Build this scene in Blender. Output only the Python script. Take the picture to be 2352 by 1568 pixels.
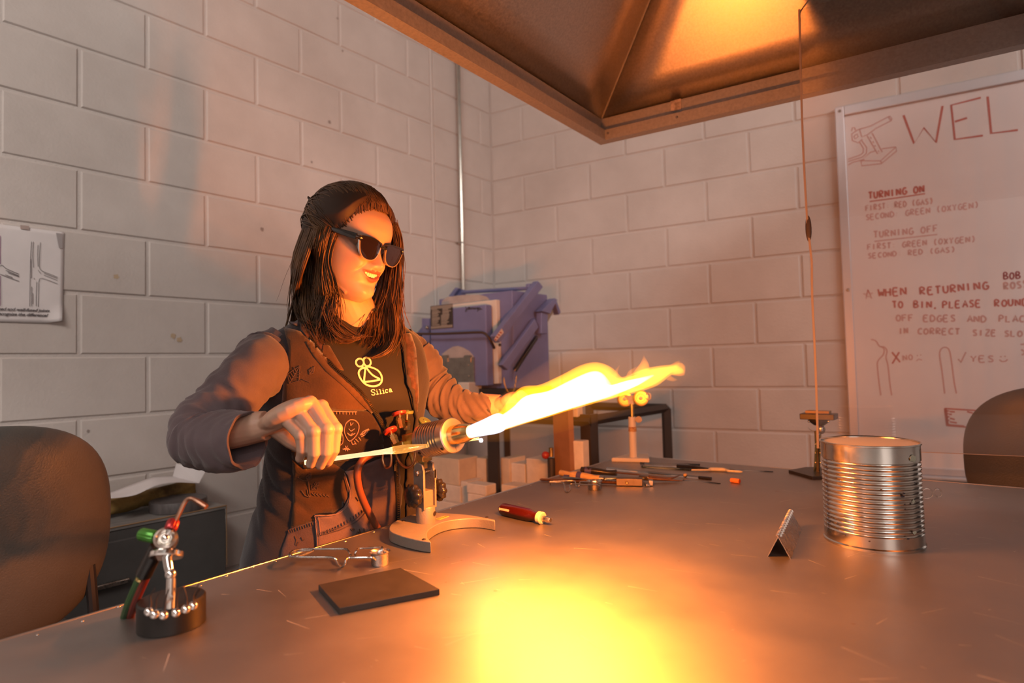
import bpy, math, random
from mathutils import Vector as V, Matrix
from mathutils.bvhtree import BVHTree
SC = bpy.context.scene
for o in list(bpy.data.objects): bpy.data.objects.remove(o)
PI = math.pi
rnd = random.Random(7)

# ---------------------------------------------------------------- camera
CAM = V((2.33038, -2.71064, 1.07))
CR, CU, CF = V((0.77492, 0.63151, -0.02558)), V((0.04422, -0.01379, 0.99893)), V((-0.63048, 0.77522, 0.03861))
FPX = 1400.61                               # focal length in pixels of the 2352 px wide frame
cd = bpy.data.cameras.new('camera'); cam = bpy.data.objects.new('camera', cd); SC.collection.objects.link(cam)
CF = CF.normalized(); CU = (CU - CF * CU.dot(CF)).normalized(); CR = CF.cross(CU).normalized()
cam.matrix_world = Matrix(((CR.x, CU.x, -CF.x, CAM.x), (CR.y, CU.y, -CF.y, CAM.y), (CR.z, CU.z, -CF.z, CAM.z), (0, 0, 0, 1)))
cd.sensor_width = 36; cd.lens = FPX / 2352 * 36; cd.clip_start = .02
cd.dof.use_dof = True; cd.dof.focus_distance = 1.2; cd.dof.aperture_fstop = 3.0
SC.camera = cam

# ---------------------------------------------------------------- world, lights, exposure
vs = SC.view_settings; vs.view_transform = 'Standard'; vs.look = 'None'; vs.gamma = 1; vs.use_curve_mapping = False
vs.exposure = 0.0
w = bpy.data.worlds.new('world'); SC.world = w; w.use_nodes = True
w.node_tree.nodes['Background'].inputs[0].default_value = (.8, .85, 1, 1); w.node_tree.nodes['Background'].inputs[1].default_value = .02
SC.cycles.use_denoising = True
SC.cycles.max_bounces = 8; SC.cycles.diffuse_bounces = 4; SC.cycles.glossy_bounces = 4; SC.cycles.transmission_bounces = 8
SC.cycles.transparent_max_bounces = 16; SC.cycles.sample_clamp_indirect = 4; SC.cycles.caustics_reflective = False; SC.cycles.caustics_refractive = False

def area(name, loc, target, sx, sy, power, col):
    d = bpy.data.lights.new(name, 'AREA'); d.shape = 'RECTANGLE'; d.size = sx; d.size_y = sy; d.energy = power; d.color = col
    o = bpy.data.objects.new(name, d); SC.collection.objects.link(o); o.location = loc
    o.rotation_euler = (V(target) - V(loc)).to_track_quat('-Z', 'Y').to_euler(); return o
def point(name, loc, power, col, r):
    d = bpy.data.lights.new(name, 'POINT'); d.energy = power; d.color = col; d.shadow_soft_size = r
    o = bpy.data.objects.new(name, d); SC.collection.objects.link(o); o.location = loc; return o
# daylight and tube light from the room behind the camera, plus added clock light
area('room_light', (4.55, -3.7, 1.9), (1.2, -1.2, 1.2), 1.3, 1.5, 24, (1, .88, .82))
area('clock_fill_light', (4.35, -4.3, 3.2), (3.5, -5.0, 1.9), .7, .7, 60, (1, .92, .86))  # added lamp, brightens the back wall and clock for the pane's reflection
area('ceiling_light', (2.1, -4.25, 3.12), (.5, -2.0, 1.2), 1.7, .6, 70, (1, .90, .83))
area('side_ceiling_light', (4.4, -1.05, 3.12), (1.2, .2, 1.3), 1.5, .6, 56, (1, .88, .81))

# ---------------------------------------------------------------- placing helpers
def ray(x, y): return CF + CR * ((x - 1176) / FPX) - CU * ((y - 784) / FPX)
def onpl(x, y, P, n):
    d = ray(x, y); n = V(n); return CAM + d * ((V(P) - CAM).dot(n) / d.dot(n))
def onz(x, y, z): return onpl(x, y, (0, 0, z), (0, 0, 1))
def onX(x, y, X): return onpl(x, y, (X, 0, 0), (1, 0, 0))
def onY(x, y, Y): return onpl(x, y, (0, Y, 0), (0, 1, 0))
def atd(x, y, d): return CAM + ray(x, y) * d
AL = .16463; RW = V((math.cos(AL), math.sin(AL), 0)); RN = V((math.sin(AL), -math.cos(AL), 0))   # right wall direction and inward normal
def onR(x, y, off=0): return onpl(x, y, RN * off, RN)
ZT = .74                                     # table top
def tab(x, y): return onz(x, y, ZT)

# ---------------------------------------------------------------- materials
MATS = {}
def M(name, col, rough=.5, metal=0., var=0., vs_=12., bump=0., bs=150., dark=None, coat=0., world=False, detail=5., stretch=None, spec=None, rvar=0., trans=0., ior=1.45, sheen=0., alpha=1.):
    if name in MATS: return MATS[name]
    m = bpy.data.materials.new(name); m.use_nodes = True; nt = m.node_tree; N = nt.nodes; L = nt.links
    b = N['Principled BSDF']; I = b.inputs
    I['Base Color'].default_value = (*col, 1); I['Roughness'].default_value = rough; I['Metallic'].default_value = metal
    I['Coat Weight'].default_value = coat; I['Transmission Weight'].default_value = trans; I['IOR'].default_value = ior
    I['Sheen Weight'].default_value = sheen; I['Alpha'].default_value = alpha
    if spec is not None: I['Specular IOR Level'].default_value = spec
    if var or bump or rvar:
        if world: src = N.new('ShaderNodeNewGeometry').outputs['Position']
        else: src = N.new('ShaderNodeTexCoord').outputs['Object']
        if stretch:
            mp = N.new('ShaderNodeMapping'); mp.inputs['Scale'].default_value = stretch; L.new(src, mp.inputs['Vector']); src = mp.outputs[0]
        if var or rvar:
            n = N.new('ShaderNodeTexNoise'); n.inputs['Scale'].default_value = vs_; n.inputs['Detail'].default_value = detail; n.inputs['Roughness'].default_value = .62
            L.new(src, n.inputs['Vector'])
            if var:
                r = N.new('ShaderNodeValToRGB'); dk = dark or tuple(c * (1 - var) for c in col); lt = tuple(min(1, c * (1 + var * .5)) for c in col)
                r.color_ramp.elements[0].position = .32; r.color_ramp.elements[1].position = .68
                r.color_ramp.elements[0].color = (*dk, 1); r.color_ramp.elements[1].color = (*lt, 1)
                L.new(n.outputs['Fac'], r.inputs[0]); L.new(r.outputs[0], I['Base Color'])
            if rvar:
                mr = N.new('ShaderNodeMapRange'); mr.inputs[1].default_value = .3; mr.inputs[2].default_value = .7
                mr.inputs[3].default_value = max(.02, rough - rvar); mr.inputs[4].default_value = min(1, rough + rvar)
                L.new(n.outputs['Fac'], mr.inputs[0]); L.new(mr.outputs[0], I['Roughness'])
        if bump:
            n2 = N.new('ShaderNodeTexNoise'); n2.inputs['Scale'].default_value = bs; n2.inputs['Detail'].default_value = 4; L.new(src, n2.inputs['Vector'])
            bp = N.new('ShaderNodeBump'); bp.inputs['Strength'].default_value = 1; bp.inputs['Distance'].default_value = bump
            L.new(n2.outputs['Fac'], bp.inputs['Height']); L.new(bp.outputs[0], I['Normal'])
    MATS[name] = m; return m

# ---------------------------------------------------------------- mesh builder
def frame(d, up=(0, 0, 1)):
    d = V(d).normalized(); u = V(up)
    if abs(d.dot(u.normalized())) > .98: u = V((1, 0, 0)) if abs(d.x) < .9 else V((0, 1, 0))
    a = u.cross(d).normalized(); return a, d.cross(a).normalized(), d      # a (side), b (up), d
class MB:
    def __init__(s): s.v = []; s.f = []; s.m = []; s.cur = 0
    def add(s, vs, fs):
        k = len(s.v); s.v += [tuple(p) for p in vs]; s.f += [tuple(i + k for i in f) for f in fs]; s.m += [s.cur] * len(fs); return s
    def box(s, c, size, R=None, taper=1.0):
        hx, hy, hz = (q / 2 for q in size); c = V(c); P = []
        for z, t in ((-hz, 1), (hz, taper)):
            for x, y in ((-hx, -hy), (hx, -hy), (hx, hy), (-hx, hy)):
                q = V((x * t, y * t, z)); P.append(c + (R @ q if R else q))
        return s.add(P, [(3, 2, 1, 0), (4, 5, 6, 7), (0, 1, 5, 4), (1, 2, 6, 5), (2, 3, 7, 6), (3, 0, 4, 7)])
    def cyl(s, p0, p1, r0, r1=None, n=24, cap=True):
        r1 = r0 if r1 is None else r1; p0, p1 = V(p0), V(p1); a, b, d = frame(p1 - p0)
        P = [p + (a * math.cos(2 * PI * i / n) + b * math.sin(2 * PI * i / n)) * r for p, r in ((p0, r0), (p1, r1)) for i in range(n)]
        F = [(i, (i + 1) % n, n + (i + 1) % n, n + i) for i in range(n)]
        if cap: F += [tuple(range(n - 1, -1, -1)), tuple(range(n, 2 * n))]
        return s.add(P, F)
    def lathe(s, prof, o=(0, 0, 0), d=(0, 0, 1), n=32, up=(0, 0, 1), ecc=1.0, mod=None):
        # prof: list of (radius, height along d); closed at ends when radius 0
        o = V(o); a, b, dd = frame(d, up); P = []; F = []
        for r, h in prof:
            for i in range(n):
                t = 2 * PI * i / n; q = r * (mod(t, h) if mod else 1)
                P.append(o + dd * h + a * (math.cos(t) * q) + b * (math.sin(t) * q * ecc))
        for j in range(len(prof) - 1):
            for i in range(n):
                F.append((j * n + i, j * n + (i + 1) % n, (j + 1) * n + (i + 1) % n, (j + 1) * n + i))
        if prof[0][0] > 1e-6: F.append(tuple(range(n - 1, -1, -1)))
        if prof[-1][0] > 1e-6: F.append(tuple(range((len(prof) - 1) * n, len(prof) * n)))
        return s.add(P, F)
    def tube(s, path, r, n=10, cap=True, up=(0, 0, 1), flat=1.0, closed=False):
        path = [V(p) for p in path]; K = len(path); P = []; F = []; prev = None
        for j, p in enumerate(path):
            if closed: t = path[(j + 1) % K] - path[j - 1]
            else: t = path[min(j + 1, K - 1)] - path[max(j - 1, 0)]
            if t.length < 1e-9: t = V((0, 0, 1))
            t.normalize()
            if prev is None: a, b, _ = frame(t, up)
            else:
                a = prev - t * prev.dot(t)
                if a.length < 1e-6: a, b, _ = frame(t, up)
                a.normalize(); b = t.cross(a)
            prev = a; rr = r[j] if isinstance(r, (list, tuple)) else r
            for i in range(n):
                q = 2 * PI * i / n; P.append(p + a * (math.cos(q) * rr) + b * (math.sin(q) * rr * flat))
        for j in range(K if closed else K - 1):
            for i in range(n):
                j2 = (j + 1) % K
                F.append((j * n + i, j * n + (i + 1) % n, j2 * n + (i + 1) % n, j2 * n + i))
        if cap and not closed: F += [tuple(range(n - 1, -1, -1)), tuple(range((K - 1) * n, K * n))]
        return s.add(P, F)
    def sph(s, c, r, n=16, m=10, sc=(1, 1, 1), R=None):
        c = V(c); P = []; F = []
        for j in range(1, m):
            t = PI * j / m
            for i in range(n):
                q = 2 * PI * i / n; x = V((math.sin(t) * math.cos(q) * sc[0], math.sin(t) * math.sin(q) * sc[1], math.cos(t) * sc[2])) * r
                P.append(c + (R @ x if R else x))
        top = V((0, 0, sc[2])) * r; P += [c + (R @ top if R else top), c - (R @ top if R else top)]; T = len(P) - 2
        for j in range(m - 2):
            for i in range(n): F.append((j * n + i, (j + 1) * n + i, (j + 1) * n + (i + 1) % n, j * n + (i + 1) % n))
        for i in range(n): F += [(T, i, (i + 1) % n), (T + 1, (m - 2) * n + (i + 1) % n, (m - 2) * n + i)]
        return s.add(P, F)
    def prism(s, poly, o, ax, ay, az, h):
        # poly in 2D along ax, ay, extruded by h along az
        o, ax, ay, az = V(o), V(ax), V(ay), V(az); n = len(poly)
        P = [o + ax * x + ay * y for x, y in poly]; P += [q + az * h for q in P]
        A = sum(poly[i][0] * poly[(i + 1) % n][1] - poly[(i + 1) % n][0] * poly[i][1] for i in range(n))
        flip = (A > 0) != (ax.cross(ay).dot(az) * h > 0)
        F = [tuple(range(n - 1, -1, -1)), tuple(range(n, 2 * n))] + [(i, (i + 1) % n, n + (i + 1) % n, n + i) for i in range(n)]
        if flip: F = [tuple(reversed(f)) for f in F]
        return s.add(P, F)
    def grid(s, fn, nu, nv, cu=False, cv=False):
        P = [fn(i / (nu if cu else nu - 1), j / (nv if cv else nv - 1)) for j in range(nv) for i in range(nu)]
        F = [(j * nu + i, j * nu + (i + 1) % nu, ((j + 1) % nv) * nu + (i + 1) % nu, ((j + 1) % nv) * nu + i)
             for j in range(nv if cv else nv - 1) for i in range(nu if cu else nu - 1)]
        return s.add(P, F)
    def build(s, name, mat, parent=None, smooth=35, bevel=0, seg=2, origin=None, sub=0, solid=0, soff=-1):
        me = bpy.data.meshes.new(name)
        vs_ = s.v
        if origin is not None: o0 = V(origin); vs_ = [tuple(V(p) - o0) for p in s.v]
        me.from_pydata(vs_, [], s.f)
        for mm in (mat if isinstance(mat, (list, tuple)) else [mat]): me.materials.append(mm)
        if max(s.m or [0]) > 0: me.polygons.foreach_set('material_index', s.m)
        if smooth:
            me.shade_smooth()
            if smooth < 170: me.set_sharp_from_angle(angle=math.radians(smooth))
        me.update()
        o = bpy.data.objects.new(name, me); SC.collection.objects.link(o)
        if origin is not None: o.location = origin
        if parent is not None: setpar(o, parent)
        if solid:
            q = o.modifiers.new('solid', 'SOLIDIFY'); q.thickness = solid; q.offset = soff
        if bevel:
            q = o.modifiers.new('bevel', 'BEVEL'); q.width = bevel; q.segments = seg; q.limit_method = 'ANGLE'; q.angle_limit = math.radians(40)
        if sub:
            q = o.modifiers.new('sub', 'SUBSURF'); q.levels = sub; q.render_levels = sub
        return o
def world_of(o):
    Mx = o.matrix_basis.copy(); p = o.parent
    while p: Mx = p.matrix_basis @ Mx; p = p.parent
    return Mx
def setpar(o, parent):
    # keep the object where it is in the world: fold the parent's place into its own
    o.matrix_basis = world_of(parent).inverted() @ o.matrix_basis; o.parent = parent
def tag(o, label=None, cat=None, group=None, kind=None):
    if label: o['label'] = label
    if cat: o['category'] = cat
    if group: o['group'] = group
    if kind: o['kind'] = kind
    return o
def thing(name, loc, label, cat, group=None, rz=0):
    o = bpy.data.objects.new(name, None); SC.collection.objects.link(o); o.location = loc; o.rotation_euler = (0, 0, rz); o.empty_display_size = .05
    return tag(o, label, cat, group)
def lerp(a, b, t): return a + (b - a) * t
def interp(tbl, x):
    if x <= tbl[0][0]: return tbl[0][1]
    for (x0, y0), (x1, y1) in zip(tbl, tbl[1:]):
        if x <= x1:
            t = (x - x0) / (x1 - x0)
            return y0 + (y1 - y0) * t if not isinstance(y0, (tuple, list)) else tuple(a + (b - a) * t for a, b in zip(y0, y1))
    return tbl[-1][1]
def spline(pts, n):
    # Catmull-Rom through points (tuples of any length)
    pts = [tuple(p) for p in pts]; K = len(pts); out = []
    for i in range(n):
        u = i / (n - 1) * (K - 1); j = min(int(u), K - 2); t = u - j
        p0, p1, p2, p3 = pts[max(j - 1, 0)], pts[j], pts[j + 1], pts[min(j + 2, K - 1)]
        out.append(tuple(.5 * (2 * b + (c - a) * t + (2 * a - 5 * b + 4 * c - d) * t * t + (3 * b - a - 3 * c + d) * t ** 3) for a, b, c, d in zip(p0, p1, p2, p3)))
    return out
# ================================================================ room
mPaint = M('painted_block', (.60, .55, .52), .62, var=.10, vs_=2.2, bump=.0010, bs=110, world=True, dark=(.52, .47, .44))
mJoint = M('painted_joint', (.60, .55, .52), .7, var=.08, vs_=3, bump=.002, bs=200, world=True)
mPlain = M('plain_wall_paint', (.60, .55, .52), .7)
mFloor = M('concrete_floor', (.20, .18, .17), .55, var=.3, vs_=5, world=True)
mCeil = M('ceiling_white', (.55, .54, .52), .9)
BK = .2032; Z0 = 2.3558; HC = 3.25; JT = .010

_bl = {}
def block_mesh(L, mat):
    key = round(L, 4)
    if key in _bl: return _bl[key]
    b = MB(); h = BK - JT; c = .004; P = []
    for dx, dz, y in ((0, 0, -.03), (0, 0, -c), (c, c, 0)):
        for sx, sz in ((-1, -1), (1, -1), (1, 1), (-1, 1)):
            P.append((y, sx * (L / 2 - dx), sz * (h / 2 - dz)))
    F = [(8, 9, 10, 11)]
    for k in (0, 4):
        for i in range(4): F.append((k + i, k + (i + 1) % 4, k + 4 + (i + 1) % 4, k + 4 + i))
    b.add(P, F)
    me = bpy.data.meshes.new('block'); me.from_pydata([tuple(p) for p in b.v], [], b.f); me.materials.append(mat)
    me.shade_smooth(); me.set_sharp_from_angle(angle=math.radians(25)); me.update(); _bl[key] = me; return me
def lay(parent, place, rz, segs_fn):
    for c in range(-4, 12):
        ztop = Z0 - c * BK; zb = ztop - BK
        if zb < -.06 or ztop > HC + .02: continue
        for a, b_ in segs_fn(c):
            L = b_ - a - JT
            if L < .03: continue
            o = bpy.data.objects.new('block', block_mesh(L, mPaint)); SC.collection.objects.link(o)
            o.matrix_basis = Matrix.Translation(place((a + b_) / 2, (ztop + zb) / 2, rnd.uniform(-.0006, .0006))) @ Matrix.Rotation(rz, 4, 'Z')
            setpar(o, parent)
def joints(s0, par, lo, hi):
    out = [lo]; s = s0 + par
    while s - .4064 > lo + .05: s -= .4064
    while s < hi:
        if s > lo + .05: out.append(s)
        s += .4064
    out.append(hi); return out
# left wall: plane X = 0, s runs from the corner towards the camera (-Y)
SJ = .473
def segL(c):
    j = joints(1.0494, 0 if c % 2 == 0 else BK, SJ + .008, 3.1); seg = list(zip(j, j[1:]))
    return ([(.0, .092), (.092, SJ - .008)] if c % 2 else [(0, SJ - .008)]) + seg
b = MB(); b.box((-.105, -2.5, HC / 2), (.2, 5.4, HC)); wl = tag(b.build('wall_left', mJoint, smooth=0), kind='structure')
lay(wl, lambda s, z, d: V((d, -s, z)), 0, segL)
b = MB(); b.box((-.001, -4.05, HC / 2), (.004, 1.9, HC)); b.build('plain_face', mPlain, wl, smooth=0)
b = MB(); b.tube([(-.004, -SJ, .02), (-.004, -SJ, HC)], .0085, 8); b.build('control_joint', mJoint, wl)
# right wall
def segR(c):
    j = joints(.2136, BK if c % 2 == 0 else 0, 0, 3.5); return list(zip(j, j[1:]))
b = MB(); q = MB()
Rr = Matrix.Rotation(AL, 3, 'Z')
b.box(RW * 2.4 - RN * .105 + V((0, 0, HC / 2)), (5.4, .2, HC), Rr); wr = tag(b.build('wall_right', mJoint, smooth=0), kind='structure')
lay(wr, lambda s, z, d: RW * s + RN * d + V((0, 0, z)), AL - PI / 2, segR)
b = MB(); b.box((2.5, -2.4, -.05), (5.4, 6.4, .1)); tag(b.build('floor', mFloor, smooth=0), kind='structure')
b = MB(); b.box((2.5, -2.3, HC + .05), (5.4, 6.6, .1)); tag(b.build('ceiling', mCeil, smooth=0), kind='structure')
mBack = M('back_wall_paint', (.42, .39, .37), .7)
b = MB(); b.box((2.5, -5.1, HC / 2), (5.4, .2, HC)); tag(b.build('wall_back', mBack, smooth=0), kind='structure')
b = MB(); b.box((5.1, -2.2, HC / 2), (.2, 6.4, HC)); tag(b.build('wall_side', mBack, smooth=0), kind='structure')
# stains and scuffs on the left wall are flat marks in the paint
mScuff = M('wall_scuff', (.30, .25, .23), .7); mScuff2 = M('wall_ochre_stain', (.50, .38, .26), .7); mScuff3 = M('wall_rub_mark', (.47, .43, .43), .7)
def blot(pxs, r, mat, name, n=14):
    for x, y in pxs:
        p = onX(x, y, .0014); bb = MB(); ph = rnd.random() * 6
        bb.add([(p.x, p.y + math.cos(t * 2 * PI / n) * r * (1 + .3 * math.sin(3 * t + ph)), p.z + math.sin(t * 2 * PI / n) * r * (1 + .3 * math.cos(2 * t + ph))) for t in range(n)], [tuple(range(n))])
        bb.build(name, mat, wl, smooth=0)
blot([(757, 280), (602, 526)], .0075, mScuff, 'dark_scuff'); blot([(716, 372), (787, 117), (775, 42)], .005, mScuff, 'dark_scuff')
blot([(398, 771), (412, 780)], .009, mScuff2, 'ochre_stain'); blot([(267, 635)], .008, mScuff2, 'ochre_stain'); blot([(203, 990)], .005, mScuff, 'dark_scuff')

# conduit on the left wall
mGalv = M('bright_conduit', (.62, .60, .55), .22, 1, var=.1, vs_=30)
cy = -.285
b = MB(); b.cyl((.022, cy, .3), (.022, cy, HC), .0105, n=20)
con = tag(b.build('conduit', mGalv), 'thin bright metal conduit running up the left block wall behind the kiln', 'conduit')
for z in (1.75, 2.9):
    b = MB(); b.tube([(.002, cy - .03, z), (.004, cy - .016, z), (.022, cy - .013, z), (.034, cy, z), (.022, cy + .013, z), (.004, cy + .016, z), (.002, cy + .03, z)], .0035, 6); b.build('pipe_strap', mGalv, con)

# ---------------------------------------------------------------- whiteboard
S0, S1, ZB, ZTOP = 1.80, 3.02, .575, 2.172
mWB = M('whiteboard_face', (.74, .68, .68), .3, var=.04, vs_=3, coat=.8); mWB.node_tree.nodes['Principled BSDF'].inputs['Coat Roughness'].default_value = .13
mWF = M('whiteboard_frame', (.58, .57, .60), .4, .3)
mScrew = M('screw_steel', (.30, .27, .25), .35, 1)
def wp(s, z, off): return RW * s + RN * off + V((0, 0, z))
wb = thing('whiteboard', wp((S0 + S1) / 2, ZB, .002), 'white marker board with red handwritten torch instructions on the far block wall', 'whiteboard')
def wbox(s0, s1, z0, z1, o0, o1):
    bb = MB(); bb.box(wp((s0 + s1) / 2, (z0 + z1) / 2, (o0 + o1) / 2), (s1 - s0, o1 - o0, z1 - z0), Rr); return bb
wbox(S0 + .01, S1 - .01, ZB + .01, ZTOP - .01, .002, .012).build('writing_surface', mWB, wb, smooth=0)
for a in ((S0, S0 + .036, ZB, ZTOP), (S1 - .036, S1, ZB, ZTOP), (S0 + .036, S1 - .036, ZTOP - .042, ZTOP), (S0 + .036, S1 - .036, ZB, ZB + .03)):
    wbox(*a, .002, .024).build('frame_rail', mWF, wb, smooth=0, bevel=.003)
wbox(S0 + .2, S1 - .2, ZB - .012, ZB, .002, .07).build('pen_tray', mWF, wb, smooth=0, bevel=.003)
for s, z in ((S0 + .02, ZTOP - .02), (S0 + .02, 1.36), (S1 - .02, ZTOP - .02), (S1 - .02, 1.36)):
    b = MB(); b.lathe([(.007, 0), (.006, .003), (0, .0045)], wp(s, z, .0235), RN, 14); b.build('screw', mScrew, wb)
# marker strokes: a small hand-drawn alphabet in a 1 x 1 cell
GL = {'A': [[(0, 0), (.45, 1), (.9, 0)], [(.2, .4), (.72, .4)]], 'B': [[(0, 0), (0, 1), (.55, .95), (.6, .65), (.05, .52), (.7, .4), (.7, .1), (0, 0)]],
 'C': [[(.8, .85), (.45, 1), (.1, .7), (.08, .3), (.4, 0), (.8, .12)]], 'D': [[(0, 0), (0, 1), (.5, .9), (.8, .5), (.5, .08), (0, 0)]],
 'E': [[(.7, 1), (0, 1), (0, 0), (.75, 0)], [(0, .52), (.6, .54)]], 'F': [[(.75, 1), (0, .98), (0, 0)], [(0, .55), (.6, .55)]],
 'G': [[(.8, .85), (.45, 1), (.08, .6), (.15, .15), (.5, 0), (.85, .2), (.85, .45), (.5, .45)]], 'H': [[(0, 0), (0, 1)], [(.75, 0), (.75, 1)], [(0, .5), (.75, .5)]],
 'I': [[(.3, 0), (.3, 1)]], 'K': [[(0, 0), (0, 1)], [(.7, 1), (.05, .48), (.75, 0)]], 'L': [[(0, 1), (0, 0), (.7, .02)]],
 'N': [[(0, 0), (.02, 1), (.75, 0), (.78, 1)]], 'O': [[(.4, 1), (.05, .65), (.1, .2), (.45, 0), (.8, .3), (.78, .75), (.4, 1)]],
 'P': [[(0, 0), (0, 1), (.6, .92), (.65, .6), (0, .45)]], 'R': [[(0, 0), (0, 1), (.6, .92), (.62, .6), (.05, .48), (.75, 0)]],
 'S': [[(.75, .9), (.35, 1), (.1, .75), (.7, .35), (.55, .05), (.05, .1)]], 'T': [[(0, 1), (.85, 1)], [(.42, 1), (.42, 0)]],
 'U': [[(0, 1), (.03, .25), (.35, 0), (.72, .25), (.75, 1)]], 'W': [[(0, 1), (.25, 0), (.5, .7), (.72, 0), (1, 1)]], 'X': [[(0, 1), (.8, 0)], [(.8, 1), (0, 0)]],
 'Y': [[(0, 1), (.4, .5), (.8, 1)], [(.4, .5), (.38, 0)]], 'Z': [[(.02, 1), (.75, 1), (.02, 0), (.8, 0)]], ':': [[(.3, .65), (.32, .72)], [(.3, .2), (.32, .27)]],
 ',': [[(.35, .08), (.25, -.18)]], '(': [[(.55, 1.08), (.3, .7), (.3, .3), (.55, -.08)]], ')': [[(.2, 1.08), (.5, .7), (.5, .3), (.2, -.08)]]}
mRed = M('red_marker', (.46, .13, .11), .6); mRedF = M('red_marker_faint', (.56, .33, .31), .6); mRedD = M('red_marker_dark', (.26, .03, .04), .6)
WO = .0126
def ribbon(bb, pts, wd, nrm):
    pts = [V(p) for p in pts]; P = []
    for i, p in enumerate(pts):
        t = (pts[min(i + 1, len(pts) - 1)] - pts[max(i - 1, 0)])
        if t.length < 1e-7: t = V((0, 0, 1))
        sd = t.normalized().cross(nrm).normalized() * wd / 2; P += [p + sd, p - sd]
    bb.add(P, [(2 * i, 2 * i + 1, 2 * i + 3, 2 * i + 2) for i in range(len(pts) - 1)])
def write(name, txt, p0, p1, cap, mat, wd=.0045):
    a, c = onR(*p0, WO), onR(*p1, WO); h = (onR(p0[0], p0[1] - cap, WO) - a).length
    adv = (c - a).length / len(txt); ex = (c - a).normalized(); ez = RN.cross(ex) * -1
    if ez.z < 0: ez = -ez
    bb = MB()
    for i, ch in enumerate(txt):
        for st in GL.get(ch, []):
            jx, jy = rnd.uniform(-.04, .04), rnd.uniform(-.05, .05)
            pts = st if len(st) < 4 else spline(st, len(st) * 2)
            ribbon(bb, [a + ex * ((i + .1 + (x + jx) * .8) * adv) + ez * ((y + jy) * h) for x, y in pts], wd, RN)
    bb.build(name, mat, wb, smooth=0)['kind'] = 'stuff'
def draw(name, strokes, ox, oy, k, mat, wd=.005, smooth=False):
    bb = MB()
    for st in strokes: ribbon(bb, [onR(ox + x * k, oy + y * k, WO) for x, y in (spline(st, len(st) * 3) if smooth and len(st) > 3 else st)], wd, RN)
    bb.build(name, mat, wb, smooth=0)['kind'] = 'stuff'
K1 = 552 / 1664
write('marker_line', 'TURNING ON', (1994, 457), (2125, 441), 15, mRed, .007)
draw('marker_underline', [[(595, 852), (790, 826), (980, 797)]], 1800, 180, K1, mRed)
write('marker_line', 'FIRST: RED (GAS)', (1988, 484), (2145, 467), 12, mRedF, .0055)
write('marker_line', 'SECOND: GREEN (OXYGEN)', (1988, 505), (2251, 476), 12, mRedF, .0055)
write('marker_line', 'TURNING OFF', (2006, 546), (2157, 531), 14, mRedF, .006)
draw('marker_underline', [[(628, 1128), (840, 1104), (1065, 1080)]], 1800, 180, K1, mRedF)
write('marker_line', 'FIRST: GREEN (OXYGEN)', (1992, 573), (2243, 555), 12, mRedF, .0055)
write('marker_line', 'SECOND: RED (GAS)', (1993, 593), (2197, 578), 11, mRedF, .0055)
draw('marker_star', [[(583, 1462), (570, 1525), (617, 1484), (552, 1490), (610, 1522), (583, 1462)]], 1800, 180, K1, mRed, .0042)
write('marker_line', 'WHEN', (2016, 681), (2086, 677), 17, mRed, .007)
write('marker_line', 'RETURNING', (2113, 677), (2274, 663), 16, mRed, .007)
write('marker_line', 'BOB', (2304, 641), (2347, 639), 15, mRedD, .0055)
write('marker_line', 'ROSS', (2306, 664), (2364, 659), 15, mRedF, .007)
for t, a, c in (('TO', (2049, 708), (2077, 706)), ('BIN,', (2098, 707), (2158, 706)), ('PLEASE', (2164, 707), (2256, 705)), ('ROUND', (2284, 704), (2364, 701))):
    write('marker_line', t, a, c, 15, mRed, .0065)
for t, a, c in (('OFF', (2057, 738), (2101, 736)), ('EDGES', (2120, 738), (2198, 738)), ('AND', (2220, 739), (2269, 739)), ('PLACE', (2294, 739), (2372, 739))):
    write('marker_line', t, a, c, 14, mRedF, .0065)
for t, a, c in (('IN', (2065, 766), (2087, 766)), ('CORRECT', (2107, 767), (2207, 768)), ('SIZE', (2233, 770), (2291, 771)), ('SLOT', (2306, 772), (2366, 773))):
    write('marker_line', t, a, c, 13, mRedF, .0065)
draw('marker_heading', [[(830, 255), (903, 450), (970, 342), (1055, 445), (1100, 190)], [(1365, 133), (1160, 185), (1185, 422), (1380, 395)], [(1185, 300), (1270, 273)], [(1412, 125), (1437, 380), (1622, 357)]], 1800, 180, K1, mRed, .0085)
draw('torch_sketch', [[(525, 352), (600, 330), (735, 260), (750, 280), (745, 292), (640, 345), (580, 390), (540, 405), (525, 352)], [(735, 260), (728, 274), (745, 292)],
  [(545, 345), (515, 355), (470, 385), (475, 430), (515, 446), (545, 420)], [(470, 366), (475, 342), (490, 340), (498, 360)], [(485, 400), (508, 385), (516, 402), (494, 420), (485, 400)],
  [(578, 398), (650, 522), (682, 510), (612, 378)], [(600, 405), (606, 418)], [(617, 435), (622, 446)], [(630, 462), (635, 472)], [(655, 500), (660, 508)],
  [(640, 500), (600, 512), (535, 570), (672, 570), (778, 474), (782, 502), (676, 590), (540, 605), (535, 570)], [(672, 570), (676, 590)], [(680, 487), (778, 474)],
  [(540, 430), (575, 480), (572, 520), (545, 545), (445, 575)], [(525, 440), (552, 485), (550, 515), (530, 530), (445, 560)], [(445, 600), (480, 580), (560, 560)]], 1800, 180, K1, mRedF, .0045)
draw('tube_sketch', [[(605, 540), (640, 552), (662, 588), (697, 592), (716, 622), (708, 665), (722, 720), (736, 850), (748, 928)], [(668, 588), (694, 604), (690, 645), (652, 690), (650, 740), (662, 850), (673, 928)],
  [(1115, 915), (1098, 770), (1080, 650), (1090, 608), (1115, 595), (1145, 612), (1162, 690), (1180, 830), (1196, 914)]], 1800, 600, K1, mRedF, .005, True)
draw('cross_mark', [[(750, 628), (806, 698)], [(800, 628), (752, 708)]], 1800, 600, K1, mRed, .0065)
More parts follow.
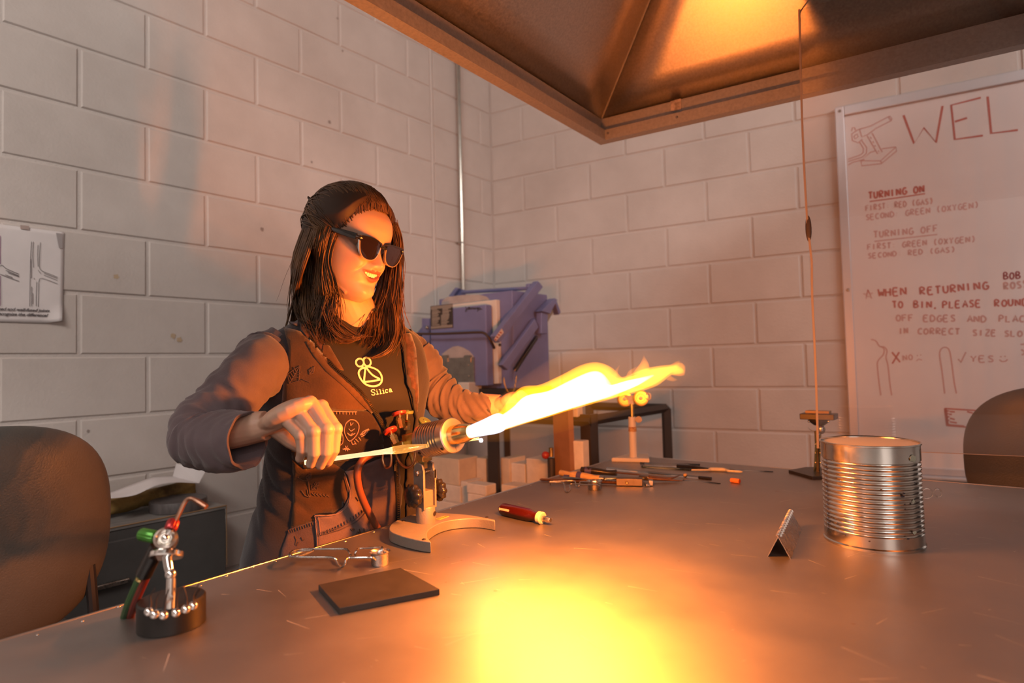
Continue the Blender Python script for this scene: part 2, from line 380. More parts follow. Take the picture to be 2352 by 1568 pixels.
write('marker_line', 'NO', (2074, 828), (2099, 826), 12, mRedF, .005)
draw('frown_face', [[(925, 648), (927, 656)], [(948, 645), (950, 652)], [(918, 690), (935, 676), (958, 684)]], 1800, 600, K1, mRedF, .004)
draw('check_mark', [[(1208, 676), (1226, 700), (1262, 628)]], 1800, 600, K1, mRedF, .005)
write('marker_line', 'YES', (2228, 831), (2287, 831), 14, mRedF, .0055)
draw('smile_face', [[(1503, 655), (1504, 664)], [(1532, 654), (1533, 662)], [(1494, 680), (1510, 694), (1535, 692), (1551, 678)]], 1800, 600, K1, mRedF, .005)
draw('margin_sketch', [[(1640, 575), (1690, 572)], [(1645, 610), (1690, 640)], [(1650, 650), (1690, 620)]], 1800, 600, K1, mRedF, .006)
draw('shaded_box', [[(1115, 1018), (1330, 1032)], [(1115, 1018), (1130, 1138)], [(1122, 1020), (1140, 1138)], [(1128, 1136), (1300, 1150)], [(1140, 1130), (1250, 1140)], [(1125, 1030), (1145, 1034), (1120, 1046), (1142, 1052), (1122, 1066), (1146, 1074), (1124, 1090), (1146, 1098), (1126, 1112)],
  [(1150, 1040), (1185, 1042)], [(1145, 1060), (1165, 1058)], [(1150, 1085), (1185, 1095)], [(1150, 1110), (1200, 1118)], [(1270, 1040), (1310, 1050)]], 1800, 600, K1, mRed, .006)

# ---------------------------------------------------------------- printed sheet on the left wall
mPaper = M('paper', (.72, .68, .68), .8, var=.05, vs_=9)
mInk = M('print_ink', (.10, .085, .09), .7); mTape = M('grey_tape', (.36, .33, .33), .4); mTape2 = M('tan_tape', (.42, .33, .30), .5)
PY, PZ0, PZ1, PW = -2.107, 1.238, 1.531, .30
po = thing('printed_sheet', (.003, PY - PW / 2, PZ0), 'white printed sheet showing fused glass joints taped to the left block wall', 'poster')
def sheet(u, v):
    # u from the left (towards the camera) to the right edge, v upwards; the lower right corner curls off the wall
    c = max(0, u - .86) / .14 * max(0, .22 - v) / .22
    return V((.0035 + .004 * math.sin(u * 9) * math.sin(v * 7) * .3 + .018 * c, PY - PW * (1 - u) - .006 * c - .004 * (1 - v), PZ0 + (PZ1 - PZ0) * v + .008 * c))
b = MB(); b.grid(sheet, 28, 24); b.build('sheet', mPaper, po, smooth=60, solid=.0004)
def pink(name, strokes, wd, mat=mInk, sm=True):
    bb = MB()
    for st in strokes: ribbon(bb, [onX(x * 240 / 1254, 480 + y * 300 / 1568, .0062) for x, y in (spline(st, 12) if sm and len(st) > 3 else st)], wd, V((1, 0, 0)))
    bb.build(name, mat, po, smooth=0)['kind'] = 'stuff'
pink('joint_drawing', [[(378, 390), (368, 560), (362, 780), (356, 1168)], [(400, 390), (392, 560), (402, 700)], [(486, 398), (474, 560), (474, 700), (510, 745), (600, 780), (692, 818)], [(455, 430), (450, 560), (456, 690)],
  [(456, 730), (490, 776)], [(530, 770), (690, 832)], [(525, 790), (690, 856)], [(690, 898), (600, 862), (500, 830), (468, 862), (464, 1000), (461, 1175)], [(440, 870), (436, 1000), (434, 1165)], [(380, 930), (380, 1165)], [(372, 600), (378, 830)], [(410, 825), (414, 845)], [(395, 1010), (395, 1140)]], .0013)
pink('joint_drawing', [[(0, 684), (25, 674), (45, 690), (90, 722), (228, 780)], [(0, 780), (80, 812), (228, 866)], [(95, 762), (228, 812)], [(62, 788), (150, 822)], [(70, 735), (228, 800)]], .0016)
mViolet = M('violet_ink', (.22, .08, .18), .7)
pink('margin_rule', [[(4, 320), (4, 660)], [(2, 800), (2, 1160)]], .0016, mViolet, False)
b = MB(); c0, c1 = onX(133, 535, .0066), onX(143, 570, .0066); b.add([(.0066, c0.y - .005, c0.z), (.0066, c0.y + .012, c0.z), (.0066, c1.y + .001, c1.z), (.0066, c1.y - .009, c1.z)], [(0, 1, 2, 3)]); b.build('tape_piece', mTape, po, smooth=0)
b = MB(); c0 = onX(57, 522, .0066); b.box(c0, (.0004, .022, .012)); b.build('tape_piece', mTape2, po, smooth=0)
def text_mesh(name, body, size, shear, mat, parent, mw, ext=.0002, align='LEFT', bold=0):
    cu = bpy.data.curves.new('t', 'FONT'); cu.body = body; cu.size = size; cu.shear = shear; cu.extrude = ext; cu.align_x = align; cu.offset = bold
    ob = bpy.data.objects.new('t', cu); SC.collection.objects.link(ob); bpy.context.view_layer.update()
    me = bpy.data.meshes.new_from_object(ob.evaluated_get(bpy.context.evaluated_depsgraph_get())); bpy.data.objects.remove(ob); bpy.data.curves.remove(cu)
    me.materials.clear(); me.materials.append(mat); o = bpy.data.objects.new(name, me); SC.collection.objects.link(o); o.matrix_basis = mw; setpar(o, parent); o['kind'] = 'stuff'; return o
def wallL(p): return Matrix(((0, 0, 1, p.x), (1, 0, 0, p.y), (0, 1, 0, p.z), (0, 0, 0, 1)))
text_mesh('caption_line', 'y fused and well-fused joints. It', .0125, .35, mInk, po, wallL(onX(125, 717, .0064)), align='RIGHT', bold=.0003)
text_mesh('caption_line', 'o recognize the difference!', .0125, .35, mInk, po, wallL(onX(109, 727, .0064)), align='RIGHT', bold=.0003)

# ---------------------------------------------------------------- clock on the back wall (seen only as a reflection in the hanging pane)
ck = thing('wall_clock', (3.606, -4.995, 2.61), 'round white wall clock on the back wall, mirrored in the hanging clear pane', 'clock')
mCk = M('clock_face', (.75, .73, .7), .5); mCkR = M('clock_rim', (.5, .48, .46), .4)
b = MB(); b.lathe([(.15, .0), (.15, .02)], (3.606, -4.995, 2.61), (0, 1, 0), 48); b.build('dial', mCk, ck)
b = MB(); b.lathe([(.15, .0), (.17, .0), (.172, .03), (.155, .035), (.15, .02)], (3.606, -4.995, 2.61), (0, 1, 0), 48); b.build('rim', mCkR, ck)
for an, ln in ((1.9, .085), (.25, .12)):
    b = MB(); dv = V((math.sin(an), 0, math.cos(an))); b.tube([V((3.606, -4.972, 2.61)) - dv * .02, V((3.606, -4.972, 2.61)) + dv * ln], .004, 6); b.build('hand', mInk, ck)
for k in range(12):
    an = k * PI / 6; dv = V((math.sin(an), 0, math.cos(an))); b = MB(); b.box(V((3.606, -4.973, 2.61)) + dv * .128, (.008, .002, .02), Matrix.Rotation(an, 3, 'Y')); b.build('hour_mark', mInk, ck)
# ================================================================ extraction hood
mHood = M('galvanised_sheet', (.60, .53, .46), .40, 1, var=.14, vs_=160, rvar=.05, dark=(.49, .43, .37))
mRim = M('galvanised_rim', (.46, .43, .40), .55, .55, var=.18, vs_=120, rvar=.08)
HZ = 1.80; Hc = V((1.299, -.944, 0)); dL = V((.042, -1.05, 0)).normalized(); dR = V((1.092, .146, 0)).normalized()
hA, hB = 2.1, 2.2
corn = [Hc, Hc + dL * hA, Hc + dL * hA + dR * hB, Hc + dR * hB]        # runs left-far, left-near, right-near, right-far
def ring(d, z):
    out = []
    for i in range(4):
        e0 = (corn[i] - corn[i - 1]).normalized(); e1 = (corn[(i + 1) % 4] - corn[i]).normalized()
        n0, n1 = V((-e0.y, e0.x, 0)), V((-e1.y, e1.x, 0)); k = d / (1 + n0.dot(n1)); p = corn[i] + (n0 + n1) * k; out.append(V((p.x, p.y, z)))
    return out
hood = thing('extraction_hood', (2.3, -1.95, HZ), 'large galvanised metal extraction hood hanging above the work table', 'hood')
def rings(bb, prof, closed=False):
    R_ = [ring(d, z) for d, z in prof]; P = [p for r_ in R_ for p in r_]; n = len(prof)
    bb.add(P, [(j * 4 + i, ((j + 1) % n) * 4 + i, ((j + 1) % n) * 4 + (i + 1) % 4, j * 4 + (i + 1) % 4) for j in range(n if closed else n - 1) for i in range(4)]); return bb
rings(MB(), [(0, HZ + .085), (0, HZ), (.034, HZ), (.034, HZ + .034), (.030, HZ + .034), (.030, HZ + .004), (.004, HZ + .004), (.004, HZ + .085)], True).build('rim', mRim, hood, smooth=0)
rings(MB(), [(.004, HZ + .034), (.012, HZ + .034), (.012, HZ + .082), (.004, HZ + .082)], True).build('rim_flange', mRim, hood, smooth=0)
def ring2(ds, z):
    # a different inset for each edge: left, near, right, far
    out = []
    for i in range(4):
        e0 = (corn[i] - corn[i - 1]).normalized(); e1 = (corn[(i + 1) % 4] - corn[i]).normalized(); n0, n1 = V((-e0.y, e0.x, 0)), V((-e1.y, e1.x, 0)); d0, d1 = ds[i - 1], ds[i]
        det = n0.x * n1.y - n0.y * n1.x; p = corn[i] + V(((d0 * n1.y - d1 * n0.y) / det, (n0.x * d1 - n1.x * d0) / det, 0)); out.append(V((p.x, p.y, z)))
    return out
DTOP = (.82, .66, .82, .66); ZTP = HZ + .08 + .66; o1, o2 = ring(.006, HZ + .08), ring2(DTOP, ZTP)
for i in range(4):
    b = MB(); nu, nv = 14, 10
    def fn(u, v, i=i):
        a = o1[i].lerp(o1[(i + 1) % 4], u); c = o2[i].lerp(o2[(i + 1) % 4], u); p = a.lerp(c, v)
        p.z += .006 * math.sin(u * 9 + i) * math.sin(v * PI) * math.sin(u * PI); return p
    b.grid(fn, nu, nv); b.build('hood_panel', mHood, hood, smooth=60, solid=.0015, soff=0)
for i in range(4):
    b = MB(); b.tube([o1[i], o1[i].lerp(o2[i], .5), o2[i]], .003, 6); b.build('seam', mRim, hood)
b = MB(); P = ring2(DTOP, ZTP); Q = ring2(DTOP, HC); b.add(P + Q, [(i, (i + 1) % 4, 4 + (i + 1) % 4, 4 + i) for i in range(4)]); b.build('duct', mHood, hood, smooth=0)
# old sticker remains and a bare spot on the far rim
mStk = M('sticker_remains', (.62, .50, .44), .7, var=.5, vs_=60, dark=(.30, .24, .21))
pl = o1[0].lerp(o1[3], .5); nF = V((dR.y, -dR.x, 0))                       # inward normal of the far rim
base = ring(.0125, 0); eF = (base[3] - base[0]).normalized()
c0 = onpl(1553, 243, base[0], nF); b = MB()
b.box(V((c0.x, c0.y, HZ + .06)) + nF * .002, (.032, .0015, .046), Matrix.Rotation(math.atan2(eF.y, eF.x), 3, 'Z')); b.build('sticker_remnant', mStk, hood, smooth=0)
for px_ in ((1555, 277), (1397, 318)):
    c = onpl(*px_, ring(.0345, 0)[0], nF); b = MB(); b.lathe([(.004, 0), (.003, .002), (0, .003)], (c.x, c.y, HZ + .02), nF, 12); b.build('rivet', mScrew, hood)

# ---------------------------------------------------------------- clear pane hanging from the hood
def pane_mat():
    m = bpy.data.materials.new('clear_pane'); m.use_nodes = True; nt = m.node_tree; N = nt.nodes; L = nt.links; N.remove(N['Principled BSDF'])
    tr = N.new('ShaderNodeBsdfTransparent'); tr.inputs[0].default_value = (.93, .925, .93, 1); gl = N.new('ShaderNodeBsdfGlossy'); gl.inputs['Roughness'].default_value = .012
    fr = N.new('ShaderNodeFresnel'); fr.inputs[0].default_value = 1.5; mx = N.new('ShaderNodeMixShader')
    L.new(fr.outputs[0], mx.inputs[0]); L.new(tr.outputs[0], mx.inputs[1]); L.new(gl.outputs[0], mx.inputs[2])
    # light dust film
    df = N.new('ShaderNodeBsdfDiffuse'); df.inputs[0].default_value = (.7, .66, .66, 1); no = N.new('ShaderNodeTexNoise'); no.inputs['Scale'].default_value = 3
    mr = N.new('ShaderNodeMapRange'); mr.inputs[1].default_value = .3; mr.inputs[2].default_value = .8; mr.inputs[3].default_value = .01; mr.inputs[4].default_value = .05
    m2 = N.new('ShaderNodeMixShader'); L.new(no.outputs[0], mr.inputs[0]); L.new(mr.outputs[0], m2.inputs[0]); L.new(mx.outputs[0], m2.inputs[1]); L.new(df.outputs[0], m2.inputs[2])
    L.new(m2.outputs[0], N['Material Output'].inputs[0]); return m
mPane = pane_mat(); mEdge = M('pane_edge', (.46, .37, .32), .5, trans=.4); mScorch = M('scorched_plastic', (.05, .035, .03), .6)
P0 = V((1.948, -1.035, .842)); pw, phh = 1.05, 1.125
pn = thing('hanging_pane', P0 + RW * pw / 2, 'clear plastic shield pane hanging from the hood over the far table edge', 'pane')
b = MB(); b.box(P0 + RW * pw / 2 + V((0, 0, phh / 2)), (pw, .0005, phh), Rr); b.build('clear_sheet', mPane, pn, smooth=0)
b = MB()
for k in range(24):
    z0, z1 = k / 24, (k + 1) / 24
    wv = lambda z: .003 * math.sin(z * 7) + .0045 * math.exp(-((z - .42) / .05) ** 2)
    b.add([P0 + RW * (wv(z) + dx) + RN * dy + V((0, 0, z * phh)) for z in (z0, z1) for dx, dy in ((-.002, -.003), (.003, -.003), (.003, .003), (-.002, .003))], [(0, 1, 5, 4), (1, 2, 6, 5), (2, 3, 7, 6), (3, 0, 4, 7)])
b.build('rolled_edge', mEdge, pn, smooth=60)
b = MB(); b.box(P0 + RW * pw / 2 + V((0, 0, .0006)), (pw, .0025, .0012), Rr); b.build('bottom_edge', mEdge, pn, smooth=0)
sc = onpl(1857, 525, P0, RN); b = MB(); b.sph(sc, .01, 12, 10, (.75, .45, 3.4)); b.build('scorch_mark', mScorch, pn)
hk = V((1.973, -1.03, 1.985)); b = MB(); b.tube(spline([hk + V((.006, .012, .03)), hk + V((.004, 0, .01)), hk, hk + V((-.012, 0, -.012)), P0 + V((.004, 0, phh - .01)), P0 + V((.003, .004, phh - .03))], 16), .0018, 8); b.build('wire_hook', mScrew, pn)
hk2 = P0 + RW * .8 + V((0, 0, phh)); b = MB(); b.tube([hk2 + V((0, 0, -.01)), hk2 + V((0, 0, .05)), hk2 + V((.01, 0, .07))], .0018, 8); b.build('wire_hook', mScrew, pn)

# ================================================================ work table
def table_mat():
    m = M('worn_sheet_metal', (.36, .335, .32), .50, 1, rvar=.03, vs_=5, var=.08, dark=(.325, .30, .287), coat=.08)
    m.node_tree.nodes['Principled BSDF'].inputs['Coat Roughness'].default_value = .22
    return m
mTab = table_mat(); mTabE = M('table_edge_metal', (.55, .50, .46), .3, 1); mWood = M('table_core', (.16, .09, .055), .7); mDarkSteel = M('dark_angle_steel', (.055, .045, .04), .5, .4)
T = [V((1.263, -.769, ZT)), V((1.336, -2.62, ZT)), V((1.352, -3.3, ZT)), V((3.7, -3.3, ZT)), V((3.7, -.79, ZT))]
tb = thing('work_table', (2.4, -2.0, 0), 'large work table with a worn scratched sheet metal top', 'table')
b = MB(); n = len(T); b.add(T + [p - V((0, 0, .0025)) for p in T], [tuple(range(n)), tuple(range(2 * n - 1, n - 1, -1))] + [(i, n + i, n + (i + 1) % n, (i + 1) % n) for i in range(n)]); b.build('metal_top', mTab, tb, smooth=0)
b = MB(); I_ = [p + (V((2.4, -2, ZT)) - p).normalized() * .006 for p in T]; b.add([p - V((0, 0, .0025)) for p in I_] + [p - V((0, 0, .04)) for p in I_], [tuple(range(n)), tuple(range(2 * n - 1, n - 1, -1))] + [(i, n + i, n + (i + 1) % n, (i + 1) % n) for i in range(n)]); b.build('core_board', mWood, tb, smooth=0)
for i in (0, 4):
    p, q = (T[0], T[1]) if i == 0 else (T[4], T[0]); dn = V((0, 0, -.02)); b = MB(); b.tube([p + V((0, 0, -.0012)), q + V((0, 0, -.0012))], .0028, 8); b.build('edge_strip', mTabE, tb)
b = MB(); dE = (T[1] - T[0]).normalized()
for k in range(26):                                                       # nails and burrs along the near edge strip
    s_ = .62 + k * .05 + rnd.uniform(-.015, .015); p = T[0] + dE * s_ + V((rnd.uniform(.004, .02), 0, .0002)); b.sph(p, rnd.uniform(.0012, .0026), 8, 6, (1, 1.3, .7))
b.build('edge_nails', mTabE, tb)['kind'] = 'stuff'
for x, y in ((1.45, -.95), (3.5, -.95), (1.5, -3.1), (3.5, -3.1)):
    b = MB(); b.box((x, y, .345), (.06, .06, .69)); b.build('leg', mDarkSteel, tb, smooth=0, bevel=.004)
for a, c in (((1.45, -.95), (3.5, -.95)), ((1.45, -.95), (1.5, -3.1)), ((3.5, -.95), (3.5, -3.1))):
    b = MB(); b.tube([(*a, .67), (*c, .67)], .025, 4); b.build('rail', mDarkSteel, tb, smooth=0)
# scratches and stains in the sheet: thin flat marks
mScr = M('bright_scratch', (.62, .56, .50), .5, .4); mSpot = M('burn_spot', (.30, .24, .20), .5, .8)
b = MB(); rs = random.Random(5)
for k in range(260):
    x, y = rs.uniform(1.4, 2.6), rs.uniform(-2.5, -.9); a = rs.choice([.15, .2, .9, -.4, 1.2]) + rs.uniform(-.25, .25); L = rs.uniform(.004, .05) * rs.random(); wd = rs.uniform(.0002, .0006)
    d = V((math.cos(a), math.sin(a), 0)); s_ = V((-d.y, d.x, 0)) * wd; p = V((x, y, ZT + .0002)); b.add([p - d * L - s_, p + d * L - s_ * .3, p + d * L + s_ * .3, p - d * L + s_], [(0, 1, 2, 3)])
b.build('scratches', mScr, tb, smooth=0)['kind'] = 'stuff'
b = MB()
for x, y, r in [(1137, 1357, .0045), (1020, 1283, .003), (1060, 1287, .003), (1030, 1280, .0035), (1024, 1337, .003), (1610, 1163, .004), (1960, 1433, .004), (1147, 1217, .003), (1785, 1128, .007), (1560, 1288, .003)] + [(rs.uniform(1150, 2300), rs.uniform(1130, 1480), rs.uniform(.0007, .0015)) for _ in range(40)]:
    p = tab(x, y); ph = rs.random() * 6
    b.add([(p.x + math.cos(t * PI / 5) * r * .7 * (1 + .3 * math.sin(2 * t + ph)), p.y + math.sin(t * PI / 5) * r * .56 * (1 + .3 * math.cos(3 * t + ph)), ZT + .0003) for t in range(10)], [tuple(range(10))])
b.build('burn_spots', mSpot, tb, smooth=0)['kind'] = 'stuff'
# ================================================================ materials for the bench things
mBrass = M('aged_brass', (.56, .38, .13), .34, 1, var=.25, vs_=60, rvar=.1)
mBrassB = M('bright_brass', (.75, .55, .22), .2, 1)
mAlu = M('turned_aluminium', (.62, .59, .56), .3, 1)
mSteel = M('plain_steel', (.48, .45, .42), .28, 1, var=.12, vs_=80, rvar=.08)
mSteelD = M('dark_steel', (.16, .13, .11), .42, 1, var=.2, vs_=60)
mCast = M('grey_enamelled_iron', (.23, .20, .17), .42, .2, var=.1, vs_=40, bump=.0004, bs=300)
mBlackPl = M('black_plastic', (.018, .015, .014), .22)
mRedKnob = M('red_knob', (.33, .035, .02), .35); mGreenKnob = M('green_knob', (.20, .24, .08), .4, .4)
mCopper = M('copper_tube', (.50, .27, .13), .35, 1)
mHose = M('red_rubber_hose', (.21, .065, .03), .45)
mGraph = M('graphite', (.034, .029, .026), .50, .1, var=.25, vs_=25)
mLabelY = M('yellow_label', (.62, .45, .12), .5)
def cross2(a, b): return a.cross(b).normalized()

# ---------------------------------------------------------------- bench torch
zb = ZT + .020
pc = onz(978, 1198, zb); YT = pc.y
tor = thing('bench_torch', (pc.x, pc.y, ZT), 'brass bench torch with finned aluminium barrel on a crescent base', 'torch')
out_px = [(990, 1244), (962, 1240), (924, 1231), (898, 1221), (894, 1211), (902, 1200), (919, 1191), (949, 1181), (990, 1177), (1038, 1179), (1084, 1183), (1137, 1193)]
in_px = [(1137, 1196), (1108, 1191), (1077, 1190), (1039, 1193.5), (1010, 1201), (990, 1212), (981, 1222), (982, 1234)]
def z2(l): return [(p.x, p.y) for p in (onz(x, y, zb) for x, y in l)]
poly = spline(z2(out_px), 34) + spline(z2(in_px), 20)
b = MB(); b.prism(poly, (0, 0, zb), (1, 0, 0), (0, 1, 0), (0, 0, -1), .0197); b.build('base', mCast, tor, smooth=30, bevel=.0015)
for q in ((1118, 1188), (974, 1239), (927, 1196)):
    p = onz(*q, zb); b = MB(); b.lathe([(.0035, 0), (.0035, .0012), (.002, .002), (0, .002)], p, n=12); b.build('screw', mSteelD, tor)
p = onz(1016, 1189, zb); b = MB(); b.box(p + V((0, 0, .0004)), (.012, .03, .0006), Matrix.Rotation(.1, 3, 'Z')); lab = b.build('maker_label', mLabelY, tor, smooth=0)
b = MB()
for k in range(7): b.box(p + V((.001 * (k % 2), -.011 + k * .0036, .0009)), (.006 - .002 * (k % 3 == 1), .0012, .0003))
b.build('label_print', mSteelD, lab, smooth=0)
b = MB(); b.lathe([(.0195, 0), (.0195, .030), (.0185, .032), (0, .032)], pc, n=36); b.build('collar', mCast, tor)
b = MB(); b.lathe([(.004, 0), (.0045, .002), (0, .002)], pc + V((.0185, .006, .018)), (1, .3, 0), 12); b.build('set_screw', mSteelD, tor)
def plate(y0, th, teeth):
    W_, H_ = .0145, .088; pts = [(-W_, 0), (W_, 0), (W_, H_ - .012)]
    if teeth:
        for k in range(7): pts += [(W_ - .001 * (k % 2) - .0008 * k, H_ - .03 + k * .0045)]
    pts += [(W_ * .7, H_), (-W_ * .2, H_ + .004), (-W_ * .8, H_ - .002), (-W_, H_ - .014)]
    bb = MB(); bb.prism(pts, (pc.x, y0, pc.z + .028), (1, 0, 0), (0, 0, 1), (0, 1, 0), th); return bb
b = plate(pc.y - .0175, .005, False); b.build('bracket_plate', mCast, tor, smooth=30, bevel=.0008)
b = plate(pc.y + .0125, .005, True); b.build('bracket_plate', mCast, tor, smooth=30, bevel=.0008)
b = MB(); b.box((pc.x - .002, pc.y, pc.z + .046), (.022, .03, .034)); b.build('bracket_block', mCast, tor, bevel=.001)
def lobed(t, h): return 1 + .07 * math.cos(10 * t)
for sd in (-1, 1):
    o = V((pc.x + .001, pc.y + sd * .018, pc.z + .058)); k = MB(); k.lathe([(.006, 0), (.008, .006), (.02, .009), (.0222, .013), (.0222, .02), (.017, .024), (.006, .025), (0, .025)], o, (0, sd, 0), 60, mod=lambda t, h: lobed(t, h) if h > .008 and h < .0235 else 1)
    k.build('clamp_knob', mBlackPl, tor, smooth=50)
b = MB(); b.cyl((pc.x, pc.y - .02, pc.z + .058), (pc.x, pc.y + .02, pc.z + .058), .004, n=14); b.build('clamp_bolt', mSteel, tor)
b = MB(); b.lathe([(.006, 0), (.006, .003), (.004, .005), (0, .005)], (pc.x - .002, pc.y - .0175, pc.z + .099), (0, -1, 0), 6); b.cyl((pc.x - .002, pc.y - .014, pc.z + .099), (pc.x - .002, pc.y + .016, pc.z + .099), .0035, n=10); b.build('pivot_bolt', mSteel, tor)
A0, A1, A2 = onY(974, 1012, YT), onY(1042, 999, YT), onY(1082, 991, YT)
ax = (A2 - A0).normalized()
b = MB(); b.lathe([(.0085, -.012), (.0085, 0), (.0105, 0), (.0105, .008)], onY(972, 1047, YT) - V((0, 0, .012)), (0, 0, 1), 6); b.build('hex_nut', mBrass, tor, smooth=20)
b = MB(); b.cyl(onY(972, 1075, YT), onY(971, 1035, YT), .0062, n=16); b.build('stud', mSteelD, tor)
b = MB(); b.box(A0 - V((.004, 0, .029)), (.026, .026, .022)); b.build('mount_block', mBrass, tor, bevel=.0015)
L1 = (A1 - A0).length; R1 = .0345; prof = [(.0, .0), (R1 * .93, .0), (R1, .003)]
k = .010
for i in range(8):
    h = L1 * .13 + i * L1 * .088; prof += [(R1, h), (R1 - .004, h + .0007), (R1 - .004, h + .0030), (R1, h + .0037)]
prof += [(R1, L1 - .002), (R1 - .002, L1), (.0, L1)]
b = MB(); b.lathe(prof, A0, ax, 56); fb = b.build('finned_barrel', mAlu, tor, smooth=25)
dn = V((0, -.75, -.66)).normalized()
for h in (.10, .86):
    o = A0 + ax * (L1 * h + .002) + (dn - ax * dn.dot(ax)).normalized() * (R1 - .0005); b = MB(); b.lathe([(.0036, 0), (.0036, .0012), (0, .0012)], o, dn, 14); b.build('grub_screw', mBlackPl, fb)
b = MB(); s_ = A1 + ax * .0004 - (V((0, 0, 1)) - ax * ax.z) * .026; b.box(s_, (.001, .0008, .017)); b.build('split_line', mSteelD, fb, smooth=0)
L2 = (A2 - A1).length
b = MB(); b.lathe([(.0, -.01), (.0185, -.01), (.0188, L2 * .55), (.0165, L2 * .8), (.0135, L2), (.0115, L2), (.0112, L2 - .004), (.0, L2 - .004)], A1, ax, 44); b.build('nozzle', mBrassB, tor)
# valve body and valves behind the barrel
b = MB(); cV = A0 - ax * .022; Rv = Matrix.Rotation(-math.asin(ax.z), 3, 'Y')
b.box(cV + V((0, 0, .002)), (.044, .040, .036), Rv); b.build('valve_body', mBrass, tor, bevel=.002)
b = MB(); b.box(cV + Rv @ V((-.026, -.018, -.004)), (.036, .026, .022), Rv); b.build('gas_manifold', mBrass, tor, bevel=.002)
b = MB(); b.box(cV + Rv @ V((-.024, .014, .0)), (.032, .024, .026), Rv); b.build('oxygen_manifold', mBrass, tor, bevel=.002)
def valve(kp, bp, y, r, mat, nm):
    k, q = onY(*kp, y), onY(*bp, y); d = (k - q).normalized()
    bb = MB(); bb.lathe([(.0075, -.006), (.0075, .004), (.0085, .004), (.0085, .012), (.006, .013), (.006, .016), (0, .016)], q, d, 6); v = bb.build('valve_nut', mBrassB, tor, smooth=20)
    bb = MB(); bb.cyl(q + d * .012, k, .0032, n=12); bb.build('valve_stem', mBrassB, v)
    bb = MB(); bb.lathe([(.003, -.002), (r * .93, -.002), (r, 0), (r, .0035), (r * .9, .0045), (r * .35, .0045), (r * .3, .0055), (0, .0055)], k, d, 36); bb.build(nm, mat, v)
valve((897, 990), (908, 1014), YT - .038, .0145, mRedKnob, 'valve_knob')
valve((917, 950), (923, 976), YT - .012, .0150, mRedKnob, 'valve_knob')
valve((935, 947), (934, 980), YT + .012, .0135, mGreenKnob, 'valve_knob')
valve((975, 969), (968, 985), YT + .040, .0140, mGreenKnob, 'valve_knob')
def loop(pts, y, r, mat, nm):
    bb = MB(); bb.tube([V(p) for p in spline([tuple(onY(*q, y)) for q in pts], 24)], r, 10); bb.build(nm, mat, tor)
loop([(880, 1034), (879, 1056), (886, 1073), (896, 1070), (899, 1052), (897, 1036)], YT - .030, .0027, mCopper, 'copper_tube')
loop([(908, 1040), (918, 1062), (934, 1073), (948, 1066), (954, 1046), (952, 1030)], YT - .012, .0027, mCopper, 'copper_tube')
loop([(943, 1040), (950, 1060), (957, 1082)], YT + .004, .0045, mBrass, 'brass_pipe')
loop([(868, 1043), (882, 1040), (900, 1032)], YT - .024, .0052, mBrassB, 'hose_barb')
b = MB(); b.tube([V(p) for p in spline([tuple(onX(*q, x)) for *q, x in [(877, 1039, 1.300), (856, 1043, 1.303), (833, 1056, 1.303), (821, 1082, 1.302), (824, 1118, 1.300), (838, 1158, 1.297), (860, 1200, 1.291), (884, 1240, 1.285), (905, 1300, 1.27)]], 40)], .0075, 12); b.build('rubber_hose', mHose, tor)

# ---------------------------------------------------------------- the flame
def vol(name, col, strength, seed=None):
    m = bpy.data.materials.new(name); m.use_nodes = True; nt = m.node_tree; N = nt.nodes; N.remove(N['Principled BSDF'])
    e = N.new('ShaderNodeEmission'); e.inputs[0].default_value = (*col, 1); e.inputs[1].default_value = strength
    nt.links.new(e.outputs[0], N['Material Output'].inputs['Volume']); MATS[name] = m; return m
mFlO = vol('flame_envelope', (1, .36, .010), 55); mFlC = vol('flame_core', (.9, .62, .50), 110); mFlB = vol('flame_blue_cone', (.75, .80, 1), 110); mFlT = vol('flame_tongue', (1, .27, .010), 75)
fl = thing('torch_flame', A2, 'long yellow white flame blowing from the bench torch nozzle', 'flame')
def flame_mesh(name, up, lo, mat, depth, n=60, m=24, wob=0):
    # cross-sections between the upper and lower outline, rounded in depth
    us, ls = spline([tuple(onY(*p, YT)) for p in up], n), spline([tuple(onY(*p, YT)) for p in lo], n); P = []; bb = MB()
    for i in range(n):
        U, Lw = V(us[i]), V(ls[i]); c = (U + Lw) / 2; h = (U - Lw) / 2; t = i / (n - 1); dp = max(.0006, h.length * interp(depth, t))
        c = c + V((0, wob * math.sin(t * 9), 0))
        for j in range(m):
            a = 2 * PI * j / m; P.append(c + h * math.cos(a) + V((0, 1, 0)) * (math.sin(a) * dp))
    bb.add(P, [(i * m + j, i * m + (j + 1) % m, (i + 1) * m + (j + 1) % m, (i + 1) * m + j) for i in range(n - 1) for j in range(m)] + [tuple(range(m - 1, -1, -1)), tuple(range((n - 1) * m, n * m))])
    sv = sum(V(bb.v[f[0]]).dot(V(bb.v[f[i]]).cross(V(bb.v[f[i + 1]]))) for f in bb.f for i in range(1, len(f) - 1))
    if sv < 0: bb.f = [tuple(reversed(f)) for f in bb.f]      # faces must look outwards for the volume
    return bb.build(name, mat, fl, smooth=180)
D1 = [(0, 1), (.3, .8), (.7, .8), (.85, 1.6), (1, 2)]
mFlY = vol('flame_tail', (1, .40, .010), 95)
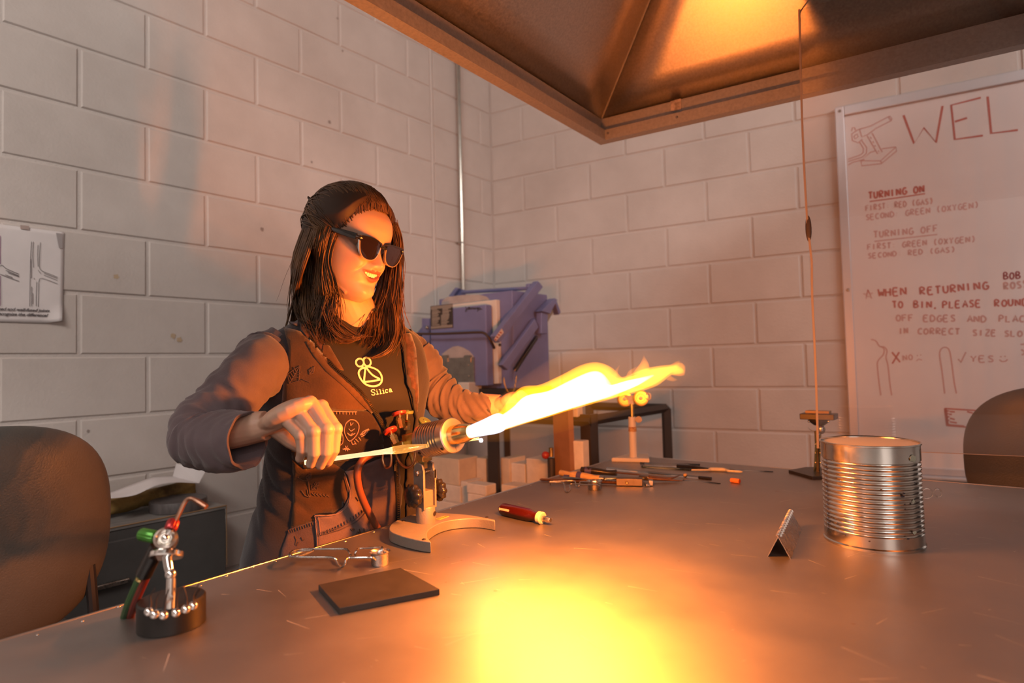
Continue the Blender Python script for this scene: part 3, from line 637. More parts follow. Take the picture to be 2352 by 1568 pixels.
flame_mesh('flame_envelope', [(1081, 979), (1112, 966), (1145, 950), (1168, 922), (1200, 888), (1240, 883), (1290, 861), (1335, 838), (1370, 831), (1400, 842), (1412, 858), (1425, 866), (1452, 858), (1475, 848), (1500, 842), (1530, 838), (1552, 838), (1568, 848)],
   [(1082, 1004), (1115, 998), (1150, 991), (1200, 975), (1250, 961), (1300, 945), (1340, 934), (1375, 924), (1400, 918), (1425, 911), (1450, 905), (1470, 900), (1488, 894), (1508, 886), (1524, 874), (1540, 862), (1556, 860), (1570, 856)], mFlO, D1)
flame_mesh('flame_core', [(1081, 982), (1115, 970), (1150, 954), (1180, 934), (1210, 908), (1260, 897), (1310, 873), (1350, 855), (1372, 852), (1384, 862), (1388, 880), (1405, 884), (1440, 874), (1475, 866), (1500, 860)],
   [(1082, 1002), (1115, 996), (1150, 989), (1200, 973), (1250, 958), (1300, 942), (1340, 930), (1370, 921), (1390, 915), (1405, 910), (1425, 902), (1445, 893), (1465, 884), (1485, 873), (1502, 863)], mFlC, D1)
flame_mesh('flame_tail', [(1385, 848), (1405, 862), (1425, 870), (1455, 862), (1480, 853), (1505, 847), (1530, 843), (1548, 842)], [(1385, 918), (1405, 914), (1430, 907), (1455, 900), (1480, 892), (1505, 880), (1525, 866), (1550, 848)], mFlY, [(0, .9), (1, 1.6)], 40)
flame_mesh('blue_cone', [(1080, 976), (1110, 963), (1140, 949), (1150, 951)], [(1081, 1006), (1110, 1001), (1140, 996), (1155, 990)], mFlB, [(0, 1), (1, 1)], 16)
for nm, up, lo in (('flame_tongue', [(1418, 864), (1420, 850), (1424, 840)], [(1408, 862), (1413, 850), (1422, 838)]),
   ('flame_tongue', [(1492, 850), (1490, 836), (1484, 824), (1480, 816)], [(1450, 862), (1462, 846), (1472, 832), (1478, 815)]),
   ('flame_tongue', [(1535, 840), (1552, 830), (1560, 828)], [(1540, 858), (1556, 846), (1563, 830)]),
   ('flame_tongue', [(1548, 836), (1564, 832), (1573, 840)], [(1545, 862), (1562, 864), (1572, 862)]),
   ('flame_tongue', [(1448, 868), (1455, 854), (1464, 842)], [(1436, 868), (1444, 852), (1460, 842)]),
   ('flame_tongue', [(1540, 862), (1550, 868), (1558, 872)], [(1530, 872), (1545, 876), (1556, 873)])):
    flame_mesh(nm, up, lo, mFlT, [(0, .8), (1, .6)], 14, 12)
flame_mesh('flame_bloom', [(1090, 960), (1160, 905), (1230, 850), (1320, 800), (1400, 800), (1480, 800), (1560, 815), (1590, 842)], [(1090, 1014), (1160, 1015), (1230, 1008), (1320, 985), (1400, 960), (1480, 930), (1560, 885), (1592, 850)], vol('flame_bloom', (1, .28, .015), 1.0), [(0, 1), (1, 1)], 40)  # faint glowing shell added to imitate the orange bloom around the flame
# the light the flame throws
FLC = (1, .235, .022)
for (x, y), pwr, r in (((1115, 982), 2.6, .005), ((1190, 940), 7, .006), ((1250, 916), 9.5, .006), ((1310, 904), 10.5, .006), ((1360, 890), 9.5, .006), ((1410, 893), 6.2, .005), ((1465, 877), 4, .004)):
    o = point('flame_light', onY(x, y, YT), pwr, FLC, r); setpar(o, fl)

# ---------------------------------------------------------------- glass rod being worked
def glass(name, tint, rough=.03, em=0, ecol=(1, .5, .12)):
    m = M(name, tint, rough, trans=1, ior=1.47); I = m.node_tree.nodes['Principled BSDF'].inputs
    I['Emission Color'].default_value = (*ecol, 1); I['Emission Strength'].default_value = em; return m
mGlass = glass('clear_glass', (.96, .96, .94)); mRodG = glass('shaft_flame_glow', (1, .95, .82), .06, .62, (1, .70, .36)); mBulbG = glass('bulb_flame_glow', (1, .85, .6), .05, .34, (1, .42, .08)); mHot = glass('hot_glass', (1, .9, .7), .1, 1.6); mMolten = glass('molten_glass_tip', (1, 1, 1), .1, 14, (.9, .85, 1))  # shaft and bulb emission stands in for flame light carried through the glass
RA, RB_ = atd(700, 1062, 1.06), atd(1100, 1007, 1.236)
rod = thing('glass_rod', RA, 'clear glass rod held in the right hand, its molten tip at the torch nozzle', 'glass rod')
def rp(t): return RA.lerp(RB_, t)
RADR = [(0, .0040), (.34, .0040), (.42, .0048), (.48, .0075), (.54, .0078), (.60, .0060), (.66, .0038), (.72, .0034), (.85, .0030), (1, .0024)]
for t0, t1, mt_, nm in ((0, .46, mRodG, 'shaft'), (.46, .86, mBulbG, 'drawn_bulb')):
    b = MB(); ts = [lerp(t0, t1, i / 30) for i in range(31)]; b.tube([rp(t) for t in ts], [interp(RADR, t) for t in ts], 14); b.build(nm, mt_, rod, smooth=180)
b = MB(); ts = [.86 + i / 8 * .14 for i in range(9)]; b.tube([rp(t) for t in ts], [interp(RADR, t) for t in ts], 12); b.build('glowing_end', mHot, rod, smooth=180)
b = MB(); b.sph(atd(1105, 1011, 1.236), .0042, 14, 10); b.build('molten_ball', mMolten, rod, smooth=180)
o = point('glow_light', atd(1105, 1011, 1.228), .05, (.8, .8, 1), .004); setpar(o, rod)

# ---------------------------------------------------------------- graphite plate, driver, tongs
def zq(pts, z): return [onz(x, y, z) for x, y in pts]
P4 = zq([(731, 1342), (920, 1303), (1010, 1352), (779, 1396)], ZT + .009)
b = MB(); n = 4; b.prism([(p.x, p.y) for p in P4], (0, 0, ZT + .009), (1, 0, 0), (0, 1, 0), (0, 0, -1), .0088)
gp = b.build('graphite_plate', mGraph, smooth=0, bevel=.0008); tag(gp, 'flat dark graphite plate lying on the metal table in front of the torch', 'graphite plate')
mDkRed = M('dark_red_resin', (.055, .006, .005), .16, trans=.25, coat=.4); mCream = M('cream_plastic', (.68, .58, .40), .4)
sa, sb = onz(1151, 1168, ZT + .0135), onz(1247, 1190, ZT + .012); sd = (sb - sa).normalized(); SL = (sb - sa).length
sdv = thing('screwdriver_handle', sa, 'dark red plastic driver handle with a cream collar and bit stub beside the torch', 'screwdriver')
def flut(t, h): return 1 + (.05 * math.cos(6 * t) if .008 < h < SL * .72 else 0)
b = MB(); b.lathe([(0, -.002), (.008, -.001), (.0118, .004), (.013, .009), (.0132, SL * .66), (.011, SL * .76), (.0095, SL * .82), (.0105, SL * .9), (.011, SL * .93), (0, SL * .93)], sa, sd, 48, mod=flut); b.build('handle', mDkRed, sdv, smooth=50)
b = MB(); b.lathe([(.0112, SL * .9), (.0128, SL * .91), (.013, SL * .985), (.0105, SL), (.006, SL), (0, SL)], sa, sd, 32); b.build('collar', mCream, sdv)
b = MB(); b.lathe([(.0062, SL * .99), (.0062, SL + .016), (.0045, SL + .021), (0, SL + .021)], sa, sd, 6); b.build('bit_stub', mSteel, sdv, smooth=20)
b = MB(); qd = sd.cross(V((0, 0, 1))).normalized(); b.box(sa + sd * .022 + qd * .0128 + V((0, 0, .003)), (.03, .0012, .006), Matrix.Rotation(math.atan2(sd.y, sd.x), 3, 'Z')); b.build('worn_patch', mCream, sdv, smooth=0)
def cup(parent, c, r, h, mat):
    bb = MB(); bb.lathe([(0, 0), (r * .86, 0), (r * .95, h * .12), (r * .97, h * .86), (r * 1.02, h * .93), (r * 1.13, h), (r * 1.13, h + .001), (r * .98, h * .95), (r * .9, h * .85), (r * .88, h * .2), (0, h * .15)], c, n=32); return bb.build('cup', mat, parent)
K8 = 660 / 2352
def t8(l, z): return [(*onz(640 + x * K8, 1150 + y * K8, q),) for (x, y), q in zip(l, z)]
tg = thing('wire_tongs', tab(780, 1290), 'springy bent wire tongs gripping a small steel cup at the near table edge', 'tongs')
zz = ZT + .019; zl = ZT + .0026
arm1 = t8([(110, 412), (190, 396), (290, 393), (420, 393), (535, 393), (565, 402), (583, 428), (598, 456)], [zz] * 7 + [zz - .008])
arm1b = t8([(622, 454), (630, 420), (645, 394), (680, 386), (760, 383), (838, 379), (856, 396), (868, 440)], [zz - .008] + [zz + .004] * 5 + [zz + .003, zz - .006])
arm2 = t8([(96, 452), (150, 459), (260, 461), (380, 461), (440, 464), (468, 478), (484, 510), (512, 541), (540, 522), (552, 484), (575, 466), (640, 464), (720, 463), (772, 465), (792, 480)], [zz] * 5 + [zz - .002, zz - .009, zl, zz - .009, zz - .002, zz] + [zz + .001] * 3 + [zz - .004])
b = MB(); b.tube([V(p) for p in spline(arm2, 70)], .0019, 9); b.build('lower_arm', mSteel, tg)
b = MB(); b.tube([V(p) for p in spline(arm1 + arm1b, 70)], .0019, 9); b.build('upper_arm', mSteel, tg)
coil = t8([(290, 393), (190, 396), (120, 410), (88, 436), (96, 456), (150, 452), (230, 430), (288, 404), (230, 404), (140, 418), (100, 438), (96, 452)], [zz] * 5 + [zz + .002] * 4 + [zz + .001] * 3)
b = MB(); b.tube([V(p) for p in spline(coil, 60)], .0019, 9); b.build('spring_coil', mSteel, tg)
cup(tg, onz(873, 1296, ZT + .0003), .0155, .0215, mSteel)
# ================================================================ big tin can
mTin = M('tin_plate', (.66, .63, .58), .17, 1, var=.1, vs_=30, rvar=.07); mTinIn = M('white_can_lining', (.70, .66, .60), .45); mGlue = M('dried_glue', (.58, .54, .40), .6); mDent = M('dark_scuff', (.05, .04, .05), .5)
cc = V((2.128, -1.452, ZT)); RC = .0785; HCN = .178
can = thing('tin_can', cc, 'large ribbed open tin can standing on the right of the metal table', 'can')
prof = [(0, .004), (RC - .004, .004), (RC - .003, .0), (RC + .0012, .0), (RC + .0015, .004), (RC - .0005, .006), (RC - .0005, .021)]
for i in range(16):
    z = .024 + i * .0079; prof += [(RC - .0005, z), (RC - .0026, z + .002), (RC - .0028, z + .0032), (RC - .0005, z + .0056)]
prof += [(RC - .0005, .153), (RC - .0005, HCN - .004), (RC + .0014, HCN - .003), (RC + .0016, HCN - .0005), (RC + .0004, HCN), (RC - .0016, HCN - .001), (RC - .0018, HCN - .004)]
b = MB(); b.lathe(prof, cc, n=96); b.build('body', mTin, can, smooth=38)
b = MB(); b.lathe([(RC - .0019, HCN - .003), (RC - .0032, HCN - .008), (RC - .0042, .012), (0, .012)], cc, n=64); b.build('inner_lining', mTinIn, can)
def on_can(x, y, sz, mat, nm, ys=1.0):
    d = ray(x, y); o = CAM - cc; a = d.x ** 2 + d.y ** 2; bq = 2 * (o.x * d.x + o.y * d.y); cq = o.x ** 2 + o.y ** 2 - (RC + .0002) ** 2
    t = (-bq - math.sqrt(max(0, bq * bq - 4 * a * cq))) / (2 * a); p = CAM + d * t; th = math.atan2(p.y - cc.y, p.x - cc.x); n = 12; ph = rnd.random() * 6
    bb = MB(); bb.add([(cc.x + (RC + .0003) * math.cos(th + sz / RC * math.cos(q * 2 * PI / n) * (1 + .25 * math.sin(3 * q + ph))), cc.y + (RC + .0003) * math.sin(th + sz / RC * math.cos(q * 2 * PI / n)), p.z + sz * ys * math.sin(q * 2 * PI / n) * (1 + .3 * math.cos(2 * q + ph))) for q in range(n)], [tuple(range(n))]); bb.build(nm, mat, can, smooth=0)
on_can(2097, 1053, .0085, mGlue, 'glue_patch', .7); on_can(2101, 1223, .004, mGlue, 'glue_patch', .7); on_can(2098, 1151, .003, mGlue, 'glue_patch')
for x, y, q in ((2076, 1133, .0028), (2074, 1140, .0033), (2078, 1158, .0018), (2086, 1237, .0028), (2079, 1169, .0018), (1997, 1243, .0016), (2024, 1124, .0018), (2101, 1108, .0016), (1940, 1229, .0016)): on_can(x, y, q, mDent, 'scuff', .5)
b = MB(); b.add([cc + V((math.cos(-2.55 + q) * (RC + .0006), math.sin(-2.55 + q) * (RC + .0006), z)) for z in (.008, .152) for q in (-.012, .012)], [(0, 1, 3, 2)]); b.build('side_seam', mSteel, can, smooth=0)

# ---------------------------------------------------------------- folded metal stand (tent) with a notched ridge
e0, e1, e2 = tab(1764, 1278), tab(1817, 1284), tab(1842, 1216)
ty = (e2 - e1); tn = thing('folded_stand', e0, 'small folded steel rod stand with a notched ridge, left of the tin can', 'rod rest')
mid = (e0 + e1) / 2; apx = onpl(1789, 1233, mid, ty.normalized()); hgt = apx.z - ZT; apx = V((mid.x, mid.y, ZT + hgt))
ed = ty.normalized()
for q, nm in ((e0, 'left_side'), (e1, 'right_side')):
    b = MB(); th_ = .0012; K = 14; Ln = ty.length
    nn = (apx - q).cross(ed).normalized() * th_
    b.add([q, q + ty, apx + ty, apx] + [p + nn for p in (q, q + ty, apx + ty, apx)], [(0, 1, 2, 3), (7, 6, 5, 4), (0, 4, 5, 1), (1, 5, 6, 2), (2, 6, 7, 3), (3, 7, 4, 0)]); b.build(nm, mSteel, tn, smooth=0)
for k in range(12):
    p = apx + ed * (ty.length * (k + .4) / 12) + V((0, 0, -.0005)); b = MB(); wd = (e1 - e0).normalized()
    b.tube([p + wd * (.0035 * math.cos(a)) + V((0, 0, .0042 * math.sin(a))) for a in [j * PI / 6 for j in range(7)]], .0009, 5, flat=2.2); b.build('ridge_notch', mSteel, tn)

# ---------------------------------------------------------------- glass rings behind the can
def ringg(lbl, c, r, tilt, ang, rr=.0016):
    c = V(c); Rq = Matrix.Rotation(ang, 3, 'Z') @ Matrix.Rotation(tilt, 3, 'X'); bb = MB()
    bb.tube([c + Rq @ V((math.cos(a) * r, 0, math.sin(a) * r)) for a in [i * 2 * PI / 32 for i in range(32)]], rr, 8, closed=True)
    o = bb.build('glass_ring', mGlass, smooth=180); return tag(o, lbl, 'glass ring', 'clear glass rings behind the can')
rgp = tab(2130, 1145)
ringg('clear glass ring leaning just behind the right side of the tin can, larger one lying', V((rgp.x, rgp.y, ZT + .0125)), .0115, .15, .5)
ringg('small clear glass ring standing free to the right of the tin can', V((rgp.x + .018, rgp.y + .03, ZT + .0105)), .0090, -.2, .8)

# ---------------------------------------------------------------- black tool rest on a post
mBlk = M('black_painted_steel', (.03, .024, .02), .35, .3)
rb = tab(1862, 1092)
rs_ = thing('tool_rest', rb, 'black tool rest with brass rails, behind the tin can at the far table edge', 'tool rest')
base_px = [(1811, 1080), (1865, 1099), (1900, 1098), (1930, 1082), (1880, 1072), (1845, 1072)]
b = MB(); b.prism([(p.x, p.y) for p in (onz(x, y, ZT + .009) for x, y in [(1811, 1079), (1866, 1094), (1902, 1093), (1925, 1080), (1885, 1072), (1850, 1072)])], (0, 0, ZT + .009), (1, 0, 0), (0, 1, 0), (0, 0, -1), .0088); b.build('base', mBlk, rs_, smooth=0, bevel=.0008)
rz = onz(1876, 1082, ZT + .009); rY = rz.y
def ry(x, y, dy=0): return onY(x, y, rY + dy)
for (x0, y0), (x1, y1), dy, nm in (((1871, 1086), (1876, 990), -.006, 'brass_rail'), ((1881, 1085), (1884, 990), .004, 'brass_rail')):
    b = MB(); b.tube([ry(x0, y0, dy), ry(x1, y1, dy)], .0030, 4); b.build(nm, mBrassB, rs_, smooth=0)
b = MB(); b.box((ry(1877, 1040).x, rY, (ry(1877, 1040)).z), (.009, .008, .125)); b.build('post', mBlk, rs_, bevel=.001)
for y in (1020, 1040, 1062):
    for x in (1873, 1884): b = MB(); b.sph(ry(x, y, -.009), .0024, 10, 8); b.build('rivet', mBrassB, rs_)
b = MB(); b.sph(ry(1886, 985), .0125, 16, 12, (.9, .9, 1.1)); b.tube([ry(1878, 1000), ry(1886, 985), ry(1880, 968)], .006, 8); b.build('swivel_joint', mSteel, rs_)
b = MB(); b.tube([V(p) for p in spline([tuple(ry(x, y, -.01)) for x, y in ((1856, 980), (1862, 987), (1874, 989), (1884, 981))], 12)], .0009, 6); b.build('wire_spring', mSteel, rs_)
hd = ry(1881, 958); b = MB()
b.box(hd + V((0, 0, .003)), (.088, .055, .016)); b.build('rest_head', mBlk, rs_, bevel=.0015)
b = MB(); b.box(hd + V((-.004, .012, .0145)), (.062, .03, .007)); b.build('rest_pad', M('tan_pad', (.42, .27, .15), .6), rs_, bevel=.001)
b = MB(); b.lathe([(.014, 0), (.026, .010), (.028, .018), (0, .018)], hd + V((0, 0, -.022)), n=24); b.build('head_cone', mBlk, rs_)
for x in (1858, 1903): b = MB(); b.sph(ry(x, 967, -.02), .0035, 10, 8); b.build('thumb_screw', mSteel, rs_)

# ---------------------------------------------------------------- white roller stand
mWhite = M('white_enamel', (.62, .55, .47), .4); mRoll = M('brass_roller', (.55, .40, .16), .32, 1)
wb_ = tab(1452, 1062); RY = onz(1453, 1050, ZT + .014).y
st = thing('roller_stand', wb_, 'white post stand with two brass roller wheels at the far table corner', 'roller stand')
bp_ = [(p.x, p.y) for p in (onz(x, y, ZT + .014) for x, y in [(1404, 1051), (1492, 1053), (1489, 1041), (1445, 1041)])]
b = MB(); b.prism(bp_, (0, 0, ZT + .014), (1, 0, 0), (0, 1, 0), (0, 0, -1), .0138); b.build('base', mWhite, st, smooth=0, bevel=.003)
pz = onz(1455, 1049, ZT + .014)
def sy(x, y, dy=0): return onY(x, y, pz.y + dy)
p1 = sy(1454.5, 957); b = MB(); b.cyl(pz, V((pz.x, pz.y, p1.z)), .0128, n=28); b.build('post_sleeve', mWhite, st)
p2 = sy(1453, 930); b = MB(); b.cyl(V((pz.x, pz.y, p1.z - .01)), V((pz.x, pz.y, p2.z + .005)), .0062, n=20); b.build('inner_rod', mBrass, st)
b = MB(); b.lathe([(.0, 0), (.0105, 0), (.0108, .004), (0, .004)], sy(1466, 963, -.004) + V((0, .002, 0)), (.5, -.85, 0), 24); b.build('lock_knob', mSteelD, st)
bc = sy(1455, 985).z; mBand = M('patterned_band', (.45, .30, .12), .6, var=.8, vs_=160, dark=(.20, .03, .02))
b = MB(); b.lathe([(.0128, 0), (.0134, 0), (.0134, .016), (.0128, .016)], V((pz.x, pz.y, bc - .008)), n=28); b.build('patterned_band', mBand, st)
b = MB(); b.box(V((pz.x, pz.y, p2.z + .010)), (.020, .012, .014)); b.box(V((pz.x + .001, pz.y, p2.z + .024)), (.05, .006, .016)); b.build('roller_yoke', mWhite, st, bevel=.001)
vd = (CAM - sy(1472, 912)); vd = V((.35, -.93, 0)).normalized()
for x, y, dy in ((1435, 916, 0), (1472, 914, 0)):
    o = sy(x, y, dy); b = MB(); b.lathe([(0, -.005), (.0235, -.005), (.0262, -.004), (.0262, .004), (.0235, .005), (.014, .0046), (.013, .003), (.007, .003), (.0065, .0075), (0, .0075)], o, vd, 40); wv = b.build('roller', mRoll, st, smooth=30)
    b = MB(); b.lathe([(.0055, 0), (.0055, .0035), (.003, .005), (0, .005)], o + vd * .0075, vd, 6); b.build('axle_nut', mSteel, wv)
o = sy(1489, 910, .004); b = MB(); b.tube([o + V((math.cos(a) * .0085, 0, math.sin(a) * .0105)) for a in [i * 2 * PI / 20 for i in range(20)]], .0028, 7, closed=True); b.build('loop_handle', mWhite, st)

# ---------------------------------------------------------------- heap of hand tools at the far left of the table
mWoodH = M('worn_wood_handle', (.47, .30, .13), .5, var=.35, vs_=50, stretch=(1, 1, 8)); mBlueT = M('blue_tape', (.05, .045, .14), .45); mRust = M('brown_steel', (.17, .085, .045), .45, .6, var=.3, vs_=70)
def tz(x, y, h): return onz(x, y, ZT + h)
# black-handled graphite paddle / knife
k0, k1, k2 = tz(1333, 1079, .020), tz(1416, 1085, .016), tz(1470, 1090, .014)
kn = thing('graphite_knife', k0, 'black handled knife with blue tape on its grip, topmost of the tool heap', 'knife')
d = (k1 - k0).normalized(); L = (k1 - k0).length
b = MB(); b.tube([k0 + d * (L * t) + V((0, 0, z)) for t, z in ((0, 0), (.03, 0), (.25, .001), (.5, 0), (.75, -.002), (.93, -.001), (1, 0))], [.004, .0115, .0125, .0115, .0088, .0098, .0105], 16, flat=.85); b.build('handle', mBlackPl, kn)
b = MB(); b.tube([k0 + d * (L * .14), k0 + d * (L * .32)], .0130, 16, flat=.85, cap=False); b.build('blue_tape', mBlueT, kn)
d2 = (k2 - k1).normalized(); b = MB(); b.tube([k1, k1 + (k2 - k1) * .4, k1 + (k2 - k1) * .9, k2 + d2 * .006], [.006, .0062, .0055, .001], 10, flat=.35); b.build('blade', mRust, kn)
# wooden handled tool with a bright ferrule and rod
h0, h1, h2, h3 = tz(1310, 1091, .0165), tz(1378, 1099, .0155), tz(1388, 1099.5, .0155), tz(1492, 1098.5, .010)
wt = thing('wooden_handled_tool', h0, 'wooden handled marver tool with dark tape and a long bright steel rod', 'hand tool')
d = (h1 - h0).normalized(); L = (h1 - h0).length
b = MB(); b.tube([h0 + d * (L * t) for t in (0, .04, .2, .45, .7, .85, .95, 1)], [.004, .0105, .0125, .0118, .0098, .0078, .0092, .0085], 18); b.build('handle', mWoodH, wt)
b = MB(); b.tube([h0 + d * (L * .26), h0 + d * (L * .42)], .0126, 18, cap=False); b.build('dark_tape', mBlueT, wt)
b = MB(); b.cyl(h1 - d * .003, h2, .0082, .0070, 18); b.build('ferrule', mSteel, wt)
b = MB(); b.tube([h2, h2.lerp(h3, .12), h2.lerp(h3, .15), h3], [.0035, .0035, .0042, .0042], 12); b.build('rod', mBrassB, wt)
# cork or second wooden handle end lying behind it
g0, g1 = tz(1286, 1085, .011), tz(1318, 1091, .008)
wt2 = thing('wood_stub_tool', g0, 'short wooden stub handle with dark tape at the left end of the heap', 'hand tool')
d = (g1 - g0).normalized(); L = (g1 - g0).length
b = MB(); b.tube([g0, g0 + d * .002, g0 + d * (L * .5), g1], [.004, .0085, .0085, .006], 14); b.build('handle', mWoodH, wt2)
b = MB(); b.tube([tz(1296, 1094, .007), tz(1308, 1095, .007)], .0058, 12); b.build('dark_tape', mBlueT, wt2)
# brown shears
s0_, s1_ = tz(1490, 1098, .012), tz(1568, 1104, .006); s2_ = tz(1563, 1090, .012)
shr = thing('tweezer_shears', s0_, 'dark brown steel shears with one upturned point at the right of the heap', 'shears')
b = MB(); b.tube([s0_, s0_.lerp(s1_, .5), s1_], [.0085, .0065, .0012], 10, flat=.6); b.build('lower_blade', mRust, shr)
b = MB(); b.tube([V(p) for p in spline([tuple(s0_ + V((0, 0, .004))), tuple(tz(1528, 1098, .010)), tuple(tz(1546, 1097, .011)), tuple(s2_)], 14)], [.008 - .006 * i / 13 for i in range(14)], 10, flat=.6); b.build('upper_blade', mRust, shr)
b = MB(); b.box(s0_ + V((-.012, 0, 0)), (.03, .014, .012)); b.build('shear_joint', mSteelD, shr, bevel=.002)
# flat steel tongs with a dark clamp block
f0, f1, f2, f3 = tz(1240, 1101, .006), tz(1416, 1109, .006), tz(1476, 1110, .006), tz(1492, 1111, .005)
ft = thing('flat_tongs', f0, 'long flat steel tongs with a dark clamp block and a clip at the tip', 'tongs')
b = MB(); b.tube([f0, f0.lerp(f1, .02), f1], [.003, .0068, .0060], 4, flat=.55); b.build('lower_bar', mRust, ft, smooth=0)
q0, q1 = tz(1290, 1096, .013), tz(1416, 1104, .012); b = MB(); b.tube([q0, q0.lerp(q1, .02), q1], [.003, .0058, .0058], 4, flat=.5); b.build('upper_bar', mSteel, ft, smooth=0)
db = (f2 - f1).normalized(); b = MB(); b.box((f1 + f2) / 2 + V((0, 0, .005)), ((f2 - f1).length, .026, .019), Matrix.Rotation(math.atan2(db.y, db.x), 3, 'Z')); b.build('clamp_block', mSteelD, ft, bevel=.0012)
b = MB(); sdq = V((db.y, -db.x, 0)); b.lathe([(.0045, 0), (.0045, .003), (.0025, .006), (0, .006)], (f1 + f2) / 2 - db * .006 + sdq * .013 + V((0, 0, .004)), sdq, 12); b.build('clamp_screw', mBrassB, ft)
b = MB(); b.box(f3 + V((.004, 0, .004)), (.012, .018, .014), Matrix.Rotation(.5, 3, 'Z')); b.box(f3 + V((.0, -.012, -.001)), (.012, .012, .007), Matrix.Rotation(.8, 3, 'Z')); b.build('tip_clip', mSteel, ft, bevel=.0015)
# second wire cup tongs
t2 = thing('wire_tongs', tz(1320, 1118, 0), 'second wire cup tongs lying in front of the tool heap', 'tongs')
z9 = .017
b = MB(); b.tube([V(p) for p in spline([tuple(tz(x, y, h)) for x, y, h in ((1262, 1107, z9), (1290, 1108, z9), (1296, 1112, z9 - .003), (1298, 1126, .003), (1303, 1130, .0022), (1309, 1124, .004), (1312, 1111, z9 - .002), (1345, 1113, z9), (1372, 1113, z9 + .004), (1376, 1117, z9 + .001))], 40)], .0016, 8); b.build('lower_arm', mSteel, t2)
b = MB(); b.tube([V(p) for p in spline([tuple(tz(x, y, h)) for x, y, h in ((1262, 1106, z9), (1316, 1104, z9), (1321, 1112, z9 - .006), (1326, 1117, .008), (1331, 1113, z9 - .004), (1336, 1106, z9), (1380, 1110, z9 + .004))], 34)], .0016, 8); b.build('upper_arm', mSteel, t2)
b = MB(); b.tube([tz(1264, 1113, .0016), tz(1264.5, 1106, z9)], .0016, 8); b.build('foot', mBrassB, t2)
cup(t2, tz(1366, 1124, .0003), .0185, .022, mSteel)

# ---------------------------------------------------------------- glass rods and small bits at the back of the table
mGl2 = glass('clear_rod_glass', (.93, .92, .90), .05); mBlkGl = M('black_glass', (.012, .01, .01), .15, coat=.5); mAmber = glass('amber_rod_glass', (.95, .75, .40), .05)
def rodt(lbl, p, q, r, mat, name='glass_rod', h=None):
    h = r + .0003 if h is None else h; a, c = tz(*p, h), tz(*q, h); bb = MB(); bb.tube([a, c], r, 10)
    return tag(bb.build(name, mat, smooth=180), lbl, 'glass rod', 'glass rods at the back of the table')
rodt('longest clear glass rod, rearmost of the rods in front of the white roller stand', (1470, 1063), (1608, 1067), .0030, mGl2)
rodt('clear glass rod whose left end lies below the roller stand base', (1474, 1071), (1590, 1078), .0035, mAmber)
g = thing('point_tube', tz(1560, 1071, .006), 'black glass tube end with a clear left part, in the middle of the rods', 'glass tube', 'glass rods at the back of the table')
a, c, e = tz(1555, 1069.5, .0065), tz(1588, 1072, .0065), tz(1632, 1077, .005)
b = MB(); b.tube([tz(1480, 1066, .0065), a], .0055, 12); b.build('clear_part', mGl2, g); b = MB(); b.tube([a, c, e], [.0058, .0058, .0025], 12); b.build('black_part', mBlkGl, g)
g = thing('point_tube', tz(1650, 1077, .006), 'pale glass tube with drawn out thin points at both ends', 'glass tube', 'glass rods at the back of the table')
pts = [tz(x, y, .0062) for x, y in ((1588, 1079), (1626, 1079), (1632, 1077.5), (1660, 1078), (1668, 1079), (1672, 1081), (1700, 1083), (1706, 1083.5))]
b = MB(); b.tube(pts, [.0025, .0028, .0060, .0060, .0045, .0038, .0036, .0008], 12); b.build('body', M('frosted_glass', (.85, .74, .52), .25, trans=.3), g)
rodt('thin clear glass stringer reaching to the right of the pale tube', (1675, 1078), (1776, 1083), .0014, mGl2)
g = thing('black_tipped_rod', tz(1600, 1095, .004), 'clear glass rod with a black right end lying before the shears', 'glass rod')
b = MB(); b.tube([tz(1394, 1075, .0042), tz(1605, 1096, .0042)], .0038, 10); b.build('clear_part', mGl2, g); b = MB(); b.tube([tz(1605, 1096, .0042), tz(1634, 1099, .0042)], .0045, 12); b.build('black_end', mBlkGl, g)
rodt('thin glass stringer pointing right from the tip of the shears', (1568, 1102), (1655, 1110), .0013, mGl2)
b = MB(); b.sph(tz(1574, 1091, .0065), .0065, 12, 8, (1, .8, .8)); tag(b.build('cork_bead', mWoodH), 'small round amber bead beside the point of the shears', 'bead')
e0_, e1_ = tz(1678, 1102, .0065), tz(1699, 1105, .0065); d = (e1_ - e0_).normalized(); L = (e1_ - e0_).length
mOrange = M('orange_foam', (.85, .24, .06), .7, bump=.0003, bs=900); ep = thing('ear_plug', e0_, 'orange foam ear plug lying on the metal table', 'ear plug')
b = MB(); b.lathe([(0, 0), (.0045, .0004), (.0063, .003), (.0066, L * .5), (.0062, L * .85), (.0066, L * .97), (.005, L), (0, L)], e0_, d, 24); b.build('plug', mOrange, ep)
b = MB(); b.lathe([(.0052, L), (.0050, L + .0004), (0, L + .0004)], e0_, d, 24); b.build('cut_end', M('red_foam', (.55, .10, .04), .7), ep)

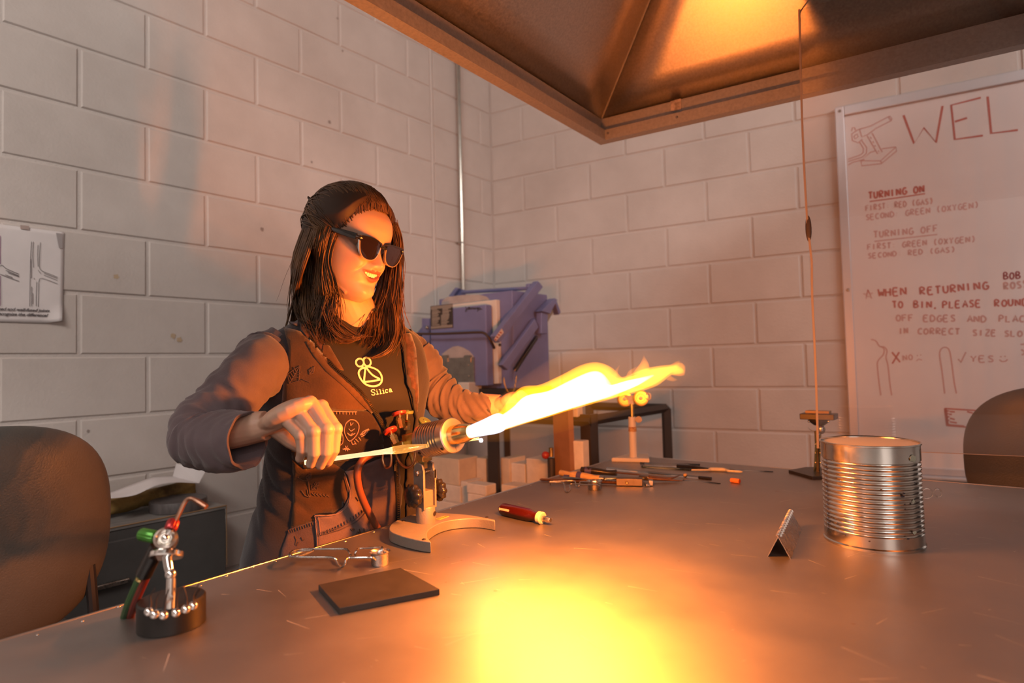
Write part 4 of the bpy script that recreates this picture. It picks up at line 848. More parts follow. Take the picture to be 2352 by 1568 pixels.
# ---------------------------------------------------------------- black holder block with picks, and the hand torch hanging on it
mBlkR = M('black_rubber_block', (.012, .010, .009), .45); mChrome = M('chrome', (.75, .74, .72), .08, 1); mTung = M('dark_pick_steel', (.035, .026, .024), .45, .4)
pk = V((1.461, -2.366, ZT)); PR, PH = .0405, .036
hol = thing('pick_holder', pk, 'round black holder block with bent picks and a chrome post, nearest the camera', 'holder')
b = MB(); b.lathe([(PR - .001, 0), (PR, .001), (PR, PH - .002), (PR - .002, PH), (0, PH)], pk, n=64); b.build('block', mBlkR, hol)
def pz_(x, y): return onz(x, y, ZT + PH)
for i, (x, y, tips) in enumerate(((342, 1410, [(346, 1385), (345, 1368), (356, 1350)]), (355, 1416, [(357, 1390), (359, 1374), (370, 1356)]), (376, 1418, [(378, 1392), (380, 1375), (388, 1352)]), (404, 1412, [(405, 1388), (406, 1370), (411, 1352)]), (427, 1404, [(428, 1382), (427, 1366), (421, 1345)]), (444, 1396, [(443, 1378), (445, 1362), (457, 1340)]))):
    p = pz_(x, y); b = MB(); b.sph(p + V((0, 0, .003)), .0055, 16, 12); pb = b.build('ball_collet', mChrome, hol)
    dp = (p - CAM).dot(CF) + .002
    b = MB(); b.tube([V(q) for q in spline([tuple(p + V((0, 0, .005)))] + [tuple(atd(tx, ty_, dp)) for tx, ty_ in tips], 14)], [.0021 - .00012 * k for k in range(14)], 8); b.build('bent_pick', mTung, hol)
dp = (pz_(444, 1392) - CAM).dot(CF); b = MB(); b.tube([V(q) for q in spline([tuple(atd(444, 1390, dp)), tuple(atd(447, 1372, dp)), tuple(atd(460, 1352, dp))], 8)], .0013, 8); b.build('bent_pick', mTung, hol)
po0 = pz_(391, 1394); dpp = (po0 - CAM).dot(CF)
b = MB(); b.tube([po0, atd(393, 1330, dpp), atd(392, 1321, dpp), atd(387, 1300, dpp + .004), atd(383, 1275, dpp + .008)], [.0058, .0056, .0052, .0058, .0056], 16); b.build('chrome_post', mChrome, hol)
b = MB(); b.sph(atd(392, 1318, dpp), .0068, 16, 12); b.build('post_joint', mChrome, hol)
dc = atd(382, 1274, dpp + .010); dn_ = V((-.35, .30, .86)).normalized()
b = MB(); b.lathe([(.0, -.0035), (.0185, -.0035), (.0198, -.002), (.0198, .0025), (.0185, .004), (0, .004)], dc, dn_, 48); b.build('round_plate', mChrome, hol)
# hand torch
ht = thing('hand_torch', atd(370, 1260, dpp + .012), 'small hand torch with green and red knobs and twin hose above the black holder', 'torch')
rc = atd(381, 1237, dpp + .008); vw = (CAM - rc).normalized()
ad = (vw * .75 + CR * -.1 + CU * .25).normalized()
b = MB(); b.lathe([(.006, -.012), (.0130, -.012), (.0138, -.008), (.0138, .004), (.0105, .006), (.0070, .003), (0, .003)], rc, ad, 36); b.build('valve_ring', M('pale_nickel', (.72, .68, .62), .2, 1), ht)
b = MB(); b.sph(rc + ad * .004, .0052, 14, 10); b.build('centre_boss', mChrome, ht)
def knob(c, d, r, L, mat, nm):
    bb = MB(); bb.lathe([(0, 0), (r * .85, 0), (r, .002), (r, L - .002), (r * .85, L), (0, L)], c, d, 40, mod=lambda t, h: 1 + .06 * math.cos(14 * t)); return bb.build(nm, mat, ht, smooth=60)
mGrn = M('green_anodised', (.06, .22, .03), .3, .5); mRd = M('red_anodised', (.30, .02, .02), .3, .5)
gp0 = atd(358, 1233, dpp + .012); gd = (atd(328, 1227, dpp + .016) - gp0).normalized(); knob(gp0, gd, .0080, .023, mGrn, 'green_knob')
b = MB(); b.cyl(rc - ad * .004, gp0 + gd * .002, .0042, n=14); b.build('knob_stem', mChrome, ht)
rp0 = atd(391, 1217, dpp + .010); rd_ = (atd(398, 1199, dpp + .018) - rp0).normalized(); knob(rp0, rd_, .0072, .014, mRd, 'red_knob')
b = MB(); b.cyl(rc - ad * .004, rp0 + rd_ * .002, .0045, n=14); b.build('knob_stem', mChrome, ht)
b = MB(); b.tube([V(q) for q in spline([tuple(atd(x, y, dpp + q)) for x, y, q in ((397, 1208, .014), (412, 1178, .02), (424, 1154, .026), (434, 1145, .028), (446, 1147, .027), (474, 1164, .022))], 26)], [.0028] * 20 + [.0030, .0034, .0036, .0036, .0036, .0034], 10); b.build('neck_tube', M('brown_tube', (.22, .11, .07), .35, .8), ht)
b = MB(); g0_, g1_ = atd(364, 1252, dpp + .018), atd(331, 1318, dpp + .03); b.tube([g0_, g0_.lerp(g1_, .12), g1_], [.0095, .0098, .0100], 18); b.build('black_sleeve', mBlackPl, ht)
hz = [(331, 1316, .03), (318, 1345, .036), (306, 1372, .042), (297, 1395, .05), (288, 1430, .07), (280, 1500, .1)]
b = MB(); b.tube([V(q) for q in spline([tuple(atd(x - 4, y, dpp + q)) for x, y, q in hz], 20)], .0055, 10); b.build('green_hose', M('green_hose', (.025, .07, .02), .4), ht)
b = MB(); b.tube([V(q) for q in spline([tuple(atd(x + 8, y, dpp + q)) for x, y, q in hz], 20)], .0055, 10); b.build('red_hose', M('red_hose', (.16, .02, .012), .4), ht)
b = MB(); q = atd(324, 1327, dpp + .032); b.lathe([(.0062, -.002), (.0062, .002)], q, (g1_ - g0_), 14); b.build('hose_clip', mBrassB, ht)
# ================================================================ chairs turned with their backs to the table
mVin = M('grey_vinyl', (.095, .088, .08), .40, var=.12, vs_=7, bump=.0006, bs=260); mLegC = M('chair_frame_steel', (.05, .045, .045), .4, .6)
def chair(loc, rz, label, seat=True):
    # local: backrest in the plane x = 0 facing -x (its back is +x), seat towards -x
    t = thing('padded_chair', loc, label, 'chair', 'grey padded chairs round the table', rz)
    W_, z0, z1, rr = .250, .540, .978, .15
    def outline(s, k=1.0):
        # rounded rectangle, s in 0..1
        a = 2 * PI * s; n = 2.6; c, q = math.cos(a), math.sin(a)
        return (W_ * k * math.copysign(abs(c) ** (2 / n), c), (z0 + z1) / 2 + (z1 - z0) / 2 * k * math.copysign(abs(q) ** (2 / n), q))
    def shell(u, v):
        # v: 0 centre of the back face .. .5 rim .. 1 centre of the front face
        k = math.sin(PI * v) ** .42 if v not in (0, 1) else 0.0; th = .026 * math.cos(PI * v)
        y, z = outline(u, k); bow = .9 * y * y - .10 * (z - .75) ** 2
        return V((th - bow + .02 * math.sin((z - .55) * 3), y, z))
    def place(p): return Matrix.Rotation(rz, 3, 'Z') @ p + V(loc)
    bb = MB(); bb.grid(lambda u, v: place(shell(u, v)), 72, 34, cu=True); bb.build('backrest', mVin, t, smooth=180)
    def st(u, v):
        k = math.sin(PI * v) ** .42 if v not in (0, 1) else 0.0; a = 2 * PI * u; n = 3.0; c, q = math.cos(a), math.sin(a)
        x = -.235 + .235 * k * math.copysign(abs(c) ** (2 / n), c); y = .245 * k * math.copysign(abs(q) ** (2 / n), q)
        return V((x, y, .47 + .03 * math.cos(PI * v) + .008 * math.cos(y * 9) * math.cos(PI * v)))
    bb = MB(); bb.grid(lambda u, v: place(st(u, v)), 64, 26, cu=True); bb.build('seat', mVin, t, smooth=180)
    for sy_ in (-1, 1):
        bb = MB(); bb.tube([place(V(p)) for p in spline([(-.02, sy_ * .20, .66), (-.012, sy_ * .205, .54), (-.04, sy_ * .21, .44), (-.02, sy_ * .225, .2), (.02, sy_ * .23, .012)], 16)], .011, 10); bb.build('leg', mLegC, t)
        bb = MB(); bb.tube([place(V(p)) for p in spline([(-.05, sy_ * .20, .435), (-.30, sy_ * .205, .43), (-.42, sy_ * .21, .40), (-.44, sy_ * .22, .2), (-.455, sy_ * .225, .012)], 18)], .011, 10); bb.build('leg', mLegC, t)
    bb = MB(); bb.tube([place(V((-.3, -.2, .43))), place(V((-.3, .2, .43)))], .01, 8); bb.build('cross_bar', mLegC, t)
    return t
chair((.795, -2.455, 0), .06, 'grey padded chair seen from behind at the left edge, before the grey cabinet')
chair((2.462, -.452, 0), -PI / 2 + .05, 'grey padded chair seen from behind at the right edge, before the whiteboard')

# ================================================================ grey cabinet by the left wall and the things on it
mCab = M('grey_cabinet_paint', (.085, .082, .080), .5, var=.12, vs_=12); mCabT = M('worn_cabinet_top', (.25, .235, .22), .55, var=.4, vs_=9, stretch=(3, 1, 1), dark=(.17, .16, .155)); mChip = M('chipped_edge', (.30, .18, .09), .7)
CT = .62; cx1, cy1, cy0 = .246, -1.712, -2.75
cb = thing('steel_cabinet', (.13, (cy0 + cy1) / 2, 0), 'dark grey steel cabinet with a worn top standing against the left wall', 'cabinet')
b = MB(); b.box((cx1 / 2 + .006, (cy0 + cy1) / 2, (CT - .012) / 2), (cx1 - .012, cy1 - cy0, CT - .014)); b.build('body', mCab, cb, smooth=0, bevel=.002)
b = MB(); b.box((cx1 / 2 + .006, (cy0 + cy1) / 2, CT - .006), (cx1 - .006, cy1 - cy0 + .004, .012)); b.build('top', mCabT, cb, smooth=0, bevel=.002)
b = MB(); b.tube([(cx1 + .003, cy1 + .002, CT - .001), (cx1 + .003, cy0, CT - .001)], .0022, 6); b.build('chipped_edge', mChip, cb)
b = MB(); b.tube([(cx1 + .003, cy1 + .002, CT), (cx1 + .003, cy1 + .002, CT - .2)], .0016, 6); b.build('chipped_edge', mChip, cb)
for k in range(2):
    y_ = cy1 - .35 - .38 * k; b = MB(); b.box((cx1 + .006, y_, CT - .24), (.012, .34, .40)); dr = b.build('drawer_front', mCab, cb, smooth=0, bevel=.003)
    b = MB(); b.box((cx1 + .02, y_, CT - .16), (.016, .1, .014)); b.build('handle', mSteel, dr, bevel=.003)
mStone = M('dark_graphite_disc', (.10, .088, .088), .5, var=.3, vs_=20, stretch=(1, 5, 1))
dc_ = onz(397, 1142, CT + .033); dsk = V((dc_.x + .03, dc_.y - .02, CT + .0003)); dsk = V((.165, -1.83, CT + .0003))
b = MB(); b.lathe([(0, 0), (.084, 0), (.086, .002), (.086, .031), (.084, .034), (0, .034)], dsk, n=64); tag(b.build('graphite_disc', mStone), 'thick round dark grey disc on the worn cabinet top', 'disc')
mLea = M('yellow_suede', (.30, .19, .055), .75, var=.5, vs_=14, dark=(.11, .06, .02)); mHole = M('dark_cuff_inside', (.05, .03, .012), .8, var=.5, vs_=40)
ra, rb2 = V((.100, -2.085, CT + .030)), V((.036, -1.735, CT + .040))
rl = thing('leather_glove_roll', ra, 'rolled yellowish suede glove lying under the white paper on the cabinet', 'glove')
def roll(u, v):
    p = ra.lerp(rb2, v); d = (rb2 - ra).normalized(); a, c, _ = frame(d); t = 2 * PI * u
    r = .031 * (1 + .12 * math.sin(2 * t + v * 5) + .07 * math.sin(5 * t + v * 14) + .05 * math.sin(v * 21)) * (1 - .18 * v); q = p + a * (math.cos(t) * r * 1.15) + c * (math.sin(t) * r)
    q.z = max(q.z, CT + .001); return q
b = MB(); b.grid(roll, 36, 30, cu=True); b.build('roll', mLea, rl, smooth=180, solid=.003)
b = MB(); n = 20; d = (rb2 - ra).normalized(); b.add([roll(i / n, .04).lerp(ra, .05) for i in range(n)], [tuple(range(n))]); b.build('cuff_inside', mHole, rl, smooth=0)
b = MB(); b.add([roll(i / n, .995) for i in range(n)], [tuple(range(n))]); b.build('closed_end', mLea, rl, smooth=0)
# the folded white paper
lo_ = [(238, 1142), (262, 1143.5), (310, 1136.5), (350, 1118), (380, 1110), (412, 1107.5), (457, 1109.5)]; up_ = [(232, 1137), (252, 1131), (300, 1113), (345, 1097), (365, 1094.5), (380, 1093.5), (397, 1093.5)]
Xl = [.235, .23, .215, .19, .17, .15, .125]; Xu = [.125, .12, .10, .075, .06, .05, .04]
L_ = [tuple(onX(*q, x)) for q, x in zip(lo_, Xl)]; U_ = [tuple(onX(*q, x)) for q, x in zip(up_, Xu)]
Ls, Us = [V(p) for p in spline(L_, 30)], [V(p) for p in spline(U_, 30)]
pp = thing('folded_paper', Ls[5], 'white sheet of paper with one turned-up end lying over the glove on the cabinet', 'paper')
b = MB(); b.grid(lambda u, v: Ls[int(round(u * 29))].lerp(Us[int(round(u * 29))], v), 30, 5); b.build('sheet', mPaper, pp, smooth=60, solid=.0004)
fl4 = [onX(457, 1109.5, .125), onX(397, 1093.5, .04), onX(405, 1064, .055), onX(473, 1080, .14)]
b = MB(); b.add(fl4, [(0, 1, 2, 3)]); b.build('turned_up_end', mPaper, pp, smooth=0, solid=.0004)
b = MB(); b.sph(V((.235, -2.10, CT + .085)), .013, 12, 8, (.6, .6, 1.2)); 
# ================================================================ kiln
mKil = M('kiln_blue', (.19, .20, .38), .42, .15, var=.1, vs_=10); mFib = M('white_fibre', (.66, .60, .52), .9, bump=.0006, bs=200); mBleach = M('heat_bleached_paint', (.42, .37, .35), .7, var=.15, vs_=20)
mZinc = M('zinc_sheet', (.36, .33, .29), .38, .9, var=.2, vs_=25); mPlateB = M('black_plate', (.04, .032, .028), .4); mPlateP = M('plate_print', (.26, .22, .18), .5)
KX0, KX1, KYF, KYB, KZ0 = .335, .735, -.85, -.36, .975
kl = thing('kiln', ((KX0 + KX1) / 2, -.6, KZ0), 'blue front-opening kiln with lifting arms and bleached flap in the corner of the room', 'kiln')
def kbox(x0, x1, y0, y1, z0, z1, nm, mat, bev=.003, par=None):
    bb = MB(); bb.box(((x0 + x1) / 2, (y0 + y1) / 2, (z0 + z1) / 2), (x1 - x0, y1 - y0, z1 - z0)); return bb.build(nm, mat, par or kl, smooth=0, bevel=bev)
def ky(x, y, Y): return onY(x, y, Y)
ztb = ky(1140, 682, -.79).z
body = kbox(KX0 + .015, KX1 + .04, -.79, -.545, KZ0, ztb + .02, 'body', mKil)
kbox(KX0 + .03, ky(1140, 700, -.815).x, -.815, -.79, KZ0 + .02, ky(1100, 692, -.815).z, 'fibre_gasket', mFib)
# domed bleached patch above the door
def fan(cx_px, pts, Y, nm, mat, par=None):
    bb = MB(); P = [onY(x, y, Y) for x, y in pts]; bb.add(P, [tuple(range(len(P)))]); return bb.build(nm, mat, par or kl, smooth=0)
fan(None, [(1013, 699), (1016, 690), (1028, 682), (1060, 677.5), (1100, 676.5), (1118, 681), (1126, 690), (1127, 697)][::-1], -.7905, 'bleached_patch', mBleach)
zd1 = ky(1100, 700.5, -.86).z; zd0 = ky(1130, 886, -.86).z; xd0, xd1 = ky(988, 760, -.86).x, ky(1117, 760, -.86).x
door = kbox(xd0, xd1, -.86, -.82, zd0, zd1, 'door', mKil, .005)
def dpx(x, y): return ky(x, y, -.8615)
def dquad(x0, y0, x1, y1, nm, mat, th=.002, par=None):
    a, c = dpx(x0, y0), dpx(x1, y1); bb = MB(); bb.box(((a.x + c.x) / 2, -.861 - th / 2, (a.z + c.z) / 2), (c.x - a.x, th, a.z - c.z)); return bb.build(nm, mat, par or door, smooth=0)
lp = dquad(989, 703, 1041, 752, 'rating_plate', mPlateB); dquad(990, 704, 1040, 705.2, 'plate_border', mPlateP, .0025); dquad(990, 749.5, 1040, 751, 'plate_border', mPlateP, .0025); dquad(989.6, 704, 990.6, 751, 'plate_border', mPlateP, .0025); dquad(1039, 704, 1040, 751, 'plate_border', mPlateP, .0025)
a = MB()
for r_ in range(13):
    y = 707 + r_ * 3.2
    for c_ in range(2):
        x0 = 993 + c_ * 24 if r_ < 5 else 993 + c_ * 21; x1 = x0 + rnd.uniform(12, 20)
        p, q = dpx(x0, y), dpx(min(x1, 1037), y + 1.1); a.add([(p.x, -.8642, p.z), (q.x, -.8642, p.z), (q.x, -.8642, q.z), (p.x, -.8642, q.z)], [(3, 2, 1, 0)])
pr = a.build('plate_print', mPlateP, door, smooth=0); pr['kind'] = 'stuff'
# script lettering on the door, read as far as the photograph shows it
SCR = [[(1069, 704), (1072, 712), (1070, 715.5), (1068.5, 713), (1073, 708)], [(1073, 709), (1076, 705.5), (1079, 706), (1077, 710.5), (1074.5, 710), (1078, 706.5), (1080, 711)], [(1080, 710), (1082, 706), (1083, 710.5), (1085, 706), (1087, 710)], [(1087, 709.5), (1088.5, 706), (1089, 710.5), (1092, 706), (1092.5, 710.5)], [(1093, 709), (1096, 706), (1098.5, 708), (1095.5, 710.5), (1098, 706), (1098, 713), (1095.5, 715)], [(1098.5, 710), (1101, 706), (1103, 708.5), (1100, 711), (1104, 709.5), (1107.5, 710)]]
a = MB()
for st_ in SCR: ribbon(a, [V((dpx(x, y).x, -.8612, dpx(x, y).z)) for x, y in spline(st_, 16)], .0028, V((0, -1, 0)))
a.build('script_lettering', mPlateB, door, smooth=0)
fan(None, [(1014, 823), (1016, 812), (1028, 803), (1040, 796), (1052, 794), (1064, 798), (1078, 806), (1087, 816), (1089, 823)][::-1], -.8606, 'bleached_patch', mBleach, door)
fp = dquad(1011, 823, 1091, 879, 'peep_flap', mZinc, .006)
for x0 in (1016, 1069): dquad(x0, 816, x0 + 15, 831, 'flap_hinge', mZinc, .010, fp)
for x, y in ((1021, 838), (1078, 838), (1021, 862), (1079, 863)): bb = MB(); q = dpx(x, y); bb.sph(V((q.x, -.868, q.z)), .004, 10, 8); bb.build('bolt', mZinc, fp)
for i, x in enumerate((1020, 1029, 1037, 1046, 1055, 1063)): dquad(x, 879, x + 5, 884 - (i % 2), 'flap_tooth', mPlateB, .004)
q0, q1 = dpx(1066, 877), dpx(1092, 912); kbox(q0.x, q1.x, -.90, -.82, q1.z, q0.z, 'sill_brick', mFib, .003)
# handle bar
hb = [tuple(onY(x, y, Y)) for x, y, Y in ((938, 766, -.90), (1000, 766.5, -.905), (1060, 764.5, -.905), (1100, 763, -.905), (1112, 765, -.903), (1122, 774, -.90), (1130, 788, -.885), (1135, 799, -.86))]
b = MB(); b.tube([V(p) for p in spline(hb, 40)], .0055, 10); b.build('handle_bar', M('brown_bar', (.09, .055, .04), .4, .5), kl)
# left side channel and arm
def kquad3(px4, Y, th, nm, mat, par=None):
    P = [onY(x, y, Y) for x, y in px4]; bb = MB(); bb.add(P + [p + V((0, th, 0)) for p in P], [(0, 1, 2, 3), (7, 6, 5, 4), (0, 4, 5, 1), (1, 5, 6, 2), (2, 6, 7, 3), (3, 7, 4, 0)]); return bb.build(nm, mat, par or kl, smooth=0)
kquad3([(969, 731), (987, 731), (987, 830), (969, 826)], -.84, .05, 'side_channel', mKil)
b = MB(); q = ky(981, 752, -.865); b.sph(q, .009, 12, 8); b.build('pivot_bolt', mZinc, kl)
kquad3([(945, 780), (968, 752), (969, 764), (948, 788)], -.80, .03, 'left_arm', mKil)
# right-hand arms, brackets and cross bar: plane of the kiln's right side
def kside(px4, X, th, nm, mat):
    P = [onX(x, y, X) for x, y in px4]; bb = MB(); bb.add(P + [p + V((th, 0, 0)) for p in P], [(3, 2, 1, 0), (4, 5, 6, 7), (1, 5, 4, 0), (2, 6, 5, 1), (3, 7, 6, 2), (0, 4, 7, 3)]); return bb.build(nm, mat, kl, smooth=0, bevel=.003)
XS = KX1 + .045
ar = kside([(1125, 772), (1135, 788), (1236, 660), (1224, 646)], XS, .028, 'lifting_arm', mKil)
kside([(1143, 838), (1157, 850), (1228, 752), (1220, 732)], XS, .022, 'lower_arm', mKil)
kside([(1231, 718), (1246, 718), (1245, 767), (1230, 767)], XS, .03, 'arm_bracket', mKil)
kside([(1227, 716), (1258, 686), (1264, 690), (1247, 722)], XS, .04, 'counter_arm', mKil)
kside([(1259, 686), (1265, 688), (1276, 718), (1272, 724)], XS, .03, 'counter_arm_end', mKil)
kside([(1250, 730), (1266, 706), (1270, 716), (1250, 752)], XS + .005, .004, 'arm_sticker', mPlateP)
kside([(1207, 652), (1222, 652), (1219, 664), (1207, 664)], XS - .02, .02, 'bar_lug', mKil)
b = MB(); b.tube([onX(1210, 662, XS - .01), ky(1062, 671, -.60)], .0085, 10); b.build('cross_bar', mKil, kl)
kquad3([(1050, 664), (1063, 665), (1063, 678), (1050, 678)], -.60, .02, 'bar_lug', mKil)
kquad3([(1030, 680), (1046, 660), (1053, 662), (1040, 681)], -.62, .02, 'left_lifting_arm', mKil)
stk = kside([(1134, 779), (1139, 784), (1157, 763), (1152, 754)], XS + .0285, .001, 'warning_sticker', M('sticker_white', (.62, .5, .45), .5))
a = MB()
for k in range(4):
    t0 = k / 4; p0_, p1_ = onX(1136 + 16 * t0, 778.5 - 21 * t0, XS + .030), onX(1140 + 16 * t0, 780.5 - 22 * t0, XS + .030); a.tube([p0_, p1_], .0022, 4)
o_ = a.build('sticker_print', M('sticker_red', (.40, .06, .05), .5), kl, smooth=0); o_['kind'] = 'stuff'
b = MB(); sp0, sp1 = onX(1232, 775, XS + .02), onX(1183, 850, XS + .02); dsp = (sp1 - sp0); aa, bb_, _ = frame(dsp)
b.tube([sp0 + dsp * (i / 360) + (aa * math.cos(i * .7) + bb_ * math.sin(i * .7)) * .008 for i in range(361)], .0017, 5); b.build('coil_spring', mSteelD, kl)
for pts in ([(1157, 867), (1160, 885), (1170, 902), (1180, 896), (1187, 862)],):
    ch = [V(p) for p in spline([tuple(onX(*q, XS + .02)) for q in pts], 34)]; b = MB()
    for i in range(33): b.tube([ch[i].lerp(ch[i + 1], .5) + (ch[i + 1] - ch[i]) * .7 * math.cos(a_) + V((1, 0, 0) if i % 2 else (0, .7, .7)) * .003 * math.sin(a_) for a_ in [k * PI / 4 for k in range(8)]], .0010, 4, closed=True)
    o_ = b.build('chain', mBrass, kl); o_['kind'] = 'stuff'
for x, y in ((1148, 792), (1238, 745)): b = MB(); b.sph(onX(x, y, XS + .002), .006, 10, 8); b.build('bolt', mPlateB, kl)
# stand for the kiln
sd_ = thing('kiln_stand', (.75, -.65, 0), 'dark angle steel stand carrying the blue kiln, half hidden behind the table', 'stand')
def bar(p, q, s=.022, nm='leg', mat=mDarkSteel):
    bb = MB(); bb.tube([V(p), V(q)], s, 4); return bb.build(nm, mat, sd_, smooth=0)
YS = -.93; xm, xr = ky(1133, 1000, YS).x, ky(1347, 1000, YS).x
b = MB(); b.box((xm, YS, .485), (.052, .012, .93)); b.box((xm - .02, YS + .025, .485), (.012, .05, .93)); b.build('leg', mDarkSteel, sd_, smooth=0)
b = MB(); b.box((xr, YS, .455), (.04, .012, .88)); b.box((xr + .014, YS + .022, .455), (.012, .045, .88)); b.build('leg', mDarkSteel, sd_, smooth=0)
for x, y, z in ((.32, YS, .94), (.32, -.30, .94), (.82, -.30, .94), (xr, -.30, .87)): bar((x, y, .01), (x, y, z))
for a_, c_ in (((.30, YS), (.84, YS)), ((.30, -.30), (.84, -.30)), ((.30, YS), (.30, -.30)), ((.84, YS), (.84, -.30))): bar((*a_, .925), (*c_, .925), .022, 'top_rail')
for a_, c_ in (((.84, YS), (xr + .02, YS)), ((xr, YS), (xr, -.30)), ((.84, -.30), (xr, -.30))): bar((*a_, .872), (*c_, .872), .018, 'side_rail')
kbox(.30, .84, YS, -.28, .945, .957, 'top_tray', mDarkSteel, 0, sd_)
kbox(.30, xr + .02, -1.10, -.28, .488, .50, 'low_shelf', M('shelf_boards', (.36, .25, .16), .7, var=.2, vs_=8), 0, sd_)
for x in (.32, xr): bar((x, -1.08, .01), (x, -1.08, .49))
kbox(KX0, KX1 + .04, -.84, -.53, .957, .976, 'kiln_foot_plate', mDarkSteel, 0, sd_)
# brown board and gas valve in front of the stand
mBoard = M('brown_board', (.22, .11, .05), .5, var=.2, vs_=10)
P = [onY(x, y, -1.0) for x, y in ((1268, 900), (1303, 910), (1313, 1100), (1276, 1115))]; b = MB()
for p in (P[2], P[3]): p.z = .502
b.add(P + [p + V((.012, .012, 0)) for p in P], [(3, 2, 1, 0), (4, 5, 6, 7), (0, 1, 5, 4), (1, 2, 6, 5), (2, 3, 7, 6), (3, 0, 4, 7)]); tag(b.build('brown_board', mBoard, smooth=0), 'upright brown board behind the far left corner of the table', 'board')
gv = thing('gas_valve', onY(1262, 1060, -1.02), 'dark pipe with a brass valve and round red knob beside the brown board', 'valve')
b = MB(); b.cyl(V((onY(1266, 1060, -1.02).x, -1.02, .502)), onY(1266, 1052, -1.02), .013, n=16); b.build('pipe', mDarkSteel, gv)
b = MB(); q = onY(1266, 1048, -1.02); b.cyl(q, q + V((0, 0, .03)), .008, n=12); b.build('valve_body', mBrass, gv)
b = MB(); b.sph(onY(1253, 1045, -1.03), .0135, 16, 12); b.cyl(onY(1253, 1045, -1.03), q + V((0, 0, .012)), .004, n=8); b.build('red_knob', mRedKnob, gv)
# firebricks on the low shelf
mFire = M('soft_firebrick', (.60, .50, .38), .9, var=.1, vs_=30, bump=.0008, bs=120); mFireW = M('white_firebrick', (.68, .63, .56), .9, var=.1, vs_=30, bump=.0008, bs=120)
def brick(x0, x1, z0, z1, y0, y1, lbl, mat=mFireW, rz=0):
    c = V(((x0 + x1) / 2, (y0 + y1) / 2, (z0 + z1) / 2)); bb = MB(); bb.box(c, (x1 - x0, y1 - y0, z1 - z0), Matrix.Rotation(rz, 3, 'Z')); return tag(bb.build('firebrick', mat, smooth=0, bevel=.003), lbl, 'brick', 'firebricks under the kiln')
SH = .5003
def bx_(px0, px1, Y): return onY(px0, 1080, Y).x, onY(px1, 1080, Y).x
def bz_(x, y, Y): return onY(x, y, Y).z
Y1, Y2, Y3 = -.93, -1.0, -1.07
x0, x1 = bx_(985, 1052, Y2); t1 = bz_(1020, 1112, Y2); brick(x0, x1 + .01, SH, t1, Y2, Y2 + .11, 'pale firebrick on the shelf below the tan brick beside the torch bracket'); brick(x0 - .01, x1, t1 + .0003, bz_(1020, 1052, Y2), Y2 + .005, Y2 + .115, 'large tan firebrick seen just right of the torch post, set on a paler one', mFire)
x0, x1 = bx_(1052, 1073, Y2 + .01); brick(x0 + .012, x1, SH, bz_(1060, 1106, Y2), Y2 + .01, Y2 + .1, 'narrow firebrick stood on edge right of the tan brick')
x0, x1 = bx_(1072, 1112, Y3); tA = bz_(1090, 1135, Y3); brick(x0, x1, SH, tA, Y3, Y3 + .06, 'flat firebrick at the bottom, left of the dark stand leg'); brick(x0 - .006, x1 + .004, tA + .0003, bz_(1090, 1112, Y3), Y3 + .003, Y3 + .06, 'flat firebrick with a dark mark, upper of two left of the dark leg')
x0, x1 = bx_(1094, 1116, Y1 + .03); brick(x0, x1, SH, bz_(1105, 1052, Y1 + .03), Y1 + .03, Y1 + .1, 'tall narrow firebrick just left of the dark stand leg', mFire)
x0, x1 = bx_(1150, 1171, Y1 + .02); brick(x0, x1, SH, bz_(1160, 1052, Y1 + .02), Y1 + .02, Y1 + .12, 'tall narrow firebrick just right of the dark stand leg', mFire)
x0, x1 = bx_(1172, 1206, Y1 + .03); brick(x0 + .002, x1, SH, bz_(1190, 1064, Y1 + .03), Y1 + .03, Y1 + .12, 'middle firebrick in the row right of the dark stand leg')
x0, x1 = bx_(1208, 1258, Y1 + .02); brick(x0 + .002, x1, SH, bz_(1230, 1054, Y1 + .02), Y1 + .02, Y1 + .12, 'broad white firebrick left of the round red valve knob')
x0, x1 = bx_(1150, 1205, Y3); brick(x0, x1, SH, bz_(1180, 1116, Y3), Y3, Y3 + .07, 'flat firebrick lying before the row right of the dark leg')
x0, x1 = bx_(1316, 1340, -.99); brick(x0, x1, SH, bz_(1325, 1012, -.99), -.99, -.95, 'white firebrick slab stood up between brown board and right stand leg')
q0, q1 = onY(1300, 930, YS), onY(1332, 952, YS); brick(q0.x, q1.x, .8855, max(q0.z, .905), YS - .015, YS + .02, 'white firebrick on the stand top just under the flame')
x0, x1 = bx_(998, 1060, Y3 - .03); brick(x0, x1, SH, bz_(1020, 1152, Y3 - .03), Y3 - .03, Y3, 'low front firebrick behind the black torch clamp knob')
# ================================================================ the seated woman
from mathutils import geometry, noise
def R3(y, p, r):
    fw = V((math.cos(y) * math.cos(p), math.sin(y) * math.cos(p), -math.sin(p))); lf = V((-math.sin(y), math.cos(y), 0)); up = fw.cross(lf)
    return lf * math.cos(r) + up * math.sin(r), fw, up * math.cos(r) - lf * math.sin(r)
HO = V((1.2645, -1.934, 1.3355)); HL, HF, HU = R3(.185, .30, -.062)
def hw(l, f, u): return HO + HL * l + HF * f + HU * u            # head-local point to the world
woman = thing('person', (1.12, -1.87, 0), 'seated woman in dark sunglasses and embroidered brown vest holding a glass rod to the torch', 'person')
FT = [(-.114, .066), (-.106, .080), (-.094, .0865), (-.082, .0845), (-.071, .0805), (-.062, .0845), (-.053, .0855), (-.045, .0875), (-.036, .0850), (-.02, .082), (0, .078), (.012, .0825), (.022, .0855), (.04, .085), (.06, .078), (.08, .060), (.097, .032), (.108, .008)]
